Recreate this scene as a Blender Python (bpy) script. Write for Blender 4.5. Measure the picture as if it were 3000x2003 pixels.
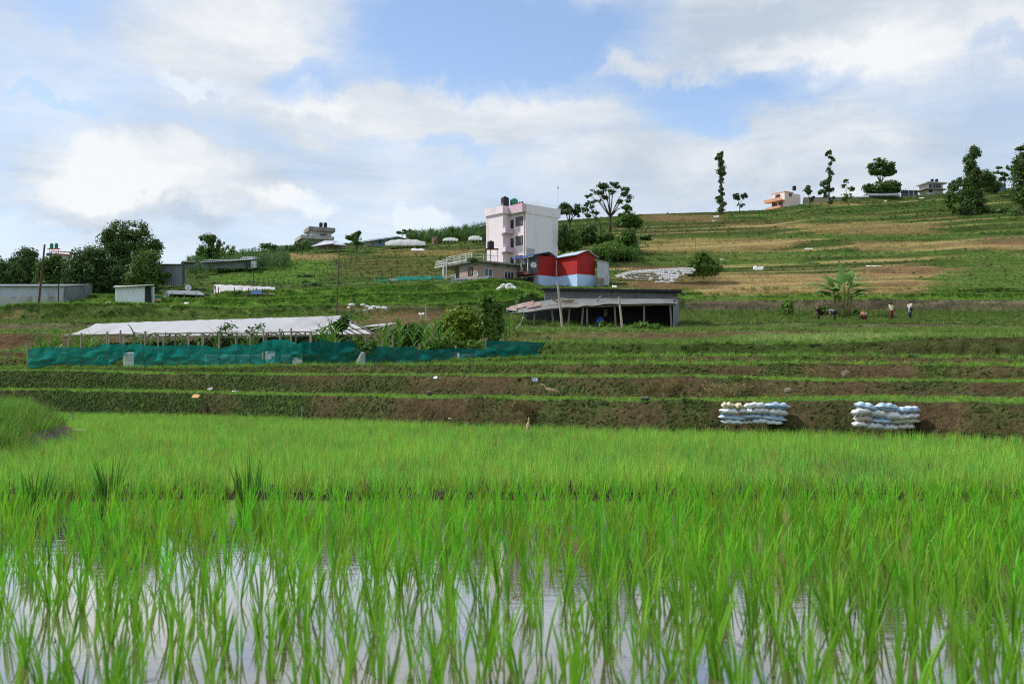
import bpy, bmesh, math, random
import numpy as np
from mathutils import Vector, Matrix, noise as mnoise

random.seed(7); RNG = np.random.default_rng(11)
SC = bpy.context.scene
COL = SC.collection
for o in list(bpy.data.objects): bpy.data.objects.remove(o)

# ------------------------------------------------------------------ camera
CAM_H = 1.05; FPX = 35.0 / 36.0 * 3000.0; HORIZON = 1150.0
PITCH = math.atan((HORIZON - 1001.5) / FPX)
cd = bpy.data.cameras.new('camera'); cam = bpy.data.objects.new('camera', cd); COL.objects.link(cam)
cam.location = (0, 0, CAM_H); cam.rotation_euler = (math.pi / 2 + PITCH, 0, 0)
cd.sensor_width = 36.0; cd.lens = 35.0; cd.clip_start = 0.1; cd.clip_end = 9000
cd.dof.use_dof = True; cd.dof.focus_distance = 30.0; cd.dof.aperture_fstop = 3.6
SC.camera = cam
SC.view_settings.view_transform = 'Standard'; SC.view_settings.look = 'None'
SC.view_settings.exposure = 0.08; SC.view_settings.gamma = 1.0
SC.cycles.max_bounces = 8; SC.cycles.transparent_max_bounces = 12
SC.cycles.use_denoising = False; SC.cycles.filter_width = 1.1
CP, SP = math.cos(PITCH), math.sin(PITCH)
def W(px, py, Y):
    """world point at world depth Y seen at photograph pixel (px, py)"""
    x = (px - 1500.0) / FPX; u = (1001.5 - py) / FPX
    s = Y / (CP - u * SP)
    return Vector((x * s, Y, CAM_H + (SP + u * CP) * s))
def PX(p):
    d = Vector(p) - Vector((0, 0, CAM_H))
    f = d.y * CP + d.z * SP; u = -d.y * SP + d.z * CP
    return 1500 + d.x / f * FPX, 1001.5 - u / f * FPX

# ------------------------------------------------------------------ node helpers
class NT:
    def __init__(s, tree): s.t = tree; s.n = tree.nodes; s.l = tree.links
    def add(s, typ, ins=None, **props):
        n = s.n.new(typ)
        for k, v in props.items(): setattr(n, k, v)
        if ins:
            for k, v in ins.items(): s.put(n.inputs[k], v)
        return n
    def put(s, sock, v):
        if isinstance(v, bpy.types.NodeSocket): s.l.new(v, sock)
        elif isinstance(v, bpy.types.Node): s.l.new(v.outputs[0], sock)
        else: sock.default_value = v
    def m(s, op, a, b=0.0, c=0.0, clamp=False):
        n = s.n.new('ShaderNodeMath'); n.operation = op; n.use_clamp = clamp
        s.put(n.inputs[0], a); s.put(n.inputs[1], b)
        if len(n.inputs) > 2: s.put(n.inputs[2], c)
        return n.outputs[0]
    def mix(s, f, a, b, blend='MIX'):
        n = s.n.new('ShaderNodeMix'); n.data_type = 'RGBA'; n.blend_type = blend; n.clamp_factor = True
        s.put(n.inputs[0], f); s.put(n.inputs[6], a); s.put(n.inputs[7], b)
        return n.outputs[2]
    def rng(s, v, a, b, c=0.0, d=1.0, smooth=False):
        n = s.n.new('ShaderNodeMapRange'); n.clamp = True
        if smooth: n.interpolation_type = 'SMOOTHSTEP'
        for i, x in enumerate((v, a, b, c, d)): s.put(n.inputs[i], x)
        return n.outputs[0]
    def noise(s, vec, scale, detail=4.0, rough=0.5, dist=0.0):
        n = s.n.new('ShaderNodeTexNoise'); n.noise_dimensions = '3D'
        if vec is not None: s.put(n.inputs['Vector'], vec)
        n.inputs['Scale'].default_value = scale; n.inputs['Detail'].default_value = detail
        n.inputs['Roughness'].default_value = rough; n.inputs['Distortion'].default_value = dist
        return n.outputs[0]
def srgb(r, g, b):
    f = lambda c: (c / 255 / 12.92) if c / 255 <= 0.04045 else ((c / 255 + 0.055) / 1.055) ** 2.4
    return (f(r), f(g), f(b), 1.0)

# ------------------------------------------------------------------ world: sky with broken cloud
wd = bpy.data.worlds.new('World'); SC.world = wd; wd.use_nodes = True
SUN_DIR = Vector((-0.66, 0.06, 0.74)).normalized()
SUN_EL = math.asin(SUN_DIR.z); SUN_AZ = math.atan2(SUN_DIR.x, SUN_DIR.y)
def build_world():
    t = NT(wd.node_tree); t.n.clear()
    out = t.add('ShaderNodeOutputWorld'); bg = t.add('ShaderNodeBackground')
    sky = t.add('ShaderNodeTexSky', sky_type='NISHITA', sun_disc=False)
    sky.sun_elevation = SUN_EL; sky.sun_rotation = SUN_AZ; sky.altitude = 1300; sky.air_density = 1.0; sky.dust_density = 0.6; sky.ozone_density = 1.4
    tc = t.add('ShaderNodeTexCoord'); sep = t.add('ShaderNodeSeparateXYZ', {0: tc.outputs['Generated']})
    x, y, z = sep.outputs
    zz = t.m('ADD', t.m('MAXIMUM', z, 0.0), 0.10)
    cmb = t.add('ShaderNodeCombineXYZ', {0: t.m('DIVIDE', x, zz), 1: t.m('DIVIDE', y, zz), 2: 0.0}).outputs[0]
    az = t.m('ARCTAN2', x, y); el = t.m('ARCSINE', z)
    na = t.noise(tc.outputs['Generated'], 5.0, 6, 0.6); nb = t.noise(tc.outputs['Generated'], 11.0, 6, 0.62, 0.3)
    azd = t.m('ADD', az, t.m('MULTIPLY', t.m('SUBTRACT', na, 0.5), 0.22)); eld = t.m('ADD', el, t.m('MULTIPLY', t.m('SUBTRACT', nb, 0.5), 0.12))
    def lobe(px, py, wx, wy, w):
        a0 = math.atan((px - 1500) / FPX); e0 = math.atan((HORIZON - py) / FPX)
        dx = t.m('DIVIDE', t.m('SUBTRACT', azd, a0), wx / FPX); dy = t.m('DIVIDE', t.m('SUBTRACT', eld, e0), wy / FPX)
        r2 = t.m('ADD', t.m('MULTIPLY', dx, dx), t.m('MULTIPLY', dy, dy))
        return t.m('MULTIPLY', t.rng(r2, 0.0, 1.0, 1.0, 0.0, True), w)
    def total(base, lobes):
        for L in lobes: base = t.m('ADD', base, lobe(*L))
        return base
    n1 = t.noise(cmb, 0.62, 9, 0.6, 0.5)
    dens = total(t.m('ADD', n1, 0.09), [
        (1450, 80, 640, 220, -0.52), (880, 255, 190, 75, -0.30), (210, 60, 420, 130, -0.22), (2080, 280, 520, 85, -0.36),
        (2930, 200, 160, 45, -0.28), (1330, 420, 130, 45, -0.25), (60, 375, 150, 30, -0.2),
        (600, 110, 430, 200, 0.30), (2600, 90, 700, 230, 0.35), (1900, 210, 200, 45, 0.35), (1200, 330, 900, 90, 0.25), (420, 560, 500, 180, 0.3), (2300, 500, 900, 180, 0.25)])
    wsp = t.noise(t.add('ShaderNodeMapping', {'Vector': tc.outputs['Generated'], 'Scale': (3.0, 3.0, 17.0)}).outputs[0], 1.6, 8, 0.68, 0.6)
    dens = t.m('ADD', dens, t.m('MULTIPLY', t.m('SUBTRACT', wsp, 0.5), 0.45))
    mask = t.rng(dens, 0.20, 0.80, 0.0, 1.0)
    n3 = t.noise(cmb, 1.5, 8, 0.62, 0.6); n4 = t.noise(tc.outputs['Generated'], 4.0, 7, 0.55, 0.5)
    lum = total(t.m('ADD', t.m('MULTIPLY', n3, 0.55), t.m('MULTIPLY', n4, 0.45)), [
        (400, 540, 360, 130, 0.15), (300, 600, 300, 80, 0.11), (530, 280, 170, 40, 0.14), (930, 310, 200, 60, 0.13), (870, 590, 130, 50, 0.18), (1260, 640, 130, 50, 0.2), (640, 110, 260, 80, 0.05),
        (2350, 220, 350, 120, 0.08), (2900, 560, 420, 220, -0.13), (900, 460, 260, 200, -0.07), (2400, 60, 700, 90, -0.08), (250, 660, 700, 40, -0.06), (2850, 350, 500, 110, -0.06)])
    lum = t.m('ADD', lum, t.m('MULTIPLY', t.m('SUBTRACT', wsp, 0.5), 0.22))
    shade = t.rng(lum, 0.39, 0.66, 0.0, 1.0)
    cloud = t.mix(shade, (5.2, 5.95, 6.9, 1), (9.0, 9.1, 9.1, 1))
    skyc = t.mix(1.0, sky.outputs[0], (2.1, 2.05, 2.0, 1), 'MULTIPLY')
    skyc = t.mix(t.rng(el, 0.0, 0.30, 0.5, 0.08), skyc, (6.4, 7.2, 8.2, 1))
    colr = t.mix(t.m('MULTIPLY', mask, 0.94), skyc, cloud)
    t.put(bg.inputs[0], colr); bg.inputs[1].default_value = 0.1
    t.l.new(bg.outputs[0], out.inputs[0])
build_world()
sd = bpy.data.lights.new('sun', 'SUN'); sd.energy = 3.7; sd.angle = math.radians(4.0); sd.color = (1.0, 0.95, 0.87)
sun = bpy.data.objects.new('sun', sd); COL.objects.link(sun); sun.location = (-60, -20, 80)
sun.rotation_euler = (-SUN_DIR).to_track_quat('-Z', 'Y').to_euler()
# ------------------------------------------------------------------ materials
MATS = {}
def mat(name, col, rough=0.7, var=0.12, scale=3.0, bump=0.0, bscale=20.0, trans=0.0, metal=0.0, spec=0.3, dirt=None, dirt_amt=0.0, coords='Object', stretch=None):
    """procedural material: colour varied by noise, optional bump, translucency and dirt patches"""
    if name in MATS: return MATS[name]
    m = bpy.data.materials.new(name); m.use_nodes = True; t = NT(m.node_tree); t.n.clear()
    out = t.add('ShaderNodeOutputMaterial'); b = t.add('ShaderNodeBsdfPrincipled')
    tc = t.add('ShaderNodeTexCoord'); vec = tc.outputs[coords]
    if stretch: vec = t.add('ShaderNodeMapping', {'Vector': vec, 'Scale': stretch}).outputs[0]
    c = tuple(col[:3]) + (1,)
    n = t.noise(vec, scale, 5, 0.6)
    f = t.rng(n, 0.25, 0.75, 1 - var, 1 + var)
    base = t.mix(1.0, c, t.add('ShaderNodeCombineColor', {0: f, 1: f, 2: f}).outputs[0], 'MULTIPLY')
    if dirt:
        nd = t.noise(vec, scale * 0.6, 6, 0.65, 0.4)
        base = t.mix(t.rng(nd, 0.62 - dirt_amt * 0.3, 0.75 - dirt_amt * 0.2, 0, 0.85), base, tuple(dirt[:3]) + (1,))
    t.put(b.inputs['Base Color'], base); b.inputs['Roughness'].default_value = rough; b.inputs['Metallic'].default_value = metal
    b.inputs['Specular IOR Level'].default_value = spec
    if bump:
        bp = t.add('ShaderNodeBump', {'Strength': bump, 'Height': t.noise(vec, bscale, 6, 0.6)}); bp.inputs['Distance'].default_value = 0.05
        t.put(b.inputs['Normal'], bp.outputs[0])
    sh = b.outputs[0]
    if trans:
        tr = t.add('ShaderNodeBsdfTranslucent'); t.put(tr.inputs[0], base)
        sh = t.add('ShaderNodeMixShader', {0: trans, 1: sh, 2: tr.outputs[0]}).outputs[0]
    t.l.new(sh, out.inputs[0]); MATS[name] = m
    return m
def leaf_mat(name, c1, c2, trans=0.35, rough=0.5, attr=None, zgrad=None, dry=False):
    """foliage: per-object random + noise between two greens, translucent; attr multiplies an instance colour"""
    if name in MATS: return MATS[name]
    m = bpy.data.materials.new(name); m.use_nodes = True; t = NT(m.node_tree); t.n.clear()
    out = t.add('ShaderNodeOutputMaterial'); b = t.add('ShaderNodeBsdfPrincipled')
    oi = t.add('ShaderNodeObjectInfo'); ge = t.add('ShaderNodeNewGeometry')
    r = t.m('ADD', t.m('MULTIPLY', oi.outputs['Random'], 0.5), t.m('MULTIPLY', ge.outputs['Random Per Island'], 0.5))
    if attr:
        at = t.add('ShaderNodeAttribute', attribute_type='INSTANCER', attribute_name=attr)
        f = t.rng(r, 0, 1, 0.72, 1.28)
        base = t.mix(1.0, at.outputs['Color'], t.add('ShaderNodeCombineColor', {0: f, 1: f, 2: f}).outputs[0], 'MULTIPLY')
    else:
        base = t.mix(r, tuple(c1) + (1,), tuple(c2) + (1,))
    if dry:
        base = t.mix(t.m('LESS_THAN', ge.outputs['Random Per Island'], 0.05), base, (0.34, 0.27, 0.09, 1))
        base = t.mix(t.rng(ge.outputs['Random Per Island'], 0.80, 1.0, 0.0, 0.45), base, (0.26, 0.40, 0.05, 1))
    if zgrad:
        va = t.add('ShaderNodeVertexColor', layer_name='Col'); base = t.mix(1.0, base, va.outputs[0], 'MULTIPLY')
    t.put(b.inputs['Base Color'], base); b.inputs['Roughness'].default_value = rough; b.inputs['Specular IOR Level'].default_value = 0.25
    tr = t.add('ShaderNodeBsdfTranslucent'); t.put(tr.inputs[0], base)
    ms = t.add('ShaderNodeMixShader', {0: trans, 1: b.outputs[0], 2: tr.outputs[0]})
    t.l.new(ms.outputs[0], out.inputs[0]); MATS[name] = m
    return m

# ------------------------------------------------------------------ mesh helpers
class MB:
    def __init__(s): s.v = []; s.f = []
    def add(s, v, f):
        k = len(s.v); s.v.extend([tuple(p) for p in v]); s.f.extend([tuple(i + k for i in q) for q in f]); return s
    def box(s, x0, x1, y0, y1, z0, z1):
        v = [(x, y, z) for z in (z0, z1) for y in (y0, y1) for x in (x0, x1)]
        return s.add(v, [(0, 2, 3, 1), (4, 5, 7, 6), (0, 1, 5, 4), (2, 6, 7, 3), (0, 4, 6, 2), (1, 3, 7, 5)])
    def beam(s, a, b, r, n=6, r2=None):
        return s.tube([a, b], [r, r if r2 is None else r2], n)
    def tube(s, pts, rad, n=6, cap=True):
        pts = [Vector(p) for p in pts]; rings = []
        for i, p in enumerate(pts):
            d = (pts[min(i + 1, len(pts) - 1)] - pts[max(i - 1, 0)]).normalized()
            up = Vector((0, 0, 1)) if abs(d.z) < 0.9 else Vector((1, 0, 0))
            u = d.cross(up).normalized(); w = d.cross(u)
            r = rad[i] if hasattr(rad, '__len__') else rad
            rings.append([p + (u * math.cos(2 * math.pi * j / n) + w * math.sin(2 * math.pi * j / n)) * r for j in range(n)])
        v = [q for g in rings for q in g]; f = []
        for i in range(len(pts) - 1):
            for j in range(n): f.append((i * n + j, i * n + (j + 1) % n, (i + 1) * n + (j + 1) % n, (i + 1) * n + j))
        if cap: f.append(tuple(range(n))[::-1]); f.append(tuple((len(pts) - 1) * n + j for j in range(n)))
        return s.add(v, f)
    def lathe(s, prof, n=16, c=(0, 0, 0)):
        v = []; f = []
        for r, z in prof:
            for j in range(n): v.append((c[0] + r * math.cos(2 * math.pi * j / n), c[1] + r * math.sin(2 * math.pi * j / n), c[2] + z))
        for i in range(len(prof) - 1):
            for j in range(n): f.append((i * n + j, i * n + (j + 1) % n, (i + 1) * n + (j + 1) % n, (i + 1) * n + j))
        f.append(tuple(range(n))[::-1]); f.append(tuple((len(prof) - 1) * n + j for j in range(n)))
        return s.add(v, f)
    def slab(s, quad, th):
        """thin solid from four corner points, thickness th along its normal downwards"""
        q = [Vector(p) for p in quad]; nn = (q[1] - q[0]).cross(q[3] - q[0]).normalized() * th
        v = q + [p - nn for p in q]
        return s.add(v, [(0, 1, 2, 3), (7, 6, 5, 4), (0, 4, 5, 1), (1, 5, 6, 2), (2, 6, 7, 3), (3, 7, 4, 0)])
    def prism(s, poly, y0, y1):
        """polygon in xz, extruded along y"""
        n = len(poly); v = [(x, y0, z) for x, z in poly] + [(x, y1, z) for x, z in poly]
        f = [tuple(range(n)), tuple(range(2 * n - 1, n - 1, -1))] + [(i, i + n, (i + 1) % n + n, (i + 1) % n) for i in range(n)]
        return s.add(v, f)
    def grid(s, P):
        """P[i][j] points"""
        a, b = len(P), len(P[0]); v = [p for r in P for p in r]
        return s.add(v, [(i * b + j, i * b + j + 1, (i + 1) * b + j + 1, (i + 1) * b + j) for i in range(a - 1) for j in range(b - 1)])
    def mesh(s, name='m', m=None, smooth=False):
        me = bpy.data.meshes.new(name); me.from_pydata(s.v, [], s.f); me.update()
        if m: me.materials.append(m)
        if smooth: me.polygons.foreach_set('use_smooth', [True] * len(me.polygons))
        return me
    def build(s, name, m, parent=None, smooth=False, loc=None):
        bm = bmesh.new(); me = s.mesh(name, m, smooth); bm.from_mesh(me); bmesh.ops.recalc_face_normals(bm, faces=bm.faces); bm.to_mesh(me); bm.free()
        return put(name, me, parent, loc)
def put(name, me, parent=None, loc=None, rz=0.0):
    o = bpy.data.objects.new(name, me); COL.objects.link(o)
    if parent is not None: o.parent = parent
    if loc is not None: o.location = loc
    if rz: o.rotation_euler.z = rz
    return o
def tag(o, label, cat, group=None, kind=None):
    o['label'] = label; o['category'] = cat
    if group: o['group'] = group
    if kind: o['kind'] = kind
    return o
def thing(name, label, cat, loc=(0, 0, 0), rz=0.0, group=None):
    o = bpy.data.objects.new(name, None); COL.objects.link(o); o.location = loc; o.rotation_euler = (0, 0, rz); o.empty_display_size = 0.2
    return tag(o, label, cat, group)
def tri_mesh(name, V, F, m=None, smooth=False):
    """fast mesh from numpy arrays; F is (n,3) or (n,4)"""
    V = np.asarray(V, dtype=np.float32); F = np.asarray(F, dtype=np.int32); k = F.shape[1]
    me = bpy.data.meshes.new(name); me.vertices.add(len(V)); me.vertices.foreach_set('co', V.ravel())
    me.loops.add(F.size); me.loops.foreach_set('vertex_index', F.ravel())
    me.polygons.add(len(F)); me.polygons.foreach_set('loop_start', np.arange(0, F.size, k, dtype=np.int32))
    me.polygons.foreach_set('loop_total', np.full(len(F), k, dtype=np.int32))
    me.update(calc_edges=True); me.validate()
    if m: me.materials.append(m)
    if smooth: me.polygons.foreach_set('use_smooth', np.ones(len(F), dtype=bool))
    return me

# ---- scatter of small plants as ONE object (stuff) by geometry nodes
def scatter(name, pts, rot, scl, idx, col, sources, label, cat):
    me = bpy.data.meshes.new(name); n = len(pts)
    me.vertices.add(n); me.vertices.foreach_set('co', np.asarray(pts, np.float32).ravel())
    a = me.attributes.new('rot', 'FLOAT_VECTOR', 'POINT'); a.data.foreach_set('vector', np.asarray(rot, np.float32).ravel())
    a = me.attributes.new('scl', 'FLOAT_VECTOR', 'POINT'); a.data.foreach_set('vector', np.asarray(scl, np.float32).ravel())
    a = me.attributes.new('idx', 'INT', 'POINT'); a.data.foreach_set('value', np.asarray(idx, np.int32))
    c4 = np.ones((n, 4), np.float32); c4[:, :3] = col
    a = me.attributes.new('tint', 'FLOAT_COLOR', 'POINT'); a.data.foreach_set('color', c4.ravel())
    o = put(name, me)
    ng = bpy.data.node_groups.new(name, 'GeometryNodeTree')
    ng.interface.new_socket('Geometry', in_out='INPUT', socket_type='NodeSocketGeometry'); ng.interface.new_socket('Geometry', in_out='OUTPUT', socket_type='NodeSocketGeometry')
    gi = ng.nodes.new('NodeGroupInput'); go = ng.nodes.new('NodeGroupOutput'); iop = ng.nodes.new('GeometryNodeInstanceOnPoints'); jn = ng.nodes.new('GeometryNodeJoinGeometry')
    for s in sources:
        oi = ng.nodes.new('GeometryNodeObjectInfo'); oi.inputs['Object'].default_value = s; oi.transform_space = 'ORIGINAL'
        g2 = ng.nodes.new('GeometryNodeGeometryToInstance'); ng.links.new(oi.outputs['Geometry'], g2.inputs[0]); ng.links.new(g2.outputs[0], jn.inputs[0])
    def na(nm, dt):
        q = ng.nodes.new('GeometryNodeInputNamedAttribute'); q.data_type = dt; q.inputs['Name'].default_value = nm; return q.outputs['Attribute']
    e2r = ng.nodes.new('FunctionNodeEulerToRotation'); ng.links.new(na('rot', 'FLOAT_VECTOR'), e2r.inputs[0])
    ng.links.new(gi.outputs[0], iop.inputs['Points']); ng.links.new(jn.outputs[0], iop.inputs['Instance'])
    iop.inputs['Pick Instance'].default_value = True
    ng.links.new(na('idx', 'INT'), iop.inputs['Instance Index']); ng.links.new(e2r.outputs[0], iop.inputs['Rotation']); ng.links.new(na('scl', 'FLOAT_VECTOR'), iop.inputs['Scale'])
    ng.links.new(iop.outputs[0], go.inputs[0])
    md = o.modifiers.new('plants', 'NODES'); md.node_group = ng
    return tag(o, label, cat, kind='stuff')
def source(name, me): return bpy.data.objects.new(name, me)      # not linked: only read by scatter

# ---- smooth value noise for layout
def vnoise(x, seed=0.0, oct=3):
    x = np.atleast_1d(np.asarray(x, float)); out = np.zeros_like(x); amp = 1.0; tot = 0
    for o in range(oct):
        q = x * 2 ** o + seed * 13.7 + o * 5.1; i = np.floor(q); f = q - i; f = f * f * (3 - 2 * f)
        h = lambda k: np.modf(np.abs(np.sin(k * 127.1 + seed * 311.7) * 43758.5453))[0]
        out += amp * (h(i) * (1 - f) + h(i + 1) * f); tot += amp; amp *= 0.5
    return out / tot * 2 - 1
def vnoise2(x, y, seed=0.0, oct=3):
    x = np.asarray(x, float); y = np.asarray(y, float); out = np.zeros(np.broadcast(x, y).shape); amp = 1.0; tot = 0
    for o in range(oct):
        a = x * 2 ** o + seed * 7.3; b = y * 2 ** o + seed * 3.1; i = np.floor(a); j = np.floor(b); f = a - i; g = b - j
        f = f * f * (3 - 2 * f); g = g * g * (3 - 2 * g)
        h = lambda p, q: np.modf(np.abs(np.sin(p * 127.1 + q * 269.5 + seed * 311.7) * 43758.5453))[0]
        out += amp * ((h(i, j) * (1 - f) + h(i + 1, j) * f) * (1 - g) + (h(i, j + 1) * (1 - f) + h(i + 1, j + 1) * f) * g); tot += amp; amp *= 0.5
    return out / tot * 2 - 1
# ------------------------------------------------------------------ terraced hillside
PXC = np.linspace(-1150, 4150, 531); NC = len(PXC)
def ip(tab): return np.interp(PXC, [a for a, b in tab], [b for a, b in tab])
def wz(py, Y):
    u = (1001.5 - py) / FPX; return CAM_H + (SP + u * CP) * Y / (CP - u * SP)
def wx(px, py, Y):
    u = (1001.5 - py) / FPX; return (px - 1500.0) / FPX * Y / (CP - u * SP)
def proj(X, Y, Z):
    f = Y * CP + (Z - CAM_H) * SP; u = -Y * SP + (Z - CAM_H) * CP
    return 1500 + X / f * FPX, 1001.5 - u / f * FPX
G7 = (0, 500, 1000, 1500, 2000, 2500, 3000)
def t7(*v): return ip(list(zip(G7, v)))
ROWS = []          # (Y, Z, kind, k): kind 0 foot, 1 riser, 2 lip, 3 tread
def wob(seed, amp, f=160.0): return vnoise(PXC / f, seed, 4) * amp
YF1 = t7(46, 40, 32.2, 26.4, 23, 21.4, 18.7)
tops = [
    # (py of the lip, depth of the lip, riser run, py of the foot or None)
    (t7(1143, 1149, 1161, 1171, 1179, 1172, 1180), YF1 + 0.5, 0.5, None),
    (ip([(0, 1086), (250, 1088), (500, 1097), (1000, 1100), (1500, 1103), (2000, 1106), (2500, 1118), (3000, 1122)]), YF1 + 3.3, 0.6, None),
    (t7(1080, 1080, 1073, 1069, 1068, 1070, 1074), YF1 + 6.6, 0.5, None),
    (ip([(0, 1050), (90, 1054), (300, 1066), (1000, 1064), (1450, 1056), (1650, 1046), (2000, 1044), (2500, 1046), (3000, 1053)]), t7(57, 56, 55, 46, 32.6, 31.2, 29.5), 0.5, None),
    (ip([(0, 1030), (100, 1034), (300, 1050), (1000, 1046), (1400, 1040), (1620, 1006), (2000, 1008), (2300, 1010), (2500, 1004), (2700, 992), (3000, 986)]), t7(60, 60, 59, 50, 37, 36, 35), 0.8, None),
    (ip([(0, 975), (500, 976), (1000, 968), (1450, 972), (2000, 973), (2300, 968), (2600, 976), (3000, 976)]), t7(74, 73, 72, 63, 57, 57, 57), 1.0, ip([(0, 1020), (1000, 1000), (1500, 1002), (2050, 1000), (2250, 984), (2600, 983), (3000, 984)])),
    (ip([(0, 948), (500, 945), (1000, 938), (1250, 940), (1450, 956), (2000, 954), (2350, 951), (2700, 948), (3000, 953)]), t7(79, 78, 77, 70, 74, 83, 83), 0.8, ip([(0, 968), (1000, 958), (1500, 966), (2000, 963), (2500, 966), (3000, 966)])),
    (ip([(0, 902), (80, 893), (400, 891), (700, 903), (1000, 892), (1300, 893), (1500, 885), (1600, 872), (1900, 870), (2050, 879), (2500, 877), (3000, 879)]),
     ip([(0, 84), (1000, 85), (1400, 87), (1600, 94), (2000, 99), (3000, 100)]), 0.9,
     ip([(0, 940), (700, 934), (1000, 925), (1300, 925), (1500, 925), (1900, 925), (2050, 914), (3000, 914)])),
    (ip([(0, 884), (400, 878), (800, 878), (1100, 862), (1300, 862), (1500, 850), (1600, 858), (1900, 861), (3000, 863)]), ip([(0, 90), (1000, 93), (1500, 97), (2000, 105), (3000, 106)]), 0.7, None),
    (ip([(0, 868), (400, 868), (600, 862), (800, 852), (1000, 846), (1300, 832), (1450, 823), (1540, 832), (1600, 850), (1760, 848), (2000, 846), (2500, 845), (3000, 847)]),
     ip([(0, 97), (1000, 101), (1500, 104), (2000, 112), (3000, 113)]), 0.8, None),
]
prevY, prevZ = YF1, np.full(NC, 0.03)
ROWS.append((YF1 - 6, np.full(NC, -0.25), 3, 0)); ROWS.append((YF1 - 0.35, np.full(NC, -0.12), 3, 0))
def push_step(Yt, Zt, run, foot, k, amp):
    global prevY, prevZ
    if 4 <= k < 10: amp = amp * 1.9
    Yf = Yt - run; Zf = prevZ + 0.04 + 0.012 * (Yf - prevY) if foot is None else foot
    Zf = np.minimum(Zf, Zt - 0.03)
    if k > 0:
        for a in (0.12, 0.45, 0.8): ROWS.append((prevY + (Yf - prevY) * a, prevZ + (Zf - prevZ) * a + wob(k * 3.3 + a * 9, 0.02 + amp * 0.2, 60), 3, k))
    ROWS.append((Yf + wob(k + 0.2, amp), Zf, 0, k))
    for a, e in ((0.22, 0.30), (0.45, 0.58), (0.7, 0.82), (0.9, 0.97)):
        ROWS.append((Yf + (Yt - Yf) * a + wob(k * 2.1 + a, amp * 0.9, 90) + wob(k * 5.1 + a * 3, amp * 0.5, 24), Zf + (Zt - Zf) * e, 1, k))
    Z2 = Zt + wob(k * 1.7 + 4, amp * (1.0 if k < 4 else 0.6), 150) + wob(k * 2.9 + 1, amp * 0.25, 30)
    ROWS.append((Yt + wob(k + 0.9, amp * 0.7), Z2, 2, k))
    prevY, prevZ = Yt, Zt
for k, (py, Yt, run, fpy) in enumerate(tops):
    push_step(Yt, wz(py, Yt), run, None if fpy is None else wz(fpy, Yt - run), k, 0.05 + 0.0016 * float(Yt.mean()))
def hill(pyU, YU, N, k0):
    Y0, Z0 = prevY.copy(), prevZ.copy(); Z1 = wz(pyU, YU); last = np.zeros(NC)
    for i in range(1, N + 1):
        fr = np.clip(i / N + (0 if i == N else 1) * (vnoise(PXC / 520, k0 + i * 1.37, 2) * 0.38 + vnoise(PXC / 130, k0 + i * 2.2, 2) * 0.12) / N, last + 0.12 / N, 1.0); last = fr
        Yt = Y0 + (YU - Y0) * fr; Zt = Z0 + (Z1 - Z0) * fr
        push_step(Yt, Zt, 0.25 * (YU - Y0) / N, prevZ + 0.48 * (Zt - prevZ), k0 + i, 0.16)
hill(ip([(0, 855), (400, 845), (560, 822), (700, 806), (1000, 798), (1300, 797), (1500, 795), (1800, 792), (2000, 790), (2500, 770), (3000, 752)]),
     ip([(0, 118), (500, 120), (700, 128), (1000, 132), (1500, 140), (2000, 142), (2500, 146), (3000, 150)]), 6, 10)
K6Y = ip([(0, 160), (480, 165), (700, 190), (1000, 200), (1420, 205), (1640, 220), (1880, 240), (2300, 255), (3000, 270)])
hill(ip([(-1000, 850), (0, 838), (300, 832), (480, 806), (560, 776), (700, 742), (900, 722), (1100, 706), (1300, 688), (1420, 672), (1640, 646), (1880, 628), (2110, 621), (2260, 614), (2350, 598), (2500, 583), (2640, 577), (2800, 565), (3000, 548), (3500, 520), (4100, 500)]),
     K6Y, 12, 19)
for dy, dz in ((6, -0.6), (22, -3.5), (60, -9), (140, -16), (420, -40)): ROWS.append((prevY + dy, np.maximum(prevZ + dz, -0.6), 3, 45))
RY = np.array([r[0] for r in ROWS]); RZ = np.array([r[1] for r in ROWS]); RKIND = np.array([r[2] for r in ROWS]); RK = np.array([r[3] for r in ROWS])
NR = len(ROWS)
for i in range(1, NR): RY[i] = np.maximum(RY[i], RY[i - 1] + 0.02)
PYA = np.repeat(PXC[None, :], NR, 0) * 0
TPX = np.repeat(PXC[None, :], NR, 0)
RX = (TPX - 1500) / FPX * (RY * CP + (RZ - CAM_H) * SP)
TPY = proj(RX, RY, RZ)[1]
RT = RX / RY
def ground(X, Y):
    """terrain height at world X, Y"""
    t = X / Y; ys = np.array([np.interp(t, RT[i], RY[i]) for i in range(NR)]); zs = np.array([np.interp(t, RT[i], RZ[i]) for i in range(NR)])
    return float(np.interp(Y, ys, zs))
def gpt(px, Y, dz=0.0):
    """terrain point under photograph column px at depth Y"""
    X = (px - 1500) / FPX * Y; z = ground(X, Y)
    for _ in range(3):
        X = (px - 1500) / FPX * (Y * CP + (z - CAM_H) * SP); z = ground(X, Y)
    return Vector((X, Y, z + dz))
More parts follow.
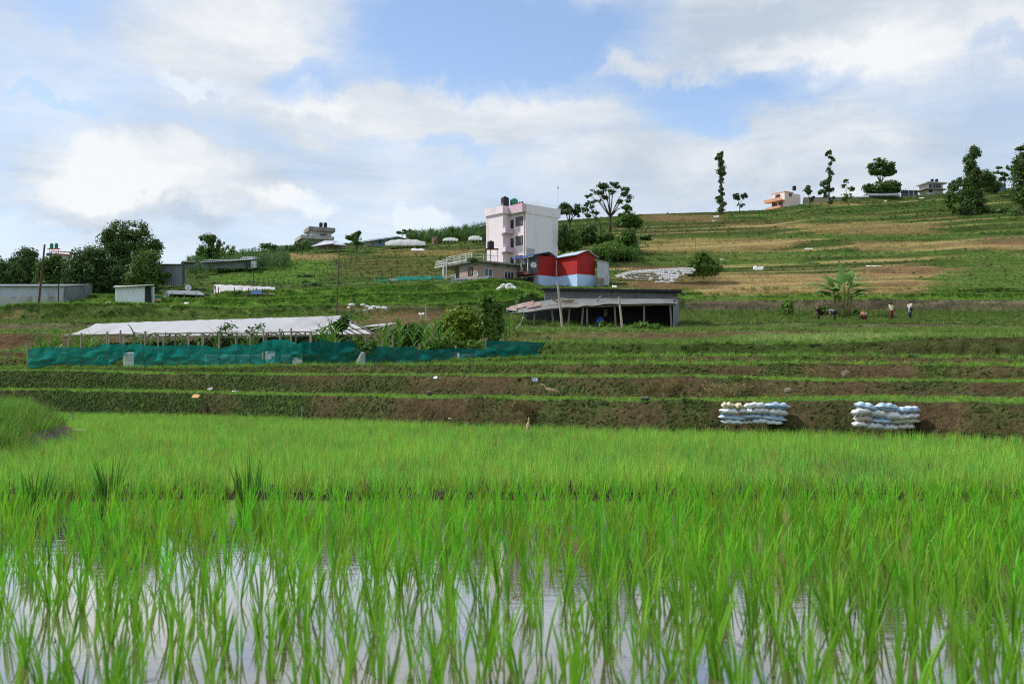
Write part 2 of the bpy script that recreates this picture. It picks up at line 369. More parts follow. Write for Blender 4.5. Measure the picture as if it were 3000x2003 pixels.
# --- ground colours: soil / tan / green by place, some risers darkened as if shaded
SOIL = np.array((0.165, 0.113, 0.060)); TAN = np.array((0.45, 0.315, 0.13)); RED = np.array((0.24, 0.145, 0.075)); PALE = np.array((0.36, 0.28, 0.18))
GRS = np.array((0.115, 0.20, 0.036)); LUSH = np.array((0.17, 0.34, 0.045)); WEED = np.array((0.085, 0.15, 0.034)); OLIVE = np.array((0.14, 0.17, 0.035))
nz = vnoise2(TPX / 90, TPY / 14 + RK[:, None] * 3.1, 2.0, 4); nz2 = vnoise2(TPX / 300, TPY / 40 + RK[:, None], 5.0, 3)
g = np.full((NR, NC), 0.8); soil = np.tile(SOIL, (NR, NC, 1)); grn = np.tile(GRS, (NR, NC, 1))
def band(rows, gt, s=None, c=None):
    m = rows if rows.ndim == 2 else np.repeat(rows[:, None], NC, 1)
    gv = gt if np.ndim(gt) == 0 else np.repeat(np.asarray(gt)[None, :], NR, 0)
    g[m] = (gv * np.ones((NR, NC)))[m]
    if s is not None: soil[m] = s
    if c is not None: grn[m] = c
ris = (RKIND <= 1); lip = RKIND == 2; trd = RKIND == 3
band((RK == 0) & ris, ip([(0, 0.95), (500, 0.9), (900, 0.6), (1100, 0.30), (1700, 0.35), (2000, 0.6), (2500, 0.6), (3000, 0.55)]), SOIL, WEED)
band((RK == 0) & lip, 0.55, SOIL, WEED)
band((RK == 1) & trd, 1.0, SOIL, LUSH)
band((RK == 1) & ris, ip([(0, 1.0), (600, 0.8), (1000, 0.5), (1400, 0.35), (1800, 0.38), (2200, 0.25), (3000, 0.3)]), SOIL, WEED)
band((RK == 2) & trd, 0.95, SOIL, LUSH)
band((RK == 2) & ris, ip([(0, 0.9), (900, 0.8), (1500, 0.5), (2000, 0.4), (3000, 0.3)]), SOIL, GRS * 0.8)
band((RK == 3) & trd, 0.9, SOIL, LUSH); band((RK == 3) & ris, ip([(0, 0.4), (1500, 0.9), (2000, 0.7), (2400, 0.3), (3000, 0.25)]), SOIL, GRS)
band((RK == 4) & trd, 0.95, SOIL, LUSH); band((RK == 4) & ris, ip([(0, 0.2), (100, 0.3), (1500, 0.9), (2400, 0.85), (2600, 0.5), (3000, 0.45)]), SOIL * 0.8, GRS * 0.6)  # riser soil and grass darkened: shade of the steep face put into the colour
band((RK == 5) & trd, ip([(0, 0.8), (1900, 0.7), (2150, 1.0), (2700, 1.0), (2850, 0.7)]), SOIL, GRS * 1.15); grn[(RK == 5) & trd] = grn[(RK == 5) & trd] + (np.clip(np.minimum(TPX - 2080, 2800 - TPX) / 150, 0, 1)[(RK == 5) & trd])[..., None] * np.array((0.09, 0.11, 0.05)); band((RK == 5) & ris, ip([(0, 0.1), (300, 0.2), (1500, 0.4), (1700, 0.15), (2300, 0.2), (2600, 0.5), (3000, 0.2)]), SOIL * 1.15, GRS)
band((RK == 6) & trd, 0.75, SOIL, GRS * 1.2); band((RK == 5) & lip, 0.8, SOIL, GRS * 1.2); band((RK == 4) & lip, 0.9, SOIL, GRS * 1.3); band((RK == 6) & ris, ip([(0, 0.2), (300, 0.5), (1000, 0.3), (1500, 0.5), (2000, 0.15), (3000, 0.25)]), PALE * 0.6, GRS)
band((RK == 7) & trd, 0.9, SOIL, GRS); band((RK == 7) & ris, ip([(0, 0.9), (900, 0.9), (1100, 0.4), (1500, 0.9), (1950, 0.8), (2060, 0.08), (3000, 0.12)]), PALE * 0.55, GRS)
band((RK == 7) & lip, 1.0, SOIL, LUSH)
band((RK == 8) & (ris | lip | trd), ip([(0, 0.95), (1600, 0.95), (1850, 0.6), (2000, 0.8), (3000, 0.8)]), PALE * 0.7, LUSH * 0.9)
band((RK == 9), ip([(0, 0.95), (1600, 0.95), (1850, 0.3), (2700, 0.35), (2900, 0.9), (3000, 0.9)]), TAN, LUSH * 0.8)
H = RK >= 10
band(H & (trd | (RKIND == 0)), ip([(0, 0.95), (1000, 0.85), (1400, 0.8), (1700, 0.85), (1850, 0.28), (2600, 0.28), (3000, 0.55)]), TAN * 1.0, np.array((0.115, 0.235, 0.036)))
band(H & ((RKIND == 1) | lip), ip([(0, 0.95), (1000, 0.85), (1400, 0.8), (1700, 0.9), (1850, 0.88), (2600, 0.86), (3000, 0.95)]), RED * 0.75, np.array((0.058, 0.115, 0.02)))  # dark riser grass, with the shade of the step faces put into its colour
stk0 = vnoise2(TPX / 400, TPY / 5.0 + RK[:, None] * 2.3, 4.0, 2)
H = RK >= 10
for x0, x1, y0, y1, gg, s, c in [
    (2040, 2520, 800, 866, 0.02, TAN, None), (2500, 2845, 778, 866, 0.0, TAN * 0.9, None), (2520, 2760, 778, 806, 0.0, RED, None),
    (2735, 3300, 745, 868, 1.0, None, GRS), (2480, 3200, 706, 736, 0.05, TAN * 0.95, None), (2330, 2760, 652, 690, 0.25, TAN * 0.75, OLIVE),
    (1850, 2320, 694, 738, 0.12, TAN, None), (1830, 2420, 742, 776, 0.95, None, GRS), (1900, 3000, 686, 702, 0.92, None, GRS), (1960, 3000, 736, 752, 0.9, None, GRS),
    (1840, 2100, 626, 650, 0.25, RED * 1.1, OLIVE), (2380, 2560, 590, 606, 0.1, TAN, None), (2100, 2400, 655, 668, 0.2, TAN, None), (2200, 2640, 628, 645, 0.85, None, GRS),
    (1800, 2080, 780, 850, 0.3, RED, OLIVE), (2840, 3200, 690, 720, 0.1, RED, None),
    (800, 1010, 740, 768, 0.1, TAN, None), (1080, 1420, 728, 752, 0.45, TAN * 0.8, OLIVE), (980, 1420, 752, 812, 0.9, TAN * .6, OLIVE * 0.9), (600, 980, 760, 830, 1.0, None, LUSH * 0.8),
    (1080, 1320, 905, 948, 0.2, RED * 0.9, None), (1030, 1130, 888, 915, 0.2, TAN * 0.8, None), (0, 82, 902, 945, 0.15, TAN * 0.8, None), (-300, 84, 976, 1030, 0.1, RED * 0.8, None), (-300, 78, 1050, 1079, 0.15, PALE * 0.6, None),
    (1260, 1500, 935, 962, 0.25, RED * 0.8, None), (1780, 2400, 950, 964, 0.1, PALE * 0.7, None), (2480, 2800, 952, 968, 0.25, PALE * 0.6, None), (2700, 3100, 880, 893, 0.0, PALE * 0.95, None)]:
    wx_, wy_ = 40.0, 4.0
    a = np.minimum(TPX + nz * 60 + stk0 * 60 - x0, x1 - TPX - nz * 60 - stk0 * 60) / wx_; b = np.minimum(TPY + nz2 * 4 - y0, y1 - TPY - nz2 * 4) / wy_
    w = np.clip(np.minimum(a, b), 0, 1) * np.where(H & ((RKIND == 1) | lip), 0.8, 1.0)[:, None] * (RK[:, None] > 3) * (RK[:, None] < 45)
    g[:] = g * (1 - w) + gg * w
    if s is not None: soil[:] = soil * (1 - w[..., None]) + s * w[..., None]
    if c is not None: grn[:] = grn * (1 - w[..., None]) + c * w[..., None]
stk = vnoise2(TPX / 260, TPY / 3.2 + RK[:, None] * 1.7, 9.0, 3)
g[:] = np.where(H[:, None] * np.ones((1, NC), bool), np.clip(g + stk * 0.22 * (TPX > 1700) + stk * 0.12, 0, 1), g)
g[:] = np.where((H & lip)[:, None] * np.ones((1, NC), bool), np.clip(g + 0.45 + 0.4 * nz2, 0, 1), g)
slump = vnoise2(TPX / 150, RK[:, None] * 5.3 + TPY * 0, 12.0, 2)
g[:] = np.where(((RK < 4) & (RKIND == 1))[:, None] * np.ones((1, NC), bool), np.clip(g + slump * 0.75 - 0.05, 0.0, 1), g)
gg_ = np.clip(g + nz * 0.42 * np.minimum(1, 4 * g * (1.04 - g)) + nz2 * 0.25 * np.minimum(1, 4 * g * (1.04 - g)), 0, 1)
TG = gg_
TCOL = soil * (1 + 0.25 * nz[..., None]) * (1 - TG[..., None]) + grn * (1 + 0.2 * nz2[..., None]) * TG[..., None]
GRN = grn
def terrain_mat():
    m = bpy.data.materials.new('hillside_ground'); m.use_nodes = True; t = NT(m.node_tree); t.n.clear()
    out = t.add('ShaderNodeOutputMaterial'); b = t.add('ShaderNodeBsdfPrincipled'); va = t.add('ShaderNodeVertexColor', layer_name='Col')
    tc = t.add('ShaderNodeTexCoord'); v = tc.outputs['Object']
    n1 = t.noise(v, 2.2, 8, 0.68); n2 = t.noise(v, 9.0, 6, 0.65); mp = t.add('ShaderNodeMapping', {'Vector': v, 'Scale': (0.35, 0.5, 2.2)}).outputs[0]; n3 = t.noise(mp, 1.0, 6, 0.6)
    f = t.m('MULTIPLY', t.rng(n1, 0.25, 0.75, 0.62, 1.38), t.m('MULTIPLY', t.rng(n2, 0.28, 0.72, 0.55, 1.45), t.rng(n3, 0.25, 0.75, 0.75, 1.25)))
    base = t.mix(1.0, va.outputs[0], t.add('ShaderNodeCombineColor', {0: f, 1: f, 2: f}).outputs[0], 'MULTIPLY')
    t.put(b.inputs['Base Color'], base); b.inputs['Roughness'].default_value = 0.95; b.inputs['Specular IOR Level'].default_value = 0.1
    n4 = t.noise(v, 17.0, 6, 0.7); bp = t.add('ShaderNodeBump', {'Strength': 1.0, 'Height': t.m('ADD', t.m('ADD', t.noise(v, 5.0, 9, 0.72), t.m('MULTIPLY', n4, 0.45)), t.m('MULTIPLY', n1, 0.8))}); bp.inputs['Distance'].default_value = 0.30
    t.put(b.inputs['Normal'], bp.outputs[0]); t.l.new(b.outputs[0], out.inputs[0]); return m
V = np.stack([RX, RY, RZ], -1).reshape(-1, 3)
ii, jj = np.meshgrid(np.arange(NR - 1), np.arange(NC - 1), indexing='ij')
Q = np.stack([ii * NC + jj, ii * NC + jj + 1, (ii + 1) * NC + jj + 1, (ii + 1) * NC + jj], -1).reshape(-1, 4)
tme = tri_mesh('hillside', V, Q, terrain_mat(), True)
ca = tme.color_attributes.new('Col', 'FLOAT_COLOR', 'POINT'); c4 = np.ones((NR * NC, 4), np.float32); c4[:, :3] = np.clip(TCOL.reshape(-1, 3), 0.01, 1); ca.data.foreach_set('color', c4.ravel())
hillside = put('hillside', tme); hillside['kind'] = 'structure'
hillside['label'] = 'terraced hillside of green and tan earth steps above the paddy'
# far ground sheet to the horizon
gm = MB().box(-4000, 4000, -600, 6000, -1.2, -0.8); gs = gm.build('ground', mat('far_ground', (0.08, 0.11, 0.03), 0.95, 0.3, 0.02, coords='Object')); gs['kind'] = 'structure'

# ------------------------------------------------------------------ flooded paddies
def water_mat():
    m = bpy.data.materials.new('paddy_water'); m.use_nodes = True; t = NT(m.node_tree); t.n.clear()
    out = t.add('ShaderNodeOutputMaterial'); tc = t.add('ShaderNodeTexCoord'); v = tc.outputs['Object']
    d = t.add('ShaderNodeBsdfDiffuse'); n = t.noise(v, 0.8, 5, 0.6)
    t.put(d.inputs[0], t.mix(t.rng(n, 0.35, 0.7), (0.085, 0.062, 0.038, 1), (0.14, 0.10, 0.06, 1)))
    gl = t.add('ShaderNodeBsdfGlossy'); gl.inputs['Roughness'].default_value = 0.012; gl.inputs[0].default_value = (0.96, 0.96, 0.97, 1)
    mp = t.add('ShaderNodeMapping', {'Vector': v, 'Scale': (1.0, 2.6, 1.0)}).outputs[0]
    bp = t.add('ShaderNodeBump', {'Strength': 0.022, 'Height': t.m('ADD', t.noise(mp, 5.0, 3, 0.5), t.m('MULTIPLY', t.noise(mp, 16.0, 2, 0.5), 0.4))}); bp.inputs['Distance'].default_value = 0.03
    t.put(gl.inputs['Normal'], bp.outputs[0])
    fr = t.add('ShaderNodeFresnel'); fr.inputs[0].default_value = 1.33; t.put(fr.inputs[1], bp.outputs[0])
    mx = t.add('ShaderNodeMixShader', {0: t.rng(fr.outputs[0], 0.0, 0.42, 0.06, 0.92), 1: d.outputs[0], 2: gl.outputs[0]})
    t.l.new(mx.outputs[0], out.inputs[0]); return m
WM = water_mat()
def sheet(name, x0, x1, y0, y1, z, m, nx=2, ny=2):
    P = [[(x0 + (x1 - x0) * j / nx, y0 + (y1 - y0) * i / ny, z) for j in range(nx + 1)] for i in range(ny + 1)]
    o = MB().grid(P).build(name, m); o['kind'] = 'structure'; return o
BUND_Y = 10.1
sheet('water', -60, 60, -6, BUND_Y + 0.1, 0.0, WM)
MUD = mat('paddy_mud', (0.042, 0.034, 0.021), 0.95, 0.35, 3.0, 0.8, 9.0, spec=0.05)
sheet('paddy_mud', -80, 80, BUND_Y + 0.1, 52, 0.035, MUD)
# low mud bund between the two paddies
bp_ = []
for i in range(241):
    x = -36 + 72 * i / 240; r = []
    for a, h in ((-0.2, -0.06), (-0.14, 0.0), (-0.06, 0.025), (0.06, 0.03), (0.2, 0.025), (0.5, 0.0)):
        k = mnoise.noise(Vector((x * 2.2, a * 4, 0.3))) * 0.5 + mnoise.noise(Vector((x * 6, a * 9, 2.3))) * 0.3
        r.append((x, BUND_Y + 0.10 * mnoise.noise(Vector((x * 0.35, 0, 7))) + a + 0.05 * k, h * (1 + 0.7 * k) + 0.03 * k))
    bp_.append(r)
b_ = MB().grid(bp_).build('bund', MUD, smooth=True); b_['kind'] = 'structure'
# mud lumps and debris breaking the near water are part of that mud floor
# ------------------------------------------------------------------ rice
def blade_arrays(base, az, length, lean, bend, width, segs=4, rng=RNG):
    """one grass blade: strip of quads that leans and arches; returns verts (2*(segs+1)-1... tip merged) """
    d = np.array((math.cos(az), math.sin(az))); side = np.array((-d[1], d[0]))
    tw = rng.uniform(-0.9, 0.9); side = side * math.cos(tw) + d * math.sin(tw)
    P = []; x = 0.0; z = 0.0; ang = lean
    for i in range(segs + 1):
        w = width * (0.55 + 0.45 * min(1, i * 2 / segs)) * (1 - (i / segs) ** 2.2) * 0.5 + 0.0003
        c = (base[0] + d[0] * x, base[1] + d[1] * x, base[2] + z)
        P.append((c[0] - side[0] * w, c[1] - side[1] * w, c[2])); P.append((c[0] + side[0] * w, c[1] + side[1] * w, c[2]))
        st = length / segs; x += math.sin(ang) * st; z += math.cos(ang) * st; ang += bend / segs * (0.4 + 1.2 * i / segs)
    F = [(2 * i, 2 * i + 1, 2 * i + 3, 2 * i + 2) for i in range(segs)]
    return P, F
def tuft_mesh(name, n, h, spread, lean, bend, width, m, segs=3, hv=0.35, seed=0, ground_dark=0.55):
    r = np.random.default_rng(seed); V = []; F = []; C = []
    for i in range(n):
        a = r.uniform(0, 2 * math.pi); rr = spread * math.sqrt(r.uniform()); L = h * (1 - hv * r.uniform())
        P, f = blade_arrays((rr * math.cos(a), rr * math.sin(a), -0.02 * h), a + r.uniform(-0.8, 0.8), L, lean * r.uniform(0.1, 1.0), bend * r.uniform(0.1, 1.0), width * r.uniform(0.7, 1.2), segs, r)
        k = len(V); V += P; F += [tuple(q + k for q in g) for g in f]
    return tri_mesh(name, V, F, m)
RICE = leaf_mat('rice_leaf', (0.045, 0.17, 0.006), (0.23, 0.55, 0.025), 0.42, 0.42, dry=True)
RICE_T = leaf_mat('plant_tinted', (0, 0, 0), (0, 0, 0), 0.42, 0.5, attr='tint')
NV = 14
rice_meshes = [tuft_mesh('rice_plant', 5 + (i * 5) % 7, 0.22 + 0.012 * i, 0.019, 0.36, 0.75, 0.0122, RICE, 5, 0.42, 100 + i) for i in range(NV)]
# near paddy: transplanted clumps in loose rows
near = []
y = 2.1
while y < BUND_Y - 0.05:
    x = -0.56 * y - 2.2
    while x < 0.56 * y + 2.2:
        u = x / y
        gap = 0.30 if u < 0.1 else 0.0     # the left half is thinner, water shows
        if RNG.uniform() > 0.12 + gap * 0.5: near.append((x + RNG.normal(0, 0.045), y + RNG.normal(0, 0.045)))
        x += 0.150 if u > 0.1 else 0.178
    y += 0.175
near.sort(key=lambda p: p[1] + abs(p[0]) * 0.25)
inview = [p for p in near if abs(p[0]) < 0.53 * p[1] and p[1] > 3.0]
single = set(inview[:280])
for i, p in enumerate(inview[:280]):
    o = put('rice_plant', rice_meshes[int(RNG.integers(NV))]); o.location = (p[0], p[1], 0.0)
    s = RNG.uniform(0.78, 1.12); o.scale = (s, s, s * RNG.uniform(0.95, 1.12)); o.rotation_euler = (RNG.normal(0, 0.05), RNG.normal(0, 0.05), RNG.uniform(0, 6.28))
    tag(o, 'young green rice plant rising from the still water of the nearest paddy', 'rice plant', 'rice plants standing in the nearest water')
rest = np.array([p for p in near if p not in single and p[1] > 2.1])
n = len(rest)
rice_src = [source('rice_source', me) for me in rice_meshes]
RS = [source('rice_src_t', tuft_mesh('rice_clump', 6 + i % 4, 0.26, 0.02, 0.36, 0.75, 0.0115, RICE_T, 4, 0.42, 300 + i)) for i in range(8)]
s = RNG.uniform(0.85, 1.2, n); tint = np.stack([RNG.uniform(0.09, 0.20, n), RNG.uniform(0.27, 0.50, n), RNG.uniform(0.012, 0.022, n)], -1)
scatter('rice_in_water', np.c_[rest, np.zeros(n)], np.c_[RNG.normal(0, .05, n), RNG.normal(0, .05, n), RNG.uniform(0, 6.28, n)], np.c_[s, s, s * RNG.uniform(0.9, 1.1, n)], RNG.integers(0, 8, n), tint, RS,
        'band of rice in brown water just before the mud bund', 'rice')
# far paddy: dense, short and paler
pts = []
def yf1(x, y): return np.interp(1500 + x / y * FPX, PXC, YF1)
y = BUND_Y + 0.08
while y < 50:
    st = 0.13 + 0.0035 * (y - 10); xs = np.arange(-0.60 * y - 1, 0.60 * y + 1, st); xs = xs + RNG.normal(0, st * 0.3, len(xs)); ys = y + RNG.normal(0, st * 0.3, len(xs))
    k = ys < yf1(xs, ys) + 0.02; pts.append(np.c_[xs[k], ys[k]]); y += st
pts = np.concatenate(pts); n = len(pts)
patch = vnoise2(pts[:, 0] / 1.5, pts[:, 1] / 2.5, 3.0, 3)
pts_h = 1.0 + 0.22 * patch + RNG.normal(0, 0.16, n)
keep = RNG.uniform(size=n) > 0.10 + 0.25 * (patch < -0.35); pts = pts[keep]; patch = patch[keep]; pts_h = pts_h[keep]; n = len(pts)
RF = [source('far_rice', tuft_mesh('rice_seedlings', 12, 0.27, 0.05, 0.30, 0.5, 0.008, RICE_T, 3, 0.4, 400 + i)) for i in range(8)]
tint = np.stack([0.28 + 0.06 * patch + RNG.normal(0, .05, n), 0.53 + 0.09 * patch + RNG.normal(0, .07, n), np.full(n, 0.07)], -1)
scatter('rice_field', np.c_[pts, np.full(n, 0.03)], np.c_[RNG.normal(0, .06, n), RNG.normal(0, .06, n), RNG.uniform(0, 6.28, n)], np.c_[np.ones(n), np.ones(n), pts_h], RNG.integers(0, 8, n), np.clip(tint, 0.01, 1), RF,
        'dense pale green young rice filling the middle paddy below the banks', 'rice')

# ------------------------------------------------------------------ grass and weeds over the banks
GT = [source('grass_src', tuft_mesh('grass_tuft', 16, 1.0, 0.28, 0.75, 0.9, 0.05, RICE_T, 2, 0.55, 500 + i)) for i in range(6)]
def leafy_mesh(name, n, rad, size, m, seed):
    r = np.random.default_rng(seed); V = []; F = []
    for i in range(n):
        v = r.normal(0, 1, 3); v /= np.linalg.norm(v); v[2] = abs(v[2]); c = v * rad * r.uniform(0.35, 1.0); c[2] *= 0.9
        a = r.normal(0, 1, 3); a -= v * a.dot(v) * 0.7; a /= np.linalg.norm(a); b = np.cross(v, a); b /= np.linalg.norm(b) + 1e-6
        s = size * r.uniform(0.6, 1.3); k = len(V)
        V += [c - a * s, c + b * s * 0.45, c + a * s, c - b * s * 0.45]; F.append((k, k + 1, k + 2, k + 3))
    return tri_mesh(name, V, F, m)
WT = [source('weed_src', leafy_mesh('weed_tuft', 26, 0.5, 0.17, RICE_T, 600 + i)) for i in range(5)]
cen = (V.reshape(NR, NC, 3)[:-1, :-1] + V.reshape(NR, NC, 3)[1:, 1:]) / 2
cx, cy = cen[..., 0], cen[..., 1]; cg = TG[:-1, :-1]; cpx = TPX[:-1, :-1]; cpy = TPY[:-1, :-1]; ck = np.repeat(RK[1:, None], NC - 1, 1); ckind = np.repeat(RKIND[1:, None], NC - 1, 1)
VV = V.reshape(NR, NC, 3)
area = np.linalg.norm(np.cross(VV[:-1, 1:] - VV[:-1, :-1], VV[1:, :-1] - VV[:-1, :-1]), axis=-1)
inv = (cpx > -350) & (cpx < 3350)
def pick(weight, n):
    w = (weight * area * inv).ravel(); w = w / w.sum(); i = RNG.choice(len(w), n, p=w); r, c = np.unravel_index(i, area.shape)
    u = RNG.uniform(size=(n, 1)); v = RNG.uniform(size=(n, 1))
    P = VV[r, c] * (1 - u) * (1 - v) + VV[r, c + 1] * u * (1 - v) + VV[r + 1, c] * (1 - u) * v + VV[r + 1, c + 1] * u * v
    return P, r, c
def cover(name, weight, n, srcs, hfun, label, cat, tintf=1.0, wid=1.0, jit=0.18):
    P, r, c = pick(weight, n); h = hfun(P[:, 1]) * RNG.uniform(0.55, 1.25, n); t = GRN[r, c] * tintf * (1 + RNG.normal(0, jit, (n, 1))); t[:, 0] *= RNG.uniform(0.85, 1.25, n); t[RNG.uniform(size=n) < 0.12] *= np.array((1.7, 1.05, 1.3))
    scatter(name, P, np.c_[RNG.normal(0, .18, n), RNG.normal(0, .18, n), RNG.uniform(0, 6.28, n)], np.c_[h * wid, h * wid, h], RNG.integers(0, len(srcs), n), np.clip(t, 0.01, 0.7), srcs, label, cat)
ter = (ck < 4) & (cy < 62)
cover('bank_weeds', ter * (ckind <= 2) * np.clip(cg - 0.12, 0, 1) ** 1.2, 30000, WT, lambda Y: 0.075 + 0.0010 * Y, 'low leafy weeds clinging to the nearest earth banks', 'weeds', 1.0, 1.25)
cover('bank_grass', ter * (ckind >= 1) * np.clip(cg - 0.1, 0, 1), 22000, GT, lambda Y: 0.09 + 0.0014 * Y, 'short bright grass along the nearest terrace steps', 'grass', 1.15, 0.9)
mid = (ck >= 3) & (ck < 10)
cover('terrace_grass', mid * np.clip(cg - 0.15, 0, 1), 34000, GT, lambda Y: 0.16 + 0.0030 * Y, 'rough green grass over the middle terraces around the sheds', 'grass', 1.1, 1.1)
cover('terrace_weeds', mid * np.clip(cg - 0.25, 0, 1), 12000, WT, lambda Y: 0.16 + 0.0030 * Y, 'leafy weeds scattered over the middle terraces', 'weeds', 0.85, 1.2)
far = (ck >= 10) & (ck < 45)
cover('hill_grass', far * np.clip(cg - 0.22, 0, 1), 30000, GT, lambda Y: 0.13 + 0.0010 * Y, 'grass covering the steps of the far hillside', 'grass', 1.0, 1.5)
cover('hill_weeds', far * np.clip(cg - 0.35, 0, 1) * (1 + 2 * (cpx < 1430)), 10000, WT, lambda Y: 0.22 + 0.0014 * Y, 'leafy weeds dotted over the far hillside', 'weeds', 0.8, 1.2)

def brown_cover(name, weight, n, srcs, hf, tint, label, cat, wid=1.0):
    P, r, c = pick(weight, n); h = hf(P[:, 1]) * RNG.uniform(0.5, 1.3, n); t = np.array(tint) * (1 + RNG.normal(0, 0.25, (n, 1)))
    scatter(name, P, np.c_[RNG.normal(0.25, .3, n), RNG.normal(0, .3, n), RNG.uniform(0, 6.28, n)], np.c_[h * wid, h * wid, h], RNG.integers(0, len(srcs), n), np.clip(t, 0.01, 0.7), srcs, label, cat)
brown_cover('dry_grass', ter * (ckind <= 2) * np.clip(1.0 - cg, 0, 1), 9000, GT, lambda Y: 0.06 + 0.0010 * Y, (0.25, 0.19, 0.085), 'dry brownish grass on the bare parts of the nearest banks', 'grass', 0.9)
brown_cover('dark_bank_weeds', ter * (ckind <= 2) * np.clip(cg + 0.05, 0, 1) * np.clip(1.1 - cg, 0, 1), 6000, WT, lambda Y: 0.05 + 0.0012 * Y, (0.06, 0.105, 0.028), 'dark scattered weeds on the bare parts of the nearest banks', 'weeds', 1.3)
brown_cover('lip_grass', (ck < 10) * (ckind == 2) * (np.clip(cg, 0.25, 1)) * (cy < 115), 17000, GT, lambda Y: 0.09 + 0.0022 * Y, (0.16, 0.31, 0.045), 'bright grass fringing the edges of the terrace steps', 'grass', 0.8)
# ------------------------------------------------------------------ buildings
class Fr:
    """oriented frame: a along u (back right), b along v (back left), z up; near corner at the origin"""
    def __init__(s, o, deg):
        s.o = Vector(o); r = math.radians(deg); s.u = Vector((math.cos(r), math.sin(r), 0)); s.v = Vector((-math.sin(r), math.cos(r), 0))
    def p(s, a, b, z): return Vector((s.u.x * a + s.v.x * b, s.u.y * a + s.v.y * b, z))
    def box(s, mb, a0, a1, b0, b1, z0, z1):
        v = [s.p(a, b, z) for z in (z0, z1) for b in (b0, b1) for a in (a0, a1)]
        return mb.add(v, [(0, 2, 3, 1), (4, 5, 7, 6), (0, 1, 5, 4), (2, 6, 7, 3), (0, 4, 6, 2), (1, 3, 7, 5)])
    def part(s, name, T, m, *boxes, parent=None):
        mb = MB()
        for b in boxes: s.box(mb, *b)
        return mb.build(name, m, parent or T)
M_PINK = mat('pink_plaster', srgb(236, 222, 228), 0.85, 0.06, 0.9, 0.15, 6, dirt=srgb(206, 190, 194), dirt_amt=0.35, stretch=(1.2, 1.2, 0.18))
M_PINK2 = mat('rose_plaster', srgb(214, 178, 194), 0.85, 0.05, 0.8)
M_LAV = mat('shade_toned_plaster', srgb(234, 228, 234), 0.88, 0.05, 0.8, 0.1, 5, dirt=srgb(196, 194, 202), dirt_amt=0.35, stretch=(1.2, 1.2, 0.15))  # greyish lavender of the sunless side put into its plaster colour, plus dirt streaks
M_FRAME = mat('brown_window_frame', (0.035, 0.022, 0.018), 0.5)
M_GLASS = mat('dark_glass', (0.03, 0.032, 0.038), 0.08, 0.3, 1.0, spec=0.6)
M_CURT = mat('curtain', (0.16, 0.15, 0.15), 0.8, 0.4, 6)
M_WHITE = mat('white_paint', (0.72, 0.72, 0.72), 0.6, 0.08)
M_CONC = mat('bare_concrete', (0.30, 0.29, 0.27), 0.95, 0.22, 1.5, 0.4, 8, dirt=(0.10, 0.095, 0.085), dirt_amt=0.5)
M_CONC2 = mat('pale_concrete', (0.46, 0.45, 0.42), 0.95, 0.18, 1.5, 0.3, 8, dirt=(0.22, 0.21, 0.19), dirt_amt=0.4)
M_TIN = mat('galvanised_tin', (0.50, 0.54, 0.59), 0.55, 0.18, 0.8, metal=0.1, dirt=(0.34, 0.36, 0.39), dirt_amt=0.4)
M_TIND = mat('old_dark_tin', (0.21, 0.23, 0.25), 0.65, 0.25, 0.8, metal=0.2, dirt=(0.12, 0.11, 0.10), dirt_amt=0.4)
M_TINW = mat('pale_tin', (0.80, 0.83, 0.86), 0.5, 0.10, 0.8, metal=0.0, dirt=(0.66, 0.68, 0.72), dirt_amt=0.3)
M_RUST = mat('rusty_tin', (0.24, 0.12, 0.08), 0.85, 0.4, 1.6, dirt=(0.42, 0.38, 0.36), dirt_amt=0.8)
M_WOOD = mat('grey_weathered_wood', (0.24, 0.20, 0.16), 0.9, 0.3, 4, stretch=(6, 6, 1))
M_WOODL = mat('pale_bamboo', (0.42, 0.37, 0.29), 0.85, 0.25, 4)
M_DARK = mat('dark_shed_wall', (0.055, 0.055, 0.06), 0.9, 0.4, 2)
M_BLACK = mat('black_plastic_tank', (0.018, 0.02, 0.023), 0.45, 0.1)
M_GREEN = mat('green_plastic_tank', (0.015, 0.20, 0.11), 0.4, 0.1)
M_RED = mat('red_wall_paint', (0.42, 0.022, 0.022), 0.8, 0.22, 1.6, 0.35, 14, dirt=(0.30, 0.03, 0.028), dirt_amt=0.5, stretch=(1.5, 1.5, 0.4))
M_BLUE = mat('light_blue_wall_paint', srgb(182, 208, 240), 0.85, 0.05, 0.7, dirt=srgb(168, 190, 216), dirt_amt=0.15)
M_BROOF = mat('blue_roof_tin', (0.22, 0.33, 0.52), 0.45, 0.1, 0.8, metal=0.1)
M_BROOF2 = mat('faded_blue_roof_tin', (0.42, 0.50, 0.60), 0.5, 0.1, 0.8, metal=0.1)
M_METAL = mat('rusty_steel_pole', (0.10, 0.055, 0.04), 0.7, 0.3, 3)
M_STEEL = mat('white_steel_rail', (0.62, 0.62, 0.62), 0.5, 0.1)
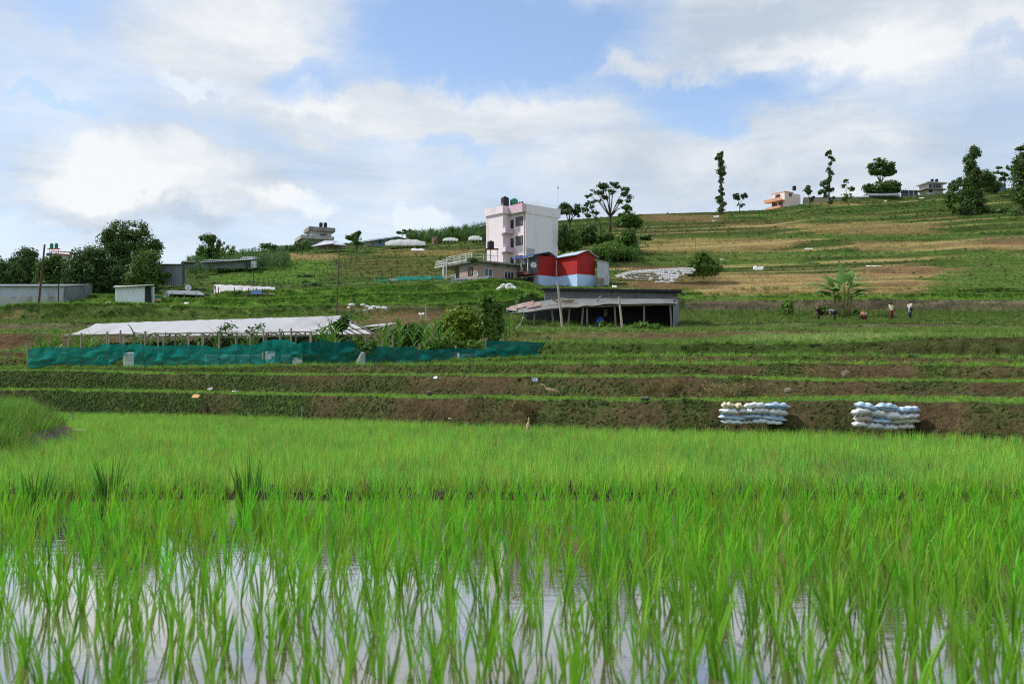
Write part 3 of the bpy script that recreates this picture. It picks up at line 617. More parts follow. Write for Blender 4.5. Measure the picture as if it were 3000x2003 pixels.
def brick_mat():
    m = bpy.data.materials.new('bare_brick'); m.use_nodes = True; t = NT(m.node_tree); b = t.n['Principled BSDF']
    tc = t.add('ShaderNodeTexCoord'); sp = t.add('ShaderNodeSeparateXYZ', {0: tc.outputs['Object']})
    cv = t.add('ShaderNodeCombineXYZ', {0: t.m('ADD', sp.outputs[0], sp.outputs[1]), 1: sp.outputs[2], 2: 0.0})
    bk = t.add('ShaderNodeTexBrick', {'Vector': cv.outputs[0], 'Color1': (0.36, 0.20, 0.15, 1), 'Color2': (0.50, 0.33, 0.25, 1), 'Mortar': (0.36, 0.32, 0.28, 1), 'Scale': 1.0, 'Mortar Size': 0.012, 'Brick Width': 0.24, 'Row Height': 0.085})
    n = t.noise(tc.outputs['Object'], 1.2, 5, 0.6)
    t.put(b.inputs['Base Color'], t.mix(t.rng(n, 0.45, 0.7, 0, 0.55), bk.outputs[0], (0.42, 0.37, 0.32, 1))); b.inputs['Roughness'].default_value = 0.95
    return m
M_BRICK = brick_mat()
def rails(F, T, m, pts, h, n, r=0.025, z0=0.0):
    """railing through frame points (a, b, z): posts and n rails"""
    mb = MB(); P = [F.p(*q) for q in pts]
    for i in range(len(P) - 1):
        L = (P[i + 1] - P[i]).length; k = max(1, int(L / 1.1))
        for j in range(n): mb.beam(P[i] + Vector((0, 0, z0 + (h - z0) * (j + 1) / n)), P[i + 1] + Vector((0, 0, z0 + (h - z0) * (j + 1) / n)), r, 4)
        for j in range(k + 1): q = P[i].lerp(P[i + 1], j / k); mb.beam(q, q + Vector((0, 0, h)), r, 4)
    return mb.build('railing', m, T)
def window(F, T, face, c0, c1, z0, z1, panes, fm=M_FRAME, gm=M_GLASS, off=0.0, curtain=False, name='window'):
    """window on the face a=off ('a') or b=off ('b'): a frame with its panes set back in it"""
    def bx(q0, q1, d0, d1, y0, y1): return (off + d0, off + d1, q0, q1, y0, y1) if face == 'a' else (q0, q1, off + d0, off + d1, y0, y1)
    w = 0.06; fr = [bx(c0, c1, -0.05, 0.06, z0, z0 + w), bx(c0, c1, -0.05, 0.06, z1 - w, z1), bx(c0, c0 + w, -0.048, 0.06, z0 + w, z1 - w), bx(c1 - w, c1, -0.048, 0.06, z0 + w, z1 - w)]
    for i in range(1, panes):
        q = c0 + (c1 - c0) * i / panes; fr.append(bx(q - w / 2, q + w / 2, -0.048, 0.06, z0 + w, z1 - w))
    f = F.part(name, T, fm, *fr)
    for i in range(panes):
        q0 = c0 + (c1 - c0) * i / panes + 0.032; q1 = c0 + (c1 - c0) * (i + 1) / panes - 0.032
        F.part('pane', T, M_CURT if (curtain and i % 2 == 0) else gm, bx(q0, q1, -0.012, 0.02, z0 + w, z1 - w), parent=f)
    return f
def corr(P00, P10, P11, P01, waves, amp, along='u', res=4, th=0.0):
    """corrugated sheet between four corners, ridges run across the 'along' axis"""
    P00, P10, P11, P01 = map(Vector, (P00, P10, P11, P01)); nn = (P10 - P00).cross(P01 - P00).normalized()
    nu = waves * res if along == 'u' else 3; nv = waves * res if along == 'v' else 3; G = []
    for i in range(nv + 1):
        r = []
        for j in range(nu + 1):
            u, v = j / nu, i / nv; p = P00 * (1 - u) * (1 - v) + P10 * u * (1 - v) + P11 * u * v + P01 * (1 - u) * v
            r.append(p + nn * amp * math.sin(2 * math.pi * waves * (u if along == 'u' else v)))
        G.append(r)
    return MB().grid(G)
def shift(mb, T):
    l = T.location; mb.v = [(p[0] - l.x, p[1] - l.y, p[2] - l.z) for p in mb.v]; return mb
def wpart(name, mb, m, T, parent=None, smooth=False): return shift(mb, T).build(name, m, parent or T, smooth)
def tank(loc, r, h, m, label, group=None):
    t = thing('water_tank', label, 'water tank', loc, 0, group)
    prof = []; n = 5
    for i in range(n):
        z0 = h * 0.84 * i / n; z1 = h * 0.84 * (i + 1) / n; prof += [(r, z0 + 0.01), (r, z1 - 0.06), (r * 0.95, z1 - 0.03)]
    prof += [(r * 0.97, h * 0.84), (r * 0.8, h * 0.92), (r * 0.35, h * 0.95)]
    MB().lathe(prof, 18).build('body', m, t, True); MB().lathe([(r * 0.33, h * 0.94), (r * 0.33, h), (r * 0.1, h * 1.02)], 12).build('lid', m, t)
    return t
def dish(loc, r, az, label):
    t = thing('satellite_dish', label, 'satellite dish', loc, az); mb = MB(); G = []
    for i in range(6):
        q = r * i / 5; G.append([(0.35 * q * q / r - 0.1, q * math.cos(a * math.pi / 8), q * math.sin(a * math.pi / 8) + r) for a in range(17)])
    mb.grid(G).build('reflector', M_WHITE, t, True); MB().beam((0, 0, 0), (-0.05, 0, r), 0.03, 6).build('stand', M_CONC, t)
    MB().beam((0, 0, r * 0.15), (0.5 * r, 0, r), 0.015, 5).build('feed_arm', M_CONC, t)
    return t

# ---- four-storey pink house
YB = 145.0; zt = wz(597, YB); zb = wz(812, YB) - 1.5
c = W(1541, 700, YB); T = thing('pink_house', 'tall narrow pale pink house of four storeys with corner balconies', 'house', (c.x, c.y, 0)); F = Fr(c, 42)
zz = lambda py: wz(py, YB)
F.part('wall', T, M_LAV, (0.0, 6.6, 0.0, 7.1, zb, zt - 0.9)); F.part('front_wall', T, M_PINK, (-0.06, -0.003, -0.002, 3.3, zb, zt - 1.1))
F.part('stair_tower', T, M_PINK, (-1.6, -0.06, 3.302, 7.102, zb, zt - 1.12))
F.part('parapet', T, M_PINK2, (-0.75, -0.02, 0.02, 3.0, zz(619), zt), (-0.75, -0.02, 3.0, 3.3, zz(619), zt - 0.05))
F.part('parapet', T, M_PINK, (-1.85, -1.5, 3.05, 7.2, zz(620), zt - 0.06), (-1.5, -0.76, 3.04, 3.3, zz(620), zt - 0.06))
F.part('parapet', T, M_LAV, (0.0, 7.05, -0.10, 0.12, zz(624), zt), (6.85, 7.05, 0.12, 7.1, zz(624), zt), (0, 6.8, 6.9, 7.1, zz(624), zt))
F.part('overhang', T, M_CONC2, (-0.8, 0.0, -0.15, 3.2, zz(622.5), zz(619) - 0.004))
for i, (w0, w1, d0, d1, b0, b1) in enumerate([(632, 658, 637, 665, 665, 679.5), (688.5, 715.5, 692, 720, 721, 735), (746, 773, 748, 776, 777, 791)]):
    window(F, T, 'a', 0.62, 2.15, zz(w1), zz(w0), 3, off=-0.09, curtain=True)
    d = F.part('door', T, M_FRAME, (-0.11, -0.065, 2.62, 3.24, zz(d1), zz(d0))); F.part('panel', T, M_GLASS, (-0.125, -0.112, 2.7, 3.16, zz(d1) + 0.9, zz(d0) - 0.12), parent=d)
    bal = F.part('balcony', T, M_PINK2, (-1.75, -0.07, 2.45, 2.57, zz(b1), zz(b0)), (-1.72, -0.07, 2.57, 3.29, zz(b1), zz(b1) + 0.15))
    F.part('balcony_front', T, M_PINK, (-1.88, -1.76, 2.44, 3.75, zz(b1), zz(b0)), parent=bal)
    F.part('balcony_rail', T, M_STEEL, (-1.84, -1.80, 2.5, 3.7, zz(b0) + 0.25, zz(b0) + 0.3), (-1.84, -1.80, 2.5, 2.54, zz(b0), zz(b0) + 0.25), parent=bal)
pm = MB(); F.box(pm, -0.16, -0.08, 0.18, 0.26, zb, zz(622)); pm.build('drainpipe', mat('rusty_pink_pipe', (0.42, 0.30, 0.30), 0.7), T)
rails(F, T, M_STEEL, [(0.1, 0.05, zt), (6.9, 0.05, zt)], 0.35, 1, 0.02)
rails(F, T, M_STEEL, [(-1.6, 3.3, zt - 0.1), (-1.6, 7.0, zt - 0.1)], 0.45, 2, 0.02)
F.part('plaster_patch', T, mat('grey_render', (0.42, 0.43, 0.47), 0.9, 0.1), (0.15, 1.7, -0.03, -0.004, zz(748), zz(726)))
fp = W(1541, 700, YB)
def rp(a, b, z): return Vector((c.x, c.y, 0)) + F.p(a, b, z)
F.part('tank_stand', T, M_CONC2, (-0.2, 3.2, 4.4, 6.3, zt - 0.9, zt + 0.12))
tank(rp(0.4, 5.1, zt + 0.12), 0.62, 1.75, M_BLACK, 'black ribbed water tank on the roof of the tall pink house')
tank(rp(1.7, 4.5, zt + 0.12), 0.6, 1.55, M_GREEN, 'green water tank beside the black one on the pink house roof')
t_ = thing('antenna_mast', 'tall thin steel mast on the back corner of the pink house roof', 'mast', rp(6.8, 0.2, zt - 0.5))
MB().beam((0, 0, 0), (0, 0, 4.3), 0.035, 5).build('pole', M_STEEL, t_); MB().beam((-0.12, 0, 3.7), (0.15, 0, 3.95), 0.07, 6).build('antenna_head', M_METAL, t_); MB().beam((0.0, 0, 4.3), (0.0, 0, 4.75), 0.012, 4).build('spike', M_STEEL, t_)
t_ = thing('television_antenna', 'small T-shaped television antenna on the pink house roof edge', 'antenna', rp(2.6, 0.3, zt - 0.2))
MB().beam((0, 0, 0), (0, 0, 1.0), 0.025, 5).build('pole', M_STEEL, t_); MB().beam((-0.55, 0, 1.0), (0.55, 0, 0.98), 0.018, 4).beam((-0.3, 0.1, 0.9), (0.3, -0.1, 0.92), 0.012, 4).build('element', M_STEEL, t_)
for i, b in enumerate((0.35, 0.95, 1.5)):
    t_ = thing('flower_pot', ('red flower pot at the corner of the pink house parapet', 'red flower pot, middle of three on the pink house parapet', 'red flower pot nearest the tanks on the pink house parapet')[i], 'flower pot', rp(-0.4, b, zt))
    MB().lathe([(0.13, 0), (0.18, 0.28), (0.15, 0.28)], 10).build('pot', mat('red_pot', (0.35, 0.03, 0.03), 0.6), t_); leafy = leafy_mesh('flower_leaves', 14, 0.16, 0.09, leaf_mat('pot_leaf', (0.05, 0.09, 0.02), (0.09, 0.12, 0.03)), 40 + i); put('leaves', leafy, t_, (0, 0, 0.26))
# black tank on a stand before the pink wall
q = W(1437, 770, 122); t_ = thing('tank_stand', 'thin steel stand holding a black tank against the pink wall', 'stand', (q.x, q.y, q.z - 0.2))
h_ = wz(730.5, 122) - q.z + 0.2
mb = MB()
for sx in (-0.5, 0.0, 0.9):
    for sy in (-0.4, 0.4): MB().beam((sx, sy, 0), (sx, sy, h_), 0.03, 4).build('leg', M_METAL, t_)
MB().box(-0.6, 1.0, -0.5, 0.5, h_, h_ + 0.05).build('platform', M_METAL, t_); MB().beam((-0.5, -0.4, h_ * .55), (0.9, -0.4, h_ * .55), 0.02, 4).build('brace', M_METAL, t_)
tank((q.x + 0.02, q.y, q.z - 0.15 + h_), 0.43, 1.02, M_BLACK, 'black water tank raised on a thin steel stand')

# ---- brick house with roof terrace
YB = 112.0; c = W(1398, 800, YB); zz = lambda py: wz(py, YB); zb = zz(828) - 1.2
T = thing('brick_house', 'low bare brick house with concrete roof terrace and white railings', 'house', (c.x, c.y, 0)); F = Fr(c, 38)
F.part('wall', T, M_BRICK, (0, 6.3, 0, 3.5, zb, zz(776)))
F.part('lintel_band', T, M_CONC, (-0.03, 6.33, -0.03, 3.53, zz(776) + 0.003, zz(768)))
rf = F.part('roof', T, M_CONC, (-0.6, 6.9, -0.6, 5.0, zz(767.8), zz(763)))
F.part('roof_slab', T, M_CONC2, (-0.7, 2.6, 5.0, 7.7, zz(768), zz(763.5)), parent=rf); F.part('roof_edge', T, M_CONC2, (-0.64, -0.44, 0.9, 5.0, zz(763), zz(757)), parent=rf)
F.part('porch_wall', T, M_CONC, (1.2, 1.4, 3.5, 6.2, zb, zz(768) - 0.01))
for a, b in ((-0.4, 6.1), (2.2, 6.1)): F.part('pillar', T, M_CONC2, (a - 0.16, a + 0.16, b - 0.16, b + 0.16, zb, zz(768) - 0.006))
F.part('porch_floor', T, M_CONC2, (-0.45, 1.2, 3.55, 5.85, zz(819), zz(808)))
rails(F, T, M_STEEL, [(-0.4, 3.7, zz(808)), (-0.4, 5.8, zz(808))], 0.5, 3, 0.03)
rails(F, T, M_STEEL, [(-0.55, 0.3, zz(757)), (-0.55, 5.0, zz(757)), (-0.6, 5.0, zz(763.5)), (-0.6, 7.6, zz(763.5)), (2.4, 7.6, zz(763.5))], 0.62, 3, 0.035)
rails(F, T, M_STEEL, [(-0.5, 0.3, zz(760)), (2.6, 0.2, zz(760))], 0.7, 2, 0.025)
window(F, T, 'b', 0.95, 2.15, zz(807), zz(783), 2, mat('blue_white_frame', (0.55, 0.57, 0.65), 0.5), M_GLASS, -0.02, True)
window(F, T, 'b', 3.85, 5.25, zz(812), zz(786), 3, mat('blue_white_frame', (0.55, 0.57, 0.65), 0.5), M_GLASS, -0.02, False)
window(F, T, 'a', 0.85, 1.75, zz(804), zz(780), 2, M_FRAME, M_GLASS, -0.02, True)
F.part('window_sill', T, M_CONC2, (0.85, 2.25, -0.18, -0.025, zz(809.5), zz(807) - 0.003)); F.part('window_sill', T, M_CONC2, (3.75, 5.35, -0.18, -0.025, zz(814.5), zz(812) - 0.003))
la = thing('ladder', 'white steel ladder standing against the brick house porch', 'ladder', (c.x, c.y, 0)); mb1 = MB(); mb2 = MB(); rg = MB()
A0, A1 = F.p(-0.85, 5.0, zz(826)), F.p(-0.72, 5.05, zz(742)); B0, B1 = F.p(-0.85, 5.6, zz(826)), F.p(-0.72, 5.65, zz(752))
MB().beam(A0, A1, 0.04, 4).build('side_rail', M_STEEL, la); MB().beam(B0, B1, 0.04, 4).build('side_rail', M_STEEL, la)
for i in range(10):
    k = 0.08 + i * 0.085; rg = MB().beam(A0.lerp(A1, k), B0.lerp(B1, k), 0.025, 4).build('rung', M_STEEL, la)
lt = thing('lean_to', 'low grey tin lean-to in front of the brick house', 'lean-to', W(1375, 822, 107)); f0 = W(1318, 818, 106); f1 = W(1354, 812, 106.5); f2 = W(1432, 812, 107.5)
wpart('roof', corr(W(1316, 821, 105.5), W(1430, 814, 105.5), W(1434, 811, 108), W(1354, 812.5, 108), 10, 0.02), M_TIND, lt)
wpart('wall', MB().slab([W(1320, 821.5, 105.8), W(1352, 816.5, 105.8), W(1352, 830, 105.8), W(1320, 830, 105.8)], 0.05).slab([W(1354, 822, 105.9), W(1428, 816, 105.9), W(1428, 830, 105.9), W(1354, 830, 105.9)], 0.05), M_TIN, lt)
dish(W(1394, 806, 110.5) + Vector((0, 0, -0.1)), 0.26, -1.9, 'small white satellite dish at the corner of the brick house')
# plant hanging over the roof edge
hp = put('hanging_plant', leafy_mesh('hanging_plant', 320, 0.75, 0.13, leaf_mat('hang_leaf', (0.03, 0.07, 0.015), (0.07, 0.13, 0.03)), 77)); hp.location = W(1384, 766, 111); hp.scale = (1, 0.7, 0.8)
tag(hp, 'leafy plant spilling over the brick house roof edge', 'plant')
# woman at roof edge is a drying garment heap: dark cloth over a chair
# ---- red and pale blue house
YB = 113.0; c = W(1691, 800, YB); zz = lambda py: wz(py, YB); zb = zz(845) - 1.4
T = thing('red_house', 'red house with pale blue lower walls and two blue tin gables', 'house', (c.x, c.y, 0)); F = Fr(c, 38)
zs = zz(802); ze = zz(745); za = zz(732)
F.part('wall', T, M_BLUE, (0, 2.75, 0, 3.65, zb, zs)); F.part('wall', T, M_BLUE, (-2.72, -0.002, 3.64, 6.3, zb, zs))
def gable(a0, a1, b0, b1):
    mb = MB(); am = (a0 + a1) / 2; P = []
    for b in (b0, b1): P += [F.p(a0, b, zs + 0.002), F.p(a1, b, zs + 0.002), F.p(a1, b, ze), F.p(am, b, za), F.p(a0, b, ze)]
    mb.add(P, [(0, 1, 2, 3, 4), (9, 8, 7, 6, 5), (0, 5, 6, 1), (1, 6, 7, 2), (4, 9, 5, 0), (2, 7, 8, 3), (3, 8, 9, 4)]); return mb.build('upper_wall', M_RED, T)
gable(-0.004, 2.755, -0.004, 3.65); gable(-1.3, 0.0, 3.636, 6.2)
F.part('upper_wall', T, M_RED, (-2.72, -1.302, 3.637, 3.75, zs + 0.002, ze + 0.01))
def roof2(a0, a1, b0, b1, am, m, lo, hi):
    mb = MB(); o = 0.05
    mb.slab([F.p(a0, b0, lo), F.p(am, b0, hi), F.p(am, b1, hi), F.p(a0, b1, lo)], -o); mb.slab([F.p(am, b0, hi), F.p(a1, b0, lo), F.p(a1, b1, lo), F.p(am, b1, hi)], -o)
    return mb.build('roof', m, T)
roof2(-0.35, 3.1, -0.3, 3.9, 1.375, M_BROOF2, ze - 0.13, za + 0.03)
r1 = MB(); r1.slab([F.p(-4.3, 3.3, zz(748)), F.p(-1.3, 3.3, za + 0.02), F.p(-1.3, 6.5, za + 0.02), F.p(-4.3, 6.5, zz(748))], -0.05); r1.slab([F.p(-1.3, 3.3, za + 0.02), F.p(0.0, 3.3, ze - 0.1), F.p(0.0, 6.5, ze - 0.1), F.p(-1.3, 6.5, za + 0.02)], -0.05); r1.build('roof', M_BROOF, T); F.part('roof_fascia', T, mat('bright_blue_edge', (0.05, 0.12, 0.48), 0.6), (-4.32, -4.2, 3.3, 6.5, zz(750.5), zz(747)))
F.part('balcony', T, mat('maroon_wood', (0.10, 0.035, 0.035), 0.7), (-3.9, -2.73, 3.8, 6.3, zz(801), zz(798)), (-3.9, -3.82, 3.8, 6.3, zz(798), zz(790)))
rails(F, T, mat('maroon_wood', (0.10, 0.035, 0.035), 0.7), [(-3.85, 3.85, zz(798)), (-3.85, 6.25, zz(798))], 0.75, 3, 0.04)
F.part('back_wall', T, mat('grey_blue_recess_wall', (0.16, 0.19, 0.22), 0.9, 0.5, 2.5), (-2.85, -2.73, 3.76, 6.3, zz(800), ze)); F.part('lower_wall', T, mat('lilac_wall', (0.35, 0.30, 0.48), 0.9), (-2.9, -2.74, 3.66, 6.3, zb, zz(803)))  # upper balcony back wall in a mottled dark grey-blue tone
F.part('door', T, M_GLASS, (-2.94, -2.905, 4.3, 5.4, zz(836), zz(806)))
for b in (4.2, 5.4): F.part('post', T, M_STEEL, (-3.9, -3.82, b - 0.05, b + 0.05, zz(801), zz(748)))
F.part('drainpipe', T, M_STEEL, (-0.12, -0.02, 3.5, 3.6, zz(803), zz(752)))
F.part('red_trim', T, M_RED, (-0.03, -0.006, 0.0, 3.6, zs + 0.006, zs + 0.05))
dish(W(1563, 774, 111.4) + Vector((0, 0, -0.4)), 0.33, -1.7, 'white satellite dish hanging at the red house balcony')
# grey tin shed and stone base beside it
q = W(1766, 835, 114); T = thing('tin_shed', 'grey tin shed standing against the end of the red house', 'shed', (q.x, q.y, q.z)); F = Fr(q, 38)
wpart('wall', corr(W(1750, 764, 114), W(1783, 770, 116), W(1783, 836, 116), W(1750, 836, 114), 9, 0.03), M_TIN, T); wpart('roof', MB().slab([W(1748, 763, 113.7), W(1786, 769, 116), W(1775, 766, 119), W(1740, 760, 117)], 0.04), M_TIND, T)
wpart('side_wall', MB().slab([W(1783.5, 770, 116), W(1776, 767, 119), W(1776, 836, 119), W(1783.5, 836, 116)], 0.04), M_TIN, T)
q = W(1758, 842, 113); T = thing('stone_plinth', 'rough stone plinth at the foot of the red house end', 'plinth', (q.x, q.y, q.z - 0.8))
sm = MB()
for i in range(6):
    for j in range(5):
        x = (j - 2) * 0.19 + 0.05 * random.uniform(-1, 1); z = i * 0.32; MB().box(x - 0.09, x + 0.09, -0.1 - 0.04 * random.random(), 0.6, z + 0.01, z + 0.3).build('stone', mat('plinth_stone', (0.26, 0.23, 0.19), 0.95, 0.3, 2), T)

# ---- open cattle shed
Yf, Yb = 72.0, 78.0
base = W(1740, 962, Yf); T = thing('cattle_shed', 'long open cattle shed with sagging tin roof and dark interior', 'shed', (base.x, base.y, base.z))
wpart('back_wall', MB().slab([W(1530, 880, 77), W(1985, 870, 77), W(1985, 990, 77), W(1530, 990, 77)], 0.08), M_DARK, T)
wpart('clerestory', corr(W(1594, 849, 75), W(1985, 853, 75), W(1985, 880, 75), W(1594, 886, 75), 6, 0.07, 'v', 6), mat('dull_tin', (0.30, 0.31, 0.32), 0.7, 0.2, 0.8), T)
tp = MB(); tp.slab([W(1588, 843.5, 74.5), W(1996, 849, 74.5), W(1996, 855, 74.5), W(1588, 850, 74.5)], 0.05); tp.slab([W(1586, 846, 74.6), W(1995, 855, 74.6), W(1998, 851, 79), W(1590, 845, 79)], 0.1); tp.slab([W(1960, 850, 74.5), W(2008, 861, 74.5), W(2008, 858, 78), W(1960, 847, 78)], 0.06); wpart('upper_roof', tp, mat('black_roof_edge', (0.03, 0.03, 0.033), 0.8, 0.3, 2), T)
# lower roof: bilinear grid that sags to the left
def lroof(u, v):
    px = 1483 + (1985 - 1483) * u
    top = np.interp(px, [1483, 1560, 1640, 1715, 1985], [902, 884, 876, 871, 874]); bot = np.interp(px, [1483, 1500, 1545, 1600, 1660, 1690, 1712, 1735, 1770, 1985], [912, 917, 914, 905, 899, 900, 895, 896, 891, 889])
    Y = np.interp(px, [1483, 1715, 1985], [74.2, 74.8, 74.8]) * v + 71.5 * (1 - v); p = W(px, bot + (top - bot) * v, Y)
    p.z += 0.04 * mnoise.noise(Vector((u * 9, v * 3, 1))); return p
wpart('lower_roof', MB().grid([[lroof(j / 60, i / 5) for j in range(61)] for i in range(6)]), mat('weathered_roof_tin', (0.19, 0.19, 0.185), 0.75, 0.25, 0.5, metal=0.0, dirt=(0.12, 0.12, 0.12), dirt_amt=0.5), T)
for k, (x0, x1) in enumerate(((0.02, 0.10), (0.07, 0.16), (0.12, 0.2), (0.0, 0.06))):
    v0, v1 = ((0.45, 1.0), (0.5, 1.02), (0.3, 0.75), (0.05, 0.5))[k]
    r_ = MB().slab([lroof(x0, v0), lroof(x1, v0), lroof(x1, v1), lroof(x0, v1)], 0.03); r_.v = [(a, b, cc + 0.06 + 0.02 * k) for a, b, cc in r_.v]; wpart('rusty_sheet', r_, M_RUST, T)
wpart('end_wall', corr(W(1972, 876, 72.2), W(1990, 872, 77), W(1990, 990, 77), W(1972, 990, 72.2), 14, 0.03), M_TIND, T)
for px, top, bot, lean in ((1565, 905, 965, 2), (1620, 903, 972, -5), (1667, 900, 952, 2), (1706, 897, 966, 3), (1720, 905, 958, 0), (1802, 893, 957, -2), (1887, 890, 946, 0), (1965, 889, 952, -2)):
    wpart('post', MB().tube([W(px + lean, top - 2, 72.0), W(px, (top + bot) / 2, 72.0), W(px - lean, bot + 14, 72.0)], [0.07, 0.075, 0.08], 6), M_WOOD, T)
wpart('eave_beam', MB().tube([W(1500, 919, 71.8), W(1600, 907, 71.8), W(1712, 898, 71.8), W(1980, 891, 71.8)], 0.06, 5), M_WOOD, T)
cl = MB().slab([W(1769, 908, 76.8), W(1779, 906, 76.8), W(1779, 926, 76.8), W(1769, 928, 76.8)], 0.03); tq = thing('cloth', 'pale pink cloth hanging on the dark wall inside the cattle shed', 'cloth', W(1774, 917, 76.8)); wpart('sheet', cl, mat('pink_cloth', (0.62, 0.45, 0.45), 0.9), tq)
tq = thing('barrel', 'bright blue plastic barrel in the cattle shed', 'barrel', gpt(1758, 73.2)); tq.location.z = W(1758, 955, 73.2).z; MB().lathe([(0.24, 0), (0.29, 0.1), (0.30, 0.3), (0.29, 0.5), (0.22, 0.6)], 14).build('body', mat('blue_plastic', (0.03, 0.13, 0.5), 0.4), tq, True); MB().lathe([(0.22, 0.6), (0.22, 0.64)], 14).build('lid', mat('blue_plastic', (0.03, 0.13, 0.5), 0.4), tq)
for i in range(26):
    px = 1525 + 165 * RNG.uniform(); py = 955 + 13 * RNG.uniform(); L = RNG.uniform(0.5, 1.4); a = RNG.normal(0, 0.2); p = W(px, py, 71.2 + RNG.uniform(0, 0.8)); d = Vector((math.cos(a), RNG.normal(0, 0.3), RNG.normal(0, 0.12))) * L / 2
    g_ = MB().tube([p - d, p + d], [0.055, 0.045], 6).build('log', (M_WOOD, M_RUST, M_WOODL)[i % 3]); tag(g_, 'split log in the jumbled firewood pile at the low end of the cattle shed', 'log', 'firewood logs beside the cattle shed')
for i, (x0, y0, x1, y1) in enumerate(((1616, 881, 1650, 897), (1640, 880, 1684, 883), (1645, 888, 1680, 886), (1655, 893, 1696, 896), (1660, 884, 1676, 893), (1562, 905, 1620, 896), (1750, 886, 1760, 873))):
    v0 = W(x0, y0, 72.6); v1 = W(x1, y1, 72.9); v0.z += 0.12; v1.z += 0.12
    g_ = MB().tube([v0, v1], [0.07, 0.06], 5).build('plank', (M_WOOD, M_WOODL)[i % 2]); tag(g_, ('plank slanting down the shed roof, topmost of the loose ones', 'plank lying along the top of the loose planks on the shed roof', 'plank in the middle of the loose planks on the shed roof', 'plank lying lowest among the loose planks on the shed roof', 'short plank crossing the others on the shed roof', 'long plank on the sagging low end of the shed roof', 'short stick leaning on the smooth grey part of the shed roof')[i], 'plank', 'planks lying on the cattle shed roof')
fs = put('feed_sack', None) if False else None

# ---- sheds at the left
def tin_shed(name, label, front, Yq, top, bot, side_px, side_top, side_bot, Ys, mfront, mside, cap=M_TIND, lower=None, waves=20):
    x0, x1 = front; T = thing(name, label, 'shed', W((x0 + x1) / 2, bot, Yq))
    wpart('front_wall', corr(W(x0, top, Yq), W(x1, top, Yq), W(x1, lower or bot + 6, Yq), W(x0, lower or bot + 6, Yq), waves, 0.025), mfront, T)
    if lower: wpart('lower_wall', MB().slab([W(x0, lower, Yq), W(x1, lower, Yq), W(x1, bot + 8, Yq), W(x0, bot + 8, Yq)], 0.12), M_CONC2, T)
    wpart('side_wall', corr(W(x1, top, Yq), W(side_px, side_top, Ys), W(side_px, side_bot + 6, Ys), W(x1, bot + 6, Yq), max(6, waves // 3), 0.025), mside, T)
    wpart('roof', MB().slab([W(x0 - 2, top - 1, Yq - 0.3), W(x1 + 1, top - 1, Yq - 0.3), W(side_px + 2, side_top - 1.5, Ys), W(x0 + (side_px - x1) - 2, side_top - 1.5, Ys)], 0.05), cap, T)
    return T
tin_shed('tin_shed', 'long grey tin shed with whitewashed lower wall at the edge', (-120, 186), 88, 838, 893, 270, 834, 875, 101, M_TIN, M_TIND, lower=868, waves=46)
T = tin_shed('tin_hut', 'small white tin hut with a dark doorway on the grass', (337, 424), 90, 841, 896, 426, 838, 896, 93, M_TINW, M_TINW, M_CONC2, waves=16)
wpart('doorway', MB().slab([W(425, 840, 90.05), W(446, 838, 90.6), W(446, 897, 90.6), W(425, 897, 90.05)], 0.05), M_DARK, T); wpart('open_door', corr(W(441, 839, 90.4), W(452, 840, 89.4), W(452, 896, 89.4), W(446, 896, 90.4), 3, 0.02), M_TIN, T)
wpart('eave', MB().slab([W(331, 841, 89.6), W(452, 833.5, 89.6), W(450, 833, 94), W(335, 838, 94)], 0.06), M_CONC2, T)
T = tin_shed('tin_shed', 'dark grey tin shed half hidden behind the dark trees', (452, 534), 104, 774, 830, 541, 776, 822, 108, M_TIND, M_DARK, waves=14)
wpart('door', MB().slab([W(464, 804, 103.9), W(477, 804, 103.9), W(477, 832, 103.9), W(464, 832, 103.9)], 0.05), mat('rust_red_door', (0.16, 0.04, 0.035), 0.8), T)
# low shacks with tarpaulins
T = thing('shack', 'low dark shack with flat tin roof between hut and white shelter', 'shack', W(535, 868, 94))
wpart('wall', MB().slab([W(500, 856, 94.5), W(612, 862, 94.5), W(612, 880, 94.5), W(500, 882, 94.5)], 0.1), M_DARK, T); wpart('roof', MB().slab([W(476, 860, 92.5), W(600, 864, 92.5), W(585, 852, 97), W(498, 850, 97)], 0.06), M_TIND, T)
for i, px in enumerate((505, 540, 575)): wpart('post', MB().beam(W(px, 858, 92.6), W(px, 884, 92.6), 0.06, 5), M_WOOD, T)
T = thing('tarpaulin', 'pale crumpled tarpaulin draped beside the low dark shack', 'tarpaulin', W(488, 870, 92)); wpart('sheet', MB().grid([[W(482 + 12 * j / 6 + 2 * math.sin(i * 2 + j), 852 + 26 * i / 8, 92 - 0.15 * math.sin(j * 2.1 + i)) for j in range(7)] for i in range(9)]), M_WHITE, T, smooth=True)
tq = thing('crate', 'small pale yellow crate beside the white tin hut', 'crate', W(463, 882, 91)); MB().box(-0.22, 0.22, -0.2, 0.2, 0, 0.28).build('body', mat('pale_yellow', (0.6, 0.5, 0.28), 0.8), tq); MB().box(-0.25, 0.25, -0.22, 0.22, 0.28, 0.45).build('cloth_cover', mat('teal_cloth', (0.02, 0.22, 0.17), 0.8), tq)
dish(W(551, 851, 93.5), 0.3, -1.2, 'white satellite dish on the low dark shack roof')
T = thing('plastic_shelter', 'white plastic covered shelter with thin posts on the green terrace', 'shelter', W(715, 862, 100))
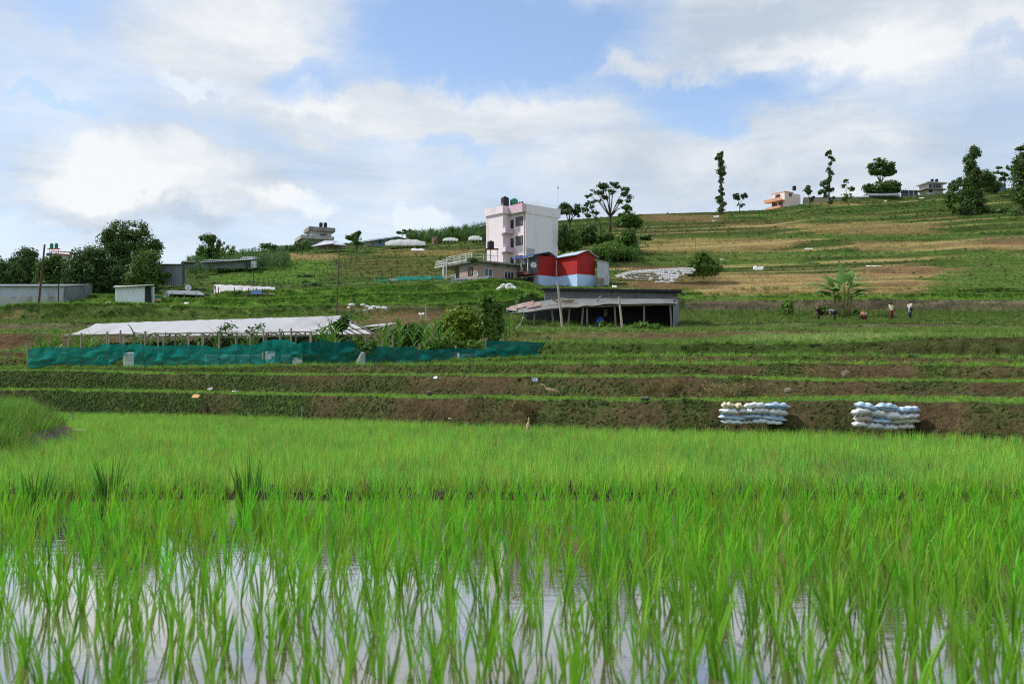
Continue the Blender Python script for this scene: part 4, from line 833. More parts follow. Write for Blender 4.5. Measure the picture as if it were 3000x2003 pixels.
wpart('cover', MB().grid([[W(628 + 177 * j / 24, np.interp(j / 24, [0, 1], [833, 841]) + np.interp(j / 24, [0, 0.1, 1], [32, 22, 21]) * i / 5 + 1.2 * math.sin(j * 1.7 + i), 102.5 - 2.8 * i / 5 + 0.1 * math.sin(j * 2.2)) for j in range(25)] for i in range(6)]), mat('white_plastic_sheet', (0.66, 0.64, 0.66), 0.6, 0.15, 1.0, dirt=(0.45, 0.36, 0.34), dirt_amt=0.3, trans=0.2), T, smooth=True)
wpart('back_cover', MB().slab([W(628, 833, 102.6), W(805, 841, 102.6), W(800, 850, 105), W(640, 842, 105)], 0.03), M_TINW, T)
for px in (632, 640, 687, 709, 728, 752, 769, 785): wpart('post', MB().beam(W(px, 840 + (px - 632) * 0.04, 99.4), W(px, 872, 99.4), 0.045, 4), M_METAL, T)
wpart('blue_sheet', MB().slab([W(732, 862, 99.3), W(742, 850, 99.4), W(768, 848, 99.4), W(766, 862, 99.3)], 0.03), mat('blue_tarp', (0.12, 0.22, 0.45), 0.7), T)
wpart('end_frame', MB().tube([W(622, 867, 100), W(630, 836, 102), W(642, 866, 101)], 0.05, 4), M_WOOD, T)
T = tin_shed('low_shed', 'long low shed with pale tin roof amid the maize', (590, 735), 134, 764, 780, 760, 762, 776, 140, M_TIND, M_TINW, waves=18)
wpart('roof_sheet', corr(W(582, 769, 133), W(738, 760, 133), W(757, 757, 141), W(640, 762, 141), 24, 0.03), M_TIN, T); wpart('ridge', MB().slab([W(700, 758, 139), W(760, 757, 139), W(745, 751, 143), W(712, 751, 143)], 0.05), M_TIND, T)
T = thing('shed', 'small dark flat-roofed shed at the edge of the maize', 'shed', W(560, 780, 128)); wpart('wall', MB().slab([W(532, 768, 128), W(572, 768, 128), W(572, 785, 128), W(532, 785, 128)], 0.2), M_TIND, T); wpart('roof', MB().slab([W(530, 768, 127), W(574, 768, 127), W(570, 764, 132), W(535, 764, 132)], 0.05), M_DARK, T)
# red-railed house behind the left trees
YB = 150; c = W(162, 800, YB); T = thing('orange_house', 'orange and white house showing above the dark trees', 'house', (c.x, c.y, 0)); F = Fr(c, 30); zz = lambda py: wz(py, YB)
M_ORG = mat('orange_paint', (0.55, 0.20, 0.14), 0.8); F.part('wall', T, mat('cream_plaster', (0.6, 0.5, 0.46), 0.9), (-0.5, 2.2, 0, 2.2, zz(870), zz(748)))
F.part('parapet', T, M_ORG, (-0.6, 2.3, -0.1, 2.3, zz(747), zz(742)), (-0.6, 2.3, -0.1, 0.0, zz(738), zz(735)), (-0.6, -0.5, 0, 2.3, zz(738), zz(735)), (2.2, 2.3, 0.0, 2.3, zz(738), zz(731)))
F.part('roof', T, mat('blue_paint', (0.1, 0.2, 0.5), 0.7), (-1.2, -0.61, 0.0, 2.2, zz(745), zz(742)))
for b in (0, 1.1, 2.2): F.part('post', T, M_ORG, (-0.58, -0.5, b, b + 0.1, zz(742), zz(735)))
tank(W(151, 728, YB + 1), 0.26, 0.82, M_GREEN, 'green water tank behind the dark trees, nearer the rusty pole'); tank(W(165, 728, YB + 1), 0.26, 0.82, M_GREEN, 'green water tank behind the dark trees, nearer the big tree')
T = thing('tank_platform', 'orange steel platform carrying two green tanks above the trees', 'platform', W(158, 735, YB + 1)); MB().box(-0.9, 0.9, -0.4, 0.4, 0.28, 0.34).build('deck', M_ORG, T)
for sx in (-0.7, 0.7): MB().beam((sx, 0, -0.6), (sx, 0, 0.3), 0.04, 4).build('leg', M_ORG, T)

# ---- grey concrete house on the left hill
YB = 195.0; c = W(940, 700, YB); zz = lambda py: wz(py, YB); T = thing('concrete_house', 'bare grey concrete house with stepped flat roofs on the hilltop', 'house', (c.x, c.y, 0)); F = Fr(c, 24)
def sx(p): return (p - 940) / FPX * YB / 0.9
F.part('wall', T, M_CONC2, (sx(914), sx(968), 0, 4.0, zz(694), zz(678))); F.part('parapet', T, M_CONC, (sx(907), sx(977), -0.5, 4.5, zz(678) + 0.003, zz(675)), (sx(907), sx(977), -0.5, -0.35, zz(675), zz(666.5)), (sx(907), sx(909), -0.35, 4.5, zz(675), zz(666.5)), (sx(975), sx(977), -0.35, 4.5, zz(675), zz(666.5)))
F.part('lower_wall', T, M_CONC, (sx(892), sx(965), -0.6, 4.5, zz(740), zz(704))); F.part('terrace', T, M_CONC2, (sx(884), sx(972), -1.2, 4.8, zz(704) + 0.003, zz(702)), (sx(884), sx(972), -1.2, -1.05, zz(702), zz(694)), (sx(884), sx(886), -1.05, 4.8, zz(702), zz(694)))
F.part('roof_slab', T, M_CONC, (sx(908), sx(976), -0.34, 4.4, zz(669), zz(667)))
window(F, T, 'b', sx(938), sx(954), zz(693), zz(684), 3, M_CONC, M_GLASS, -0.04); window(F, T, 'b', sx(906), sx(914), zz(722), zz(711), 2, M_CONC, M_GLASS, -0.64); window(F, T, 'b', sx(918), sx(928), zz(722), zz(711), 2, M_CONC, M_GLASS, -0.64)
for i, px in enumerate((940, 953)): tank(W(px, 667, YB + 1.6), 0.36, 1.05, M_BLACK, ('black water tank on the grey concrete house, nearer the open terrace', 'black water tank on the grey concrete house, nearer the pink house')[i])
T = thing('tin_roofed_hut', 'hut with pale hipped tin roof below the grey concrete house', 'hut', W(965, 722, 175)); wpart('wall', MB().slab([W(930, 716, 176), W(1015, 717, 176), W(1015, 730, 176), W(930, 730, 176)], 0.2), M_CONC, T)
wpart('roof', MB().slab([W(910, 722, 173), W(975, 713, 173), W(985, 705, 178), W(950, 705, 178)], 0.05).slab([W(960, 715, 173.2), W(1015, 718, 173.2), W(985, 705, 178), W(950, 704.8, 178)], 0.05), M_TIN, T)
for px in (930, 960, 1000): wpart('post', MB().beam(W(px, 717, 173.5), W(px, 730, 173.5), 0.06, 4), M_WOOD, T)
T = thing('blue_tin_shed', 'long pale blue tin shed with shallow gable on the hilltop', 'shed', W(1125, 715, 190))
wpart('front_wall', corr(W(1093, 704, 188), W(1165, 694, 188), W(1165, 722, 188), W(1093, 722, 188), 26, 0.04), mat('pale_blue_tin', (0.30, 0.40, 0.48), 0.6, 0.15, 1), T); wpart('gable_wall', MB().slab([W(1165.2, 694, 188), W(1192, 700, 192), W(1192, 722, 192), W(1165.2, 722, 188)], 0.05), M_TIN, T)
wpart('roof', MB().slab([W(1062, 706, 186.5), W(1165, 692, 186.5), W(1160, 692, 194), W(1070, 704, 194)], 0.08).slab([W(1165, 692, 186.5), W(1196, 701, 190), W(1186, 700, 196), W(1160, 692, 194)], 0.08), M_TIND, T); wpart('door', MB().slab([W(1112, 704.5, 187.8), W(1115, 704.5, 187.8), W(1115, 714, 187.8), W(1112, 714, 187.8)], 0.05), M_DARK, T)
wpart('lean_to_wall', MB().slab([W(1066, 708, 188.5), W(1092.5, 704.5, 188.5), W(1092.5, 722, 188.5), W(1066, 722, 188.5)], 0.1), M_CONC2, T)
def tunnel(label, x0, x1, y0, y1, Yq, rise, dep):
    T = thing('plastic_tunnel', label, 'plastic tunnel', W((x0 + x1) / 2, y1, Yq)); G = []
    for i in range(9):
        a = math.pi * i / 8; r = []
        for j in range(17):
            px = x0 + (x1 - x0) * j / 16; p = W(px, y0 + (y1 - y0) * 0.8 + 1.0 * math.sin(j * 1.9), Yq + dep * (0.5 - 0.5 * math.cos(a))); p.z += rise * math.sin(a) * (1 - 0.5 * abs(2 * j / 16 - 1) ** 3); r.append(p)
        G.append(r)
    wpart('cover', MB().grid(G), mat('grey_white_plastic', (0.55, 0.55, 0.54), 0.7, 0.12, 1.0, dirt=(0.38, 0.38, 0.36), dirt_amt=0.4, trans=0.15), T, smooth=True)
    for j in range(0, 17, 4): px = x0 + (x1 - x0) * j / 16; wpart('post', MB().beam(W(px, y0 + (y1 - y0) * 0.75, Yq), W(px, y1 + 6, Yq), 0.05, 4), M_WOOD, T)
tunnel('arched grey plastic tunnel before the pale blue tin shed', 1128, 1246, 706, 722, 176, 1.1, 4); tunnel('small pale plastic tunnel beyond the brick hut', 1297, 1342, 695, 708, 182, 0.6, 3); tunnel('pale plastic tunnel on the slope beside the pink house', 1372, 1412, 692, 706, 180, 0.8, 3); tunnel('tiny white tunnel just left of the pink house top', 1388, 1410, 682, 690, 190, 0.3, 2)
T = thing('brick_hut', 'tiny reddish brick hut standing in the hilltop maize', 'hut', W(1272, 708, 183)); MB().box(-0.45, 0.45, 0, 0.9, -0.8, 0.8).build('wall', M_BRICK, T); MB().box(-0.6, 0.6, -0.15, 1.05, 0.8, 0.9).build('roof', M_TIND, T); MB().box(0.05, 0.4, -0.03, -0.005, -0.8, 0.5).build('door', mat('rust_red_door', (0.16, 0.04, 0.035), 0.8), T)
T = thing('hilltop_shed', 'dark roofed shed peeping out beside the pink house', 'shed', W(1415, 672, 196)); wpart('roof', MB().slab([W(1398, 667, 195), W(1432, 656, 195), W(1432, 654, 200), W(1400, 664, 200)], 0.08), M_TIND, T); wpart('wall', MB().slab([W(1402, 668, 196), W(1432, 658, 196), W(1432, 684, 196), W(1402, 684, 196)], 0.1), M_CONC, T)
# turquoise sheet fence with hut
T = thing('sheet_fence', 'turquoise plastic sheet fence below the brick house', 'fence', W(1190, 833, 116)); M_TURQ = mat('turquoise_sheet', (0.05, 0.50, 0.42), 0.55, 0.12, 1.5, trans=0.15)
for k, (x0, x1, y0, y1) in enumerate(((1098, 1143, 819, 834), (1165, 1262, 810, 832), (1270, 1296, 808, 830))):
    wpart('sheet', MB().grid([[W(x0 + (x1 - x0) * j / 14, y0 + 1.5 * math.sin(j * 1.3 + k) + (y1 + 5 - y0) * i / 3, 116 - 0.12 * math.sin(j * 1.9)) for j in range(15)] for i in range(4)]), M_TURQ, T, smooth=True)
wpart('grey_sheet', MB().slab([W(1145, 815, 116), W(1163, 815, 116), W(1163, 836, 116), W(1145, 836, 116)], 0.03), M_TIN, T)
for px in (1098, 1144, 1164, 1215, 1262, 1296): wpart('post', MB().beam(W(px, 806, 116.1), W(px, 838, 116.1), 0.05, 4), M_WOOD, T)
T = thing('hen_hut', 'small low hut with dark roof below the turquoise fence', 'hut', W(1105, 836, 112)); wpart('roof', MB().slab([W(1072, 836, 111), W(1092, 828, 112), W(1095, 826, 114), W(1078, 833, 114)], 0.04).slab([W(1092, 827.5, 111), W(1136, 836, 111), W(1132, 833, 114), W(1095, 826, 114)], 0.04), M_DARK, T); wpart('wall', MB().slab([W(1088, 830, 112), W(1126, 834, 112), W(1126, 844, 112), W(1088, 844, 112)], 0.1), M_CONC, T)

# ---- houses on the right hill crest
YB = 258.0; c = W(2299, 600, YB); zz = lambda py: wz(py, YB); T = thing('salmon_house', 'salmon pink house with orange balcony edge on the right skyline', 'house', (c.x, c.y, 0)); F = Fr(c, 34)
M_SAL = mat('salmon_wall', srgb(232, 212, 206), 0.9, 0.06); M_ORG2 = mat('orange_trim', (0.60, 0.33, 0.22), 0.8)
F.part('wall', T, M_SAL, (0, 6.2, 0, 4.4, zz(630), zz(563)), (0.2, 2.0, 0.2, 4.2, zz(563), zz(560)))
F.part('parapet', T, M_ORG2, (-0.05, 3.4, -0.05, 4.45, zz(563) + 0.004, zz(559.5)))
bl = F.part('balcony', T, M_ORG2, (-1.6, -0.01, -0.2, 5.6, zz(588), zz(586)), (-1.6, -1.45, -0.2, 5.6, zz(586), zz(579))); F.part('lower_balcony', T, M_ORG2, (-1.5, -0.02, 0.2, 5.4, zz(609), zz(603)), parent=bl)
window(F, T, 'a', 0.6, 2.0, zz(600), zz(589.5), 2, M_FRAME, M_GLASS, -0.04); window(F, T, 'a', 2.6, 4.2, zz(600), zz(589.5), 2, M_FRAME, M_GLASS, -0.04); window(F, T, 'a', 1.5, 3.0, zz(576), zz(566), 2, M_FRAME, M_GLASS, -0.06); window(F, T, 'b', 1.7, 2.7, zz(573), zz(564), 1, M_FRAME, M_GLASS, -0.04)
tank(W(2327, 558, YB + 2), 0.5, 1.25, M_BLACK, 'black water tank on the salmon house on the skyline')
T = thing('field_wall', 'low grey stone wall running along the crest beyond the salmon house', 'wall', W(2440, 590, 262)); wpart('wall', MB().slab([W(2352, 579, 262), W(2560, 577, 266), W(2560, 596, 266), W(2352, 602, 262)], 0.4), mat('field_stone', (0.33, 0.30, 0.25), 0.95, 0.3, 2, 0.5, 6), T)
T = thing('farmhouse', 'long low white farmhouse with grey roof under the round tree', 'farmhouse', W(2590, 580, 262)); wpart('wall', MB().slab([W(2545, 570, 263), W(2632, 568, 263), W(2632, 585, 263), W(2545, 585, 263)], 0.3), M_WHITE, T)
wpart('roof', MB().slab([W(2528, 573, 260), W(2640, 572, 260), W(2625, 561, 268), W(2545, 563, 268)], 0.1), M_TIND, T)
for px in (2560, 2592, 2612, 2628): wpart('window', MB().slab([W(px, 573, 262.8), W(px + 8, 573, 262.8), W(px + 8, 579, 262.8), W(px, 579, 262.8)], 0.05), M_GLASS, T)
T = thing('hill_shed', 'low dark shed beside the farmhouse on the crest', 'shed', W(2660, 568, 266)); wpart('wall', MB().slab([W(2640, 560, 266), W(2688, 560, 266), W(2688, 578, 266), W(2640, 578, 266)], 0.3), mat('blue_grey_wall', (0.12, 0.16, 0.21), 0.9), T); wpart('roof', MB().slab([W(2634, 561, 265), W(2690, 560, 265), W(2686, 557, 269), W(2640, 557, 269)], 0.08), M_DARK, T)
YB = 266.0; c = W(2720, 560, YB); zz = lambda py: wz(py, YB); T = thing('white_house', 'white two storey flat roofed house on the right crest', 'house', (c.x, c.y, 0)); F = Fr(c, 12)
F.part('wall', T, mat('white_plaster', (0.55, 0.55, 0.54), 0.9, 0.1, 1), (0, 4.4, 0, 4, zz(575), zz(537.5))); rf = F.part('roof', T, M_CONC2, (-0.9, 5.2, -0.9, 4.5, zz(537.3), zz(534))); F.part('floor_slab', T, M_CONC, (-1.4, 5.0, -1.0, 4.2, zz(555.5), zz(553)))
window(F, T, 'b', 0.2, 1.1, zz(551), zz(540.5), 2, M_FRAME, M_GLASS, -0.05); window(F, T, 'b', 2.2, 3.8, zz(549), zz(540), 3, M_FRAME, M_GLASS, -0.05); F.part('door', T, M_FRAME, (1.5, 2.0, -0.06, -0.01, zz(553), zz(540))); window(F, T, 'b', 0.1, 1.2, zz(563), zz(556.5), 2, M_FRAME, M_GLASS, -0.05)
for i, px in enumerate((2731, 2744)): tank(W(px, 534, YB + 2), 0.42, 0.9, M_BLACK, ('black water tank on the white crest house, nearer the poles', 'black water tank on the white crest house, nearer the cypress')[i])
T = thing('blue_hut', 'small blue tin hut among the trees at the crest', 'hut', W(2930, 548, 258)); wpart('wall', MB().slab([W(2908, 540, 258), W(2945, 538, 258), W(2945, 560, 258), W(2908, 560, 258)], 0.3), mat('blue_tin', (0.10, 0.20, 0.28), 0.7), T); wpart('roof', MB().slab([W(2905, 541, 257), W(2948, 538, 257), W(2944, 534, 261), W(2910, 537, 261)], 0.06), M_TIND, T)
# ------------------------------------------------------------------ green net fence
def net_mat(name, col, alpha):
    m = bpy.data.materials.new(name); m.use_nodes = True; t = NT(m.node_tree); t.n.clear(); out = t.add('ShaderNodeOutputMaterial')
    tc = t.add('ShaderNodeTexCoord'); n = t.noise(tc.outputs['Object'], 1.3, 5, 0.6); n2 = t.noise(tc.outputs['Object'], 7.0, 4, 0.6)
    f = t.rng(n, 0.3, 0.7, 0.75, 1.25); base = t.mix(1.0, tuple(col) + (1,), t.add('ShaderNodeCombineColor', {0: f, 1: f, 2: f}).outputs[0], 'MULTIPLY')
    d = t.add('ShaderNodeBsdfDiffuse'); t.put(d.inputs[0], base); tr = t.add('ShaderNodeBsdfTranslucent'); t.put(tr.inputs[0], base); tp = t.add('ShaderNodeBsdfTransparent')
    a = t.add('ShaderNodeMixShader', {0: 0.3, 1: d.outputs[0], 2: tr.outputs[0]}); b = t.add('ShaderNodeMixShader', {0: t.rng(n2, 0.2, 0.8, alpha - 0.12, alpha + 0.1), 1: tp.outputs[0], 2: a.outputs[0]}); t.l.new(b.outputs[0], out.inputs[0]); return m
NET1 = net_mat('teal_net', (0.014, 0.235, 0.195), 0.88); NET2 = net_mat('dark_teal_net', (0.004, 0.115, 0.105), 0.92)
T = thing('net_fence', 'long sagging green shade net fence in front of the plastic greenhouse', 'fence', W(700, 1078, 51))
def net(top, bot, Y, m, folds, seed, sag=0.0, hole=None):
    x0 = top[0][0]; x1 = top[-1][0]; n = int((x1 - x0) / 3.0); G = []; nv = 14
    for i in range(nv + 1):
        v = i / nv; r = []
        for j in range(n + 1):
            px = x0 + (x1 - x0) * j / n; a = np.interp(px, [q[0] for q in top], [q[1] for q in top]); b = np.interp(px, [q[0] for q in bot], [q[1] for q in bot])
            w = 0.05 * math.sin(px / 9.0 + 2.2 * v * math.sin(px / 70.0 + seed) + seed) + 0.05 * math.sin(px / 23.0 + v * 6 + seed * 2) + 0.10 * mnoise.noise(Vector((px / 35, v * 2.6 + px / 160, seed)))
            w += folds * (0.07 * math.sin(v * 9 + px / 30.0 + 2 * math.sin(px / 60.0)) + 0.05 * math.sin(v * 17 - px / 22.0)) * v
            r.append(W(px, a + (b - a) * v + 0.8 * mnoise.noise(Vector((px / 12, v * 3, seed))), Y + w * 1.9 * (0.35 + v)))
        G.append(r)
    mb = MB().grid(G)
    if hole:
        keep = []
        for f in mb.f:
            cx_, cy_ = PX(Vector(mb.v[f[0]])); keep.append(not (hole[0] < cx_ < hole[1] and hole[2] < cy_ < hole[3] and (cx_ - hole[0]) / (hole[1] - hole[0]) + (cy_ - hole[2]) / (hole[3] - hole[2]) < 1.5))
        mb.f = [f for f, k in zip(mb.f, keep) if k]
    return wpart('net_panel', mb, m, T, smooth=True)
net([(83, 1023), (110, 1018), (150, 1016), (200, 1017), (240, 1018), (280, 1015), (303, 1007), (330, 1009), (355, 1006), (375, 1012), (395, 1004)], [(83, 1078), (110, 1081), (135, 1073), (170, 1066), (230, 1068), (290, 1069), (325, 1069), (350, 1058), (372, 1034), (395, 1022)], 51.0, NET1, 1.0, 1)
net([(392, 1004), (420, 1010), (450, 1014), (478, 1012), (520, 1012), (553, 1009), (575, 1012), (603, 1012), (640, 1021), (665, 1016), (691, 1006), (720, 1012), (755, 1008), (775, 999), (800, 994), (840, 995), (868, 1004)], [(392, 1078), (420, 1074), (440, 1070), (500, 1072), (560, 1071), (620, 1072), (650, 1075), (700, 1076), (765, 1079), (800, 1071), (840, 1075), (850, 1068), (868, 1040)], 50.9, NET1, 1.0, 2, hole=(768, 803, 1031, 1049))
net([(856, 1030), (870, 1008), (890, 999)], [(856, 1040), (870, 1050), (890, 1056)], 50.8, NET1, 1.2, 3)
net([(886, 1000), (912, 1003), (925, 1001), (944, 992), (965, 1001), (990, 1003), (1024, 998), (1045, 1007), (1070, 1010)], [(886, 1066), (920, 1076), (965, 1081), (1005, 1074), (1030, 1066), (1048, 1045), (1058, 1032), (1070, 1026)], 50.6, NET2, 1.6, 4)
net([(1072, 1012), (1120, 1015), (1160, 1017), (1210, 1016), (1228, 1025), (1290, 1022), (1340, 1020), (1400, 1021), (1455, 1023)], [(1072, 1069), (1150, 1071), (1250, 1070), (1350, 1070), (1455, 1068)], 50.4, NET2, 0.3, 5, hole=(1336, 1345, 1034, 1072))
net([(1424, 997), (1480, 999), (1530, 1000), (1580, 1003), (1620, 1003)], [(1424, 1027), (1445, 1034), (1470, 1046), (1540, 1049), (1600, 1048), (1620, 1044)], 47.5, NET2, 0.4, 6)
for pts, sl in (((362, 393, 1031, 1073), 0), ((1034, 1073, 1030, 1081), 24), ((848, 890, 1046, 1066), 4), ((1330, 1346, 1030, 1071), 0), ((1350, 1372, 1050, 1062), 0), ((1404, 1420, 1034, 1070), 0), ((766, 806, 1028, 1052), 0), ((600, 860, 1038, 1074), 0), ((1340, 1400, 1036, 1069), 0)):
    x0, x1, y0, y1 = pts; wpart('corrugated_sheet', corr(W(x0 + sl, y0, 51.5), W(x1, y0, 51.5), W(x1, y1 + sl * 0.15, 51.4), W(x0, y1, 51.4), max(2, int((y1 - y0) / 5)), 0.028, 'v', 4), M_TINW, T)
for px, top, bot, tl in ((82, 1003, 1080, -2), (201, 978, 1070, 1), (238, 975, 1072, 0), (313, 972, 1070, 1), (353, 967, 1074, 0), (424, 970, 1072, 1), (478, 985, 1072, 2), (553, 982, 1072, 0), (642, 975, 1074, 1), (691, 993, 1078, 0), (733, 975, 1074, 1), (774, 967, 1074, -3), (821, 963, 1072, -2), (853, 961, 1072, 0), (912, 970, 1072, 0), (982, 1002, 1076, 1), (1071, 980, 1080, 0), (1120, 998, 1072, 0), (1150, 980, 1072, 0), (1228, 1010, 1072, 1), (1336, 1012, 1070, 0), (1425, 990, 1070, 0), (1455, 1010, 1070, 0), (1540, 990, 1052, 0), (1620, 992, 1050, 0)):
    wpart('post', MB().tube([W(px + tl, top, 51.3), W(px, (top + bot) / 2, 51.2), W(px, bot + 8, 51.2)], [0.045, 0.05, 0.055], 6), M_WOOD, T)

# ------------------------------------------------------------------ plastic greenhouse
T = thing('greenhouse', 'long bamboo greenhouse with white plastic gable roof', 'greenhouse', W(600, 1050, 62)); M_PLAS = mat('white_roof_plastic', (0.60, 0.60, 0.62), 0.6, 0.05, 0.5, 0.0, dirt=(0.46, 0.46, 0.48), dirt_amt=0.4, trans=0.22)
def groof(u, v):
    e = W(188 + (910 - 188) * u, np.interp(u, [0, 0.3, 1], [981, 976, 970]) + 0.8 * math.sin(u * 60), 61.0); r = W(281 + (1003 - 281) * u, np.interp(u, [0, 0.5, 1], [948, 936, 925]) + 0.7 * math.sin(u * 25), 64.0); p = e.lerp(r, v)
    p.z += -0.10 * math.sin(math.pi * v) - 0.035 * abs(math.sin(u * math.pi * 11)) * math.sin(math.pi * v) + 0.02 * math.sin(u * 90 + v * 14); return p
def broof(u, v):
    r = W(281 + (1003 - 281) * u, np.interp(u, [0, 0.5, 1], [948, 936, 925]), 64.0); e = W(400 + (1096 - 400) * u, np.interp(u, [0, 1], [984, 977]), 67.2); return r.lerp(e, v)
wpart('front_roof', MB().grid([[groof(j / 90, i / 6) for j in range(91)] for i in range(7)]), M_PLAS, T, smooth=True)
wpart('back_roof', MB().grid([[broof(j / 30, i / 4) for j in range(31)] for i in range(5)]), mat('thin_white_plastic', (0.72, 0.72, 0.73), 0.6, 0.05, 0.5, trans=0.6), T, smooth=True)
M_POLE = mat('dark_bamboo', (0.10, 0.08, 0.07), 0.85, 0.3, 3)
for j in range(0, 11): wpart('rafter', MB().beam(broof(j / 10, 0) - Vector((0, 0, 0.06)), broof(j / 10, 1) - Vector((0, 0, 0.06)), 0.04, 5), M_POLE, T)
for k in (0.93, 0.96): wpart('rafter', MB().beam(broof(k, 0) - Vector((0, 0, 0.06)), broof(k, 1) - Vector((0, 0, 0.06)), 0.035, 5), M_POLE, T)
for j in range(0, 13): wpart('rafter', MB().beam(groof(j / 12, 0) - Vector((0, 0, 0.2)), groof(j / 12, 1) - Vector((0, 0, 0.2)), 0.03, 5), M_POLE, T)
for v in (0.33, 0.66): wpart('purlin', MB().beam(broof(0, v) - Vector((0, 0, 0.1)), broof(1, v) - Vector((0, 0, 0.1)), 0.035, 5), M_POLE, T)
wpart('eave_pole', MB().tube([groof(u, 0) - Vector((0, 0, 0.06)) for u in np.linspace(0, 1, 13)], 0.045, 5), M_WOOD, T); wpart('eave_pole', MB().tube([groof(u, 0) - Vector((0, -0.1, 0.28)) for u in np.linspace(0.02, 1, 13)], 0.035, 5), M_WOODL, T)
wpart('eave_pole', MB().tube([broof(u, 1) - Vector((0, 0, 0.06)) for u in np.linspace(0, 1, 9)], 0.045, 5), M_WOODL, T); wpart('ridge_pole', MB().tube([groof(u, 1) - Vector((0, 0, 0.08)) for u in np.linspace(0, 1, 9)], 0.05, 5), M_WOOD, T)
for u in (0.015, 0.07, 0.125, 0.18, 0.24, 0.31, 0.38, 0.45, 0.50, 0.56, 0.565, 0.62, 0.70, 0.76, 0.82, 0.88, 0.94, 0.998):
    p = groof(u, 0); zt_ = p.z + RNG.uniform(-0.02, 0.1); wpart('post', MB().tube([p + Vector((0, 0.05, -0.03)), Vector((p.x + RNG.normal(0, 0.04), p.y + 0.05, p.z - 2.4))], [0.05, 0.06], 6), (M_WOODL, M_WOOD, M_CONC2)[int(u * 97) % 3], T)
for u in (0.1, 0.3, 0.5, 0.7, 0.85, 1.0):
    p = broof(u, 1); wpart('post', MB().beam(p, p - Vector((0, 0, 2.6)), 0.05, 6), M_WOODL, T); p = groof(u, 1); wpart('post', MB().beam(p, p - Vector((0, 0, 3.4)), 0.05, 6), M_WOOD, T)
T = thing('plant_shelter', 'half covered small white plant shelter beyond the greenhouse end', 'shelter', W(1110, 985, 70))
wpart('cover', MB().slab([W(1062, 957, 70), W(1120, 953, 70), W(1160, 944, 73), W(1085, 952, 73)], 0.03), M_PLAS, T)
for x0, y0, x1, y1 in ((1085, 966, 1165, 946), (1098, 970, 1160, 958), (1080, 979, 1150, 981), (1120, 955, 1148, 980), (1105, 960, 1140, 982), (1085, 972, 1120, 985), (1150, 945, 1150, 1000), (1082, 965, 1082, 1000)): wpart('pole', MB().beam(W(x0, y0, 70), W(x1, y1, 70), 0.05, 5), M_WOODL, T)

# ------------------------------------------------------------------ maize and garden plants
L_MAIZE = leaf_mat('maize_leaf', (0.06, 0.16, 0.02), (0.14, 0.28, 0.035), 0.4); L_MAIZED = leaf_mat('maize_leaf_deep', (0.045, 0.12, 0.02), (0.09, 0.19, 0.03), 0.35)
def maize_mesh(seed, m, h=1.7, n=10, w=0.13):
    r = np.random.default_rng(seed); mb = MB(); mb.tube([(0, 0, -0.1), (0.02, 0.01, h * 0.5), (0.0, 0.03, h)], [0.018, 0.015, 0.006], 5); V_ = list(mb.v); F_ = list(mb.f); V2 = []; F2 = []
    for i in range(n):
        z = h * (0.15 + 0.8 * i / n); P, f = blade_arrays((0, 0, z), i * 2.5 + r.uniform(-0.4, 0.4), h * r.uniform(0.38, 0.58), 0.35 + 0.3 * r.uniform(), 2.0 * r.uniform(0.6, 1.2), w, 5, r); k = len(V_); V_ += P; F_ += [tuple(q + k for q in g_) for g_ in f]
    me = bpy.data.meshes.new('maize'); me.from_pydata([tuple(map(float, p)) for p in V_], [], F_); me.materials.append(m); return me
MZ = [maize_mesh(i, L_MAIZE) for i in range(5)]; MZD = [maize_mesh(20 + i, L_MAIZED) for i in range(5)]
def maize(px, Y, sc, grp, lab, ms=MZ):
    o = put('maize_plant', ms[int(RNG.integers(len(ms)))]); o.location = gpt(px, Y); o.scale = (sc, sc, sc); o.rotation_euler.z = RNG.uniform(0, 6.28); tag(o, lab, 'maize plant', grp)
for i in range(26): maize(RNG.uniform(95, 300), RNG.uniform(53, 59), RNG.uniform(0.8, 1.12), 'maize at the near end of the greenhouse', 'maize plant growing thick between the net fence and the greenhouse corner nearest the rusty pole')
for i in range(22): maize(RNG.uniform(300, 900), RNG.uniform(55, 60.5), RNG.uniform(0.72, 1.0), 'maize along the greenhouse front', 'maize plant growing under the long front eave of the greenhouse', MZD)
for i in range(11): maize(RNG.uniform(925, 985), RNG.uniform(54, 60), RNG.uniform(0.9, 1.5), 'maize at the open greenhouse gable', 'maize plant growing tall at the open gable of the greenhouse')
for i in range(22): maize(RNG.uniform(1115, 1330), RNG.uniform(53, 62), RNG.uniform(0.8, 1.15), 'maize in the fenced garden', 'maize plant in the garden between the greenhouse and the round bush')
for i in range(8): maize(RNG.uniform(1460, 1545), RNG.uniform(58, 64), RNG.uniform(0.6, 0.85), 'maize before the log pile', 'maize plant beside the leaning pole below the log pile')
# crops inside the greenhouse and climbing stuff: leafy mass
def leafy_pts(name, label, cat, pts, size, m, kind=None, group=None, seed=0):
    r = np.random.default_rng(seed); V_ = []; F_ = []
    for p in pts:
        v = r.normal(0, 1, 3); v /= np.linalg.norm(v); a = np.cross(v, (0.3, 0.2, 1)); a /= np.linalg.norm(a) + 1e-6; b = np.cross(v, a); s = size * r.uniform(0.6, 1.4); k = len(V_); p = np.array(p)
        V_ += [p - a * s, p + b * s * 0.5, p + a * s, p - b * s * 0.5]; F_.append((k, k + 1, k + 2, k + 3))
    o = put(name, tri_mesh(name, V_, F_, m)); return tag(o, label, cat, group, kind)
L_DK = leaf_mat('deep_leaf', (0.025, 0.065, 0.014), (0.055, 0.12, 0.025), 0.3); L_MD = leaf_mat('mid_leaf', (0.045, 0.11, 0.018), (0.10, 0.20, 0.03), 0.35)
pp = [];
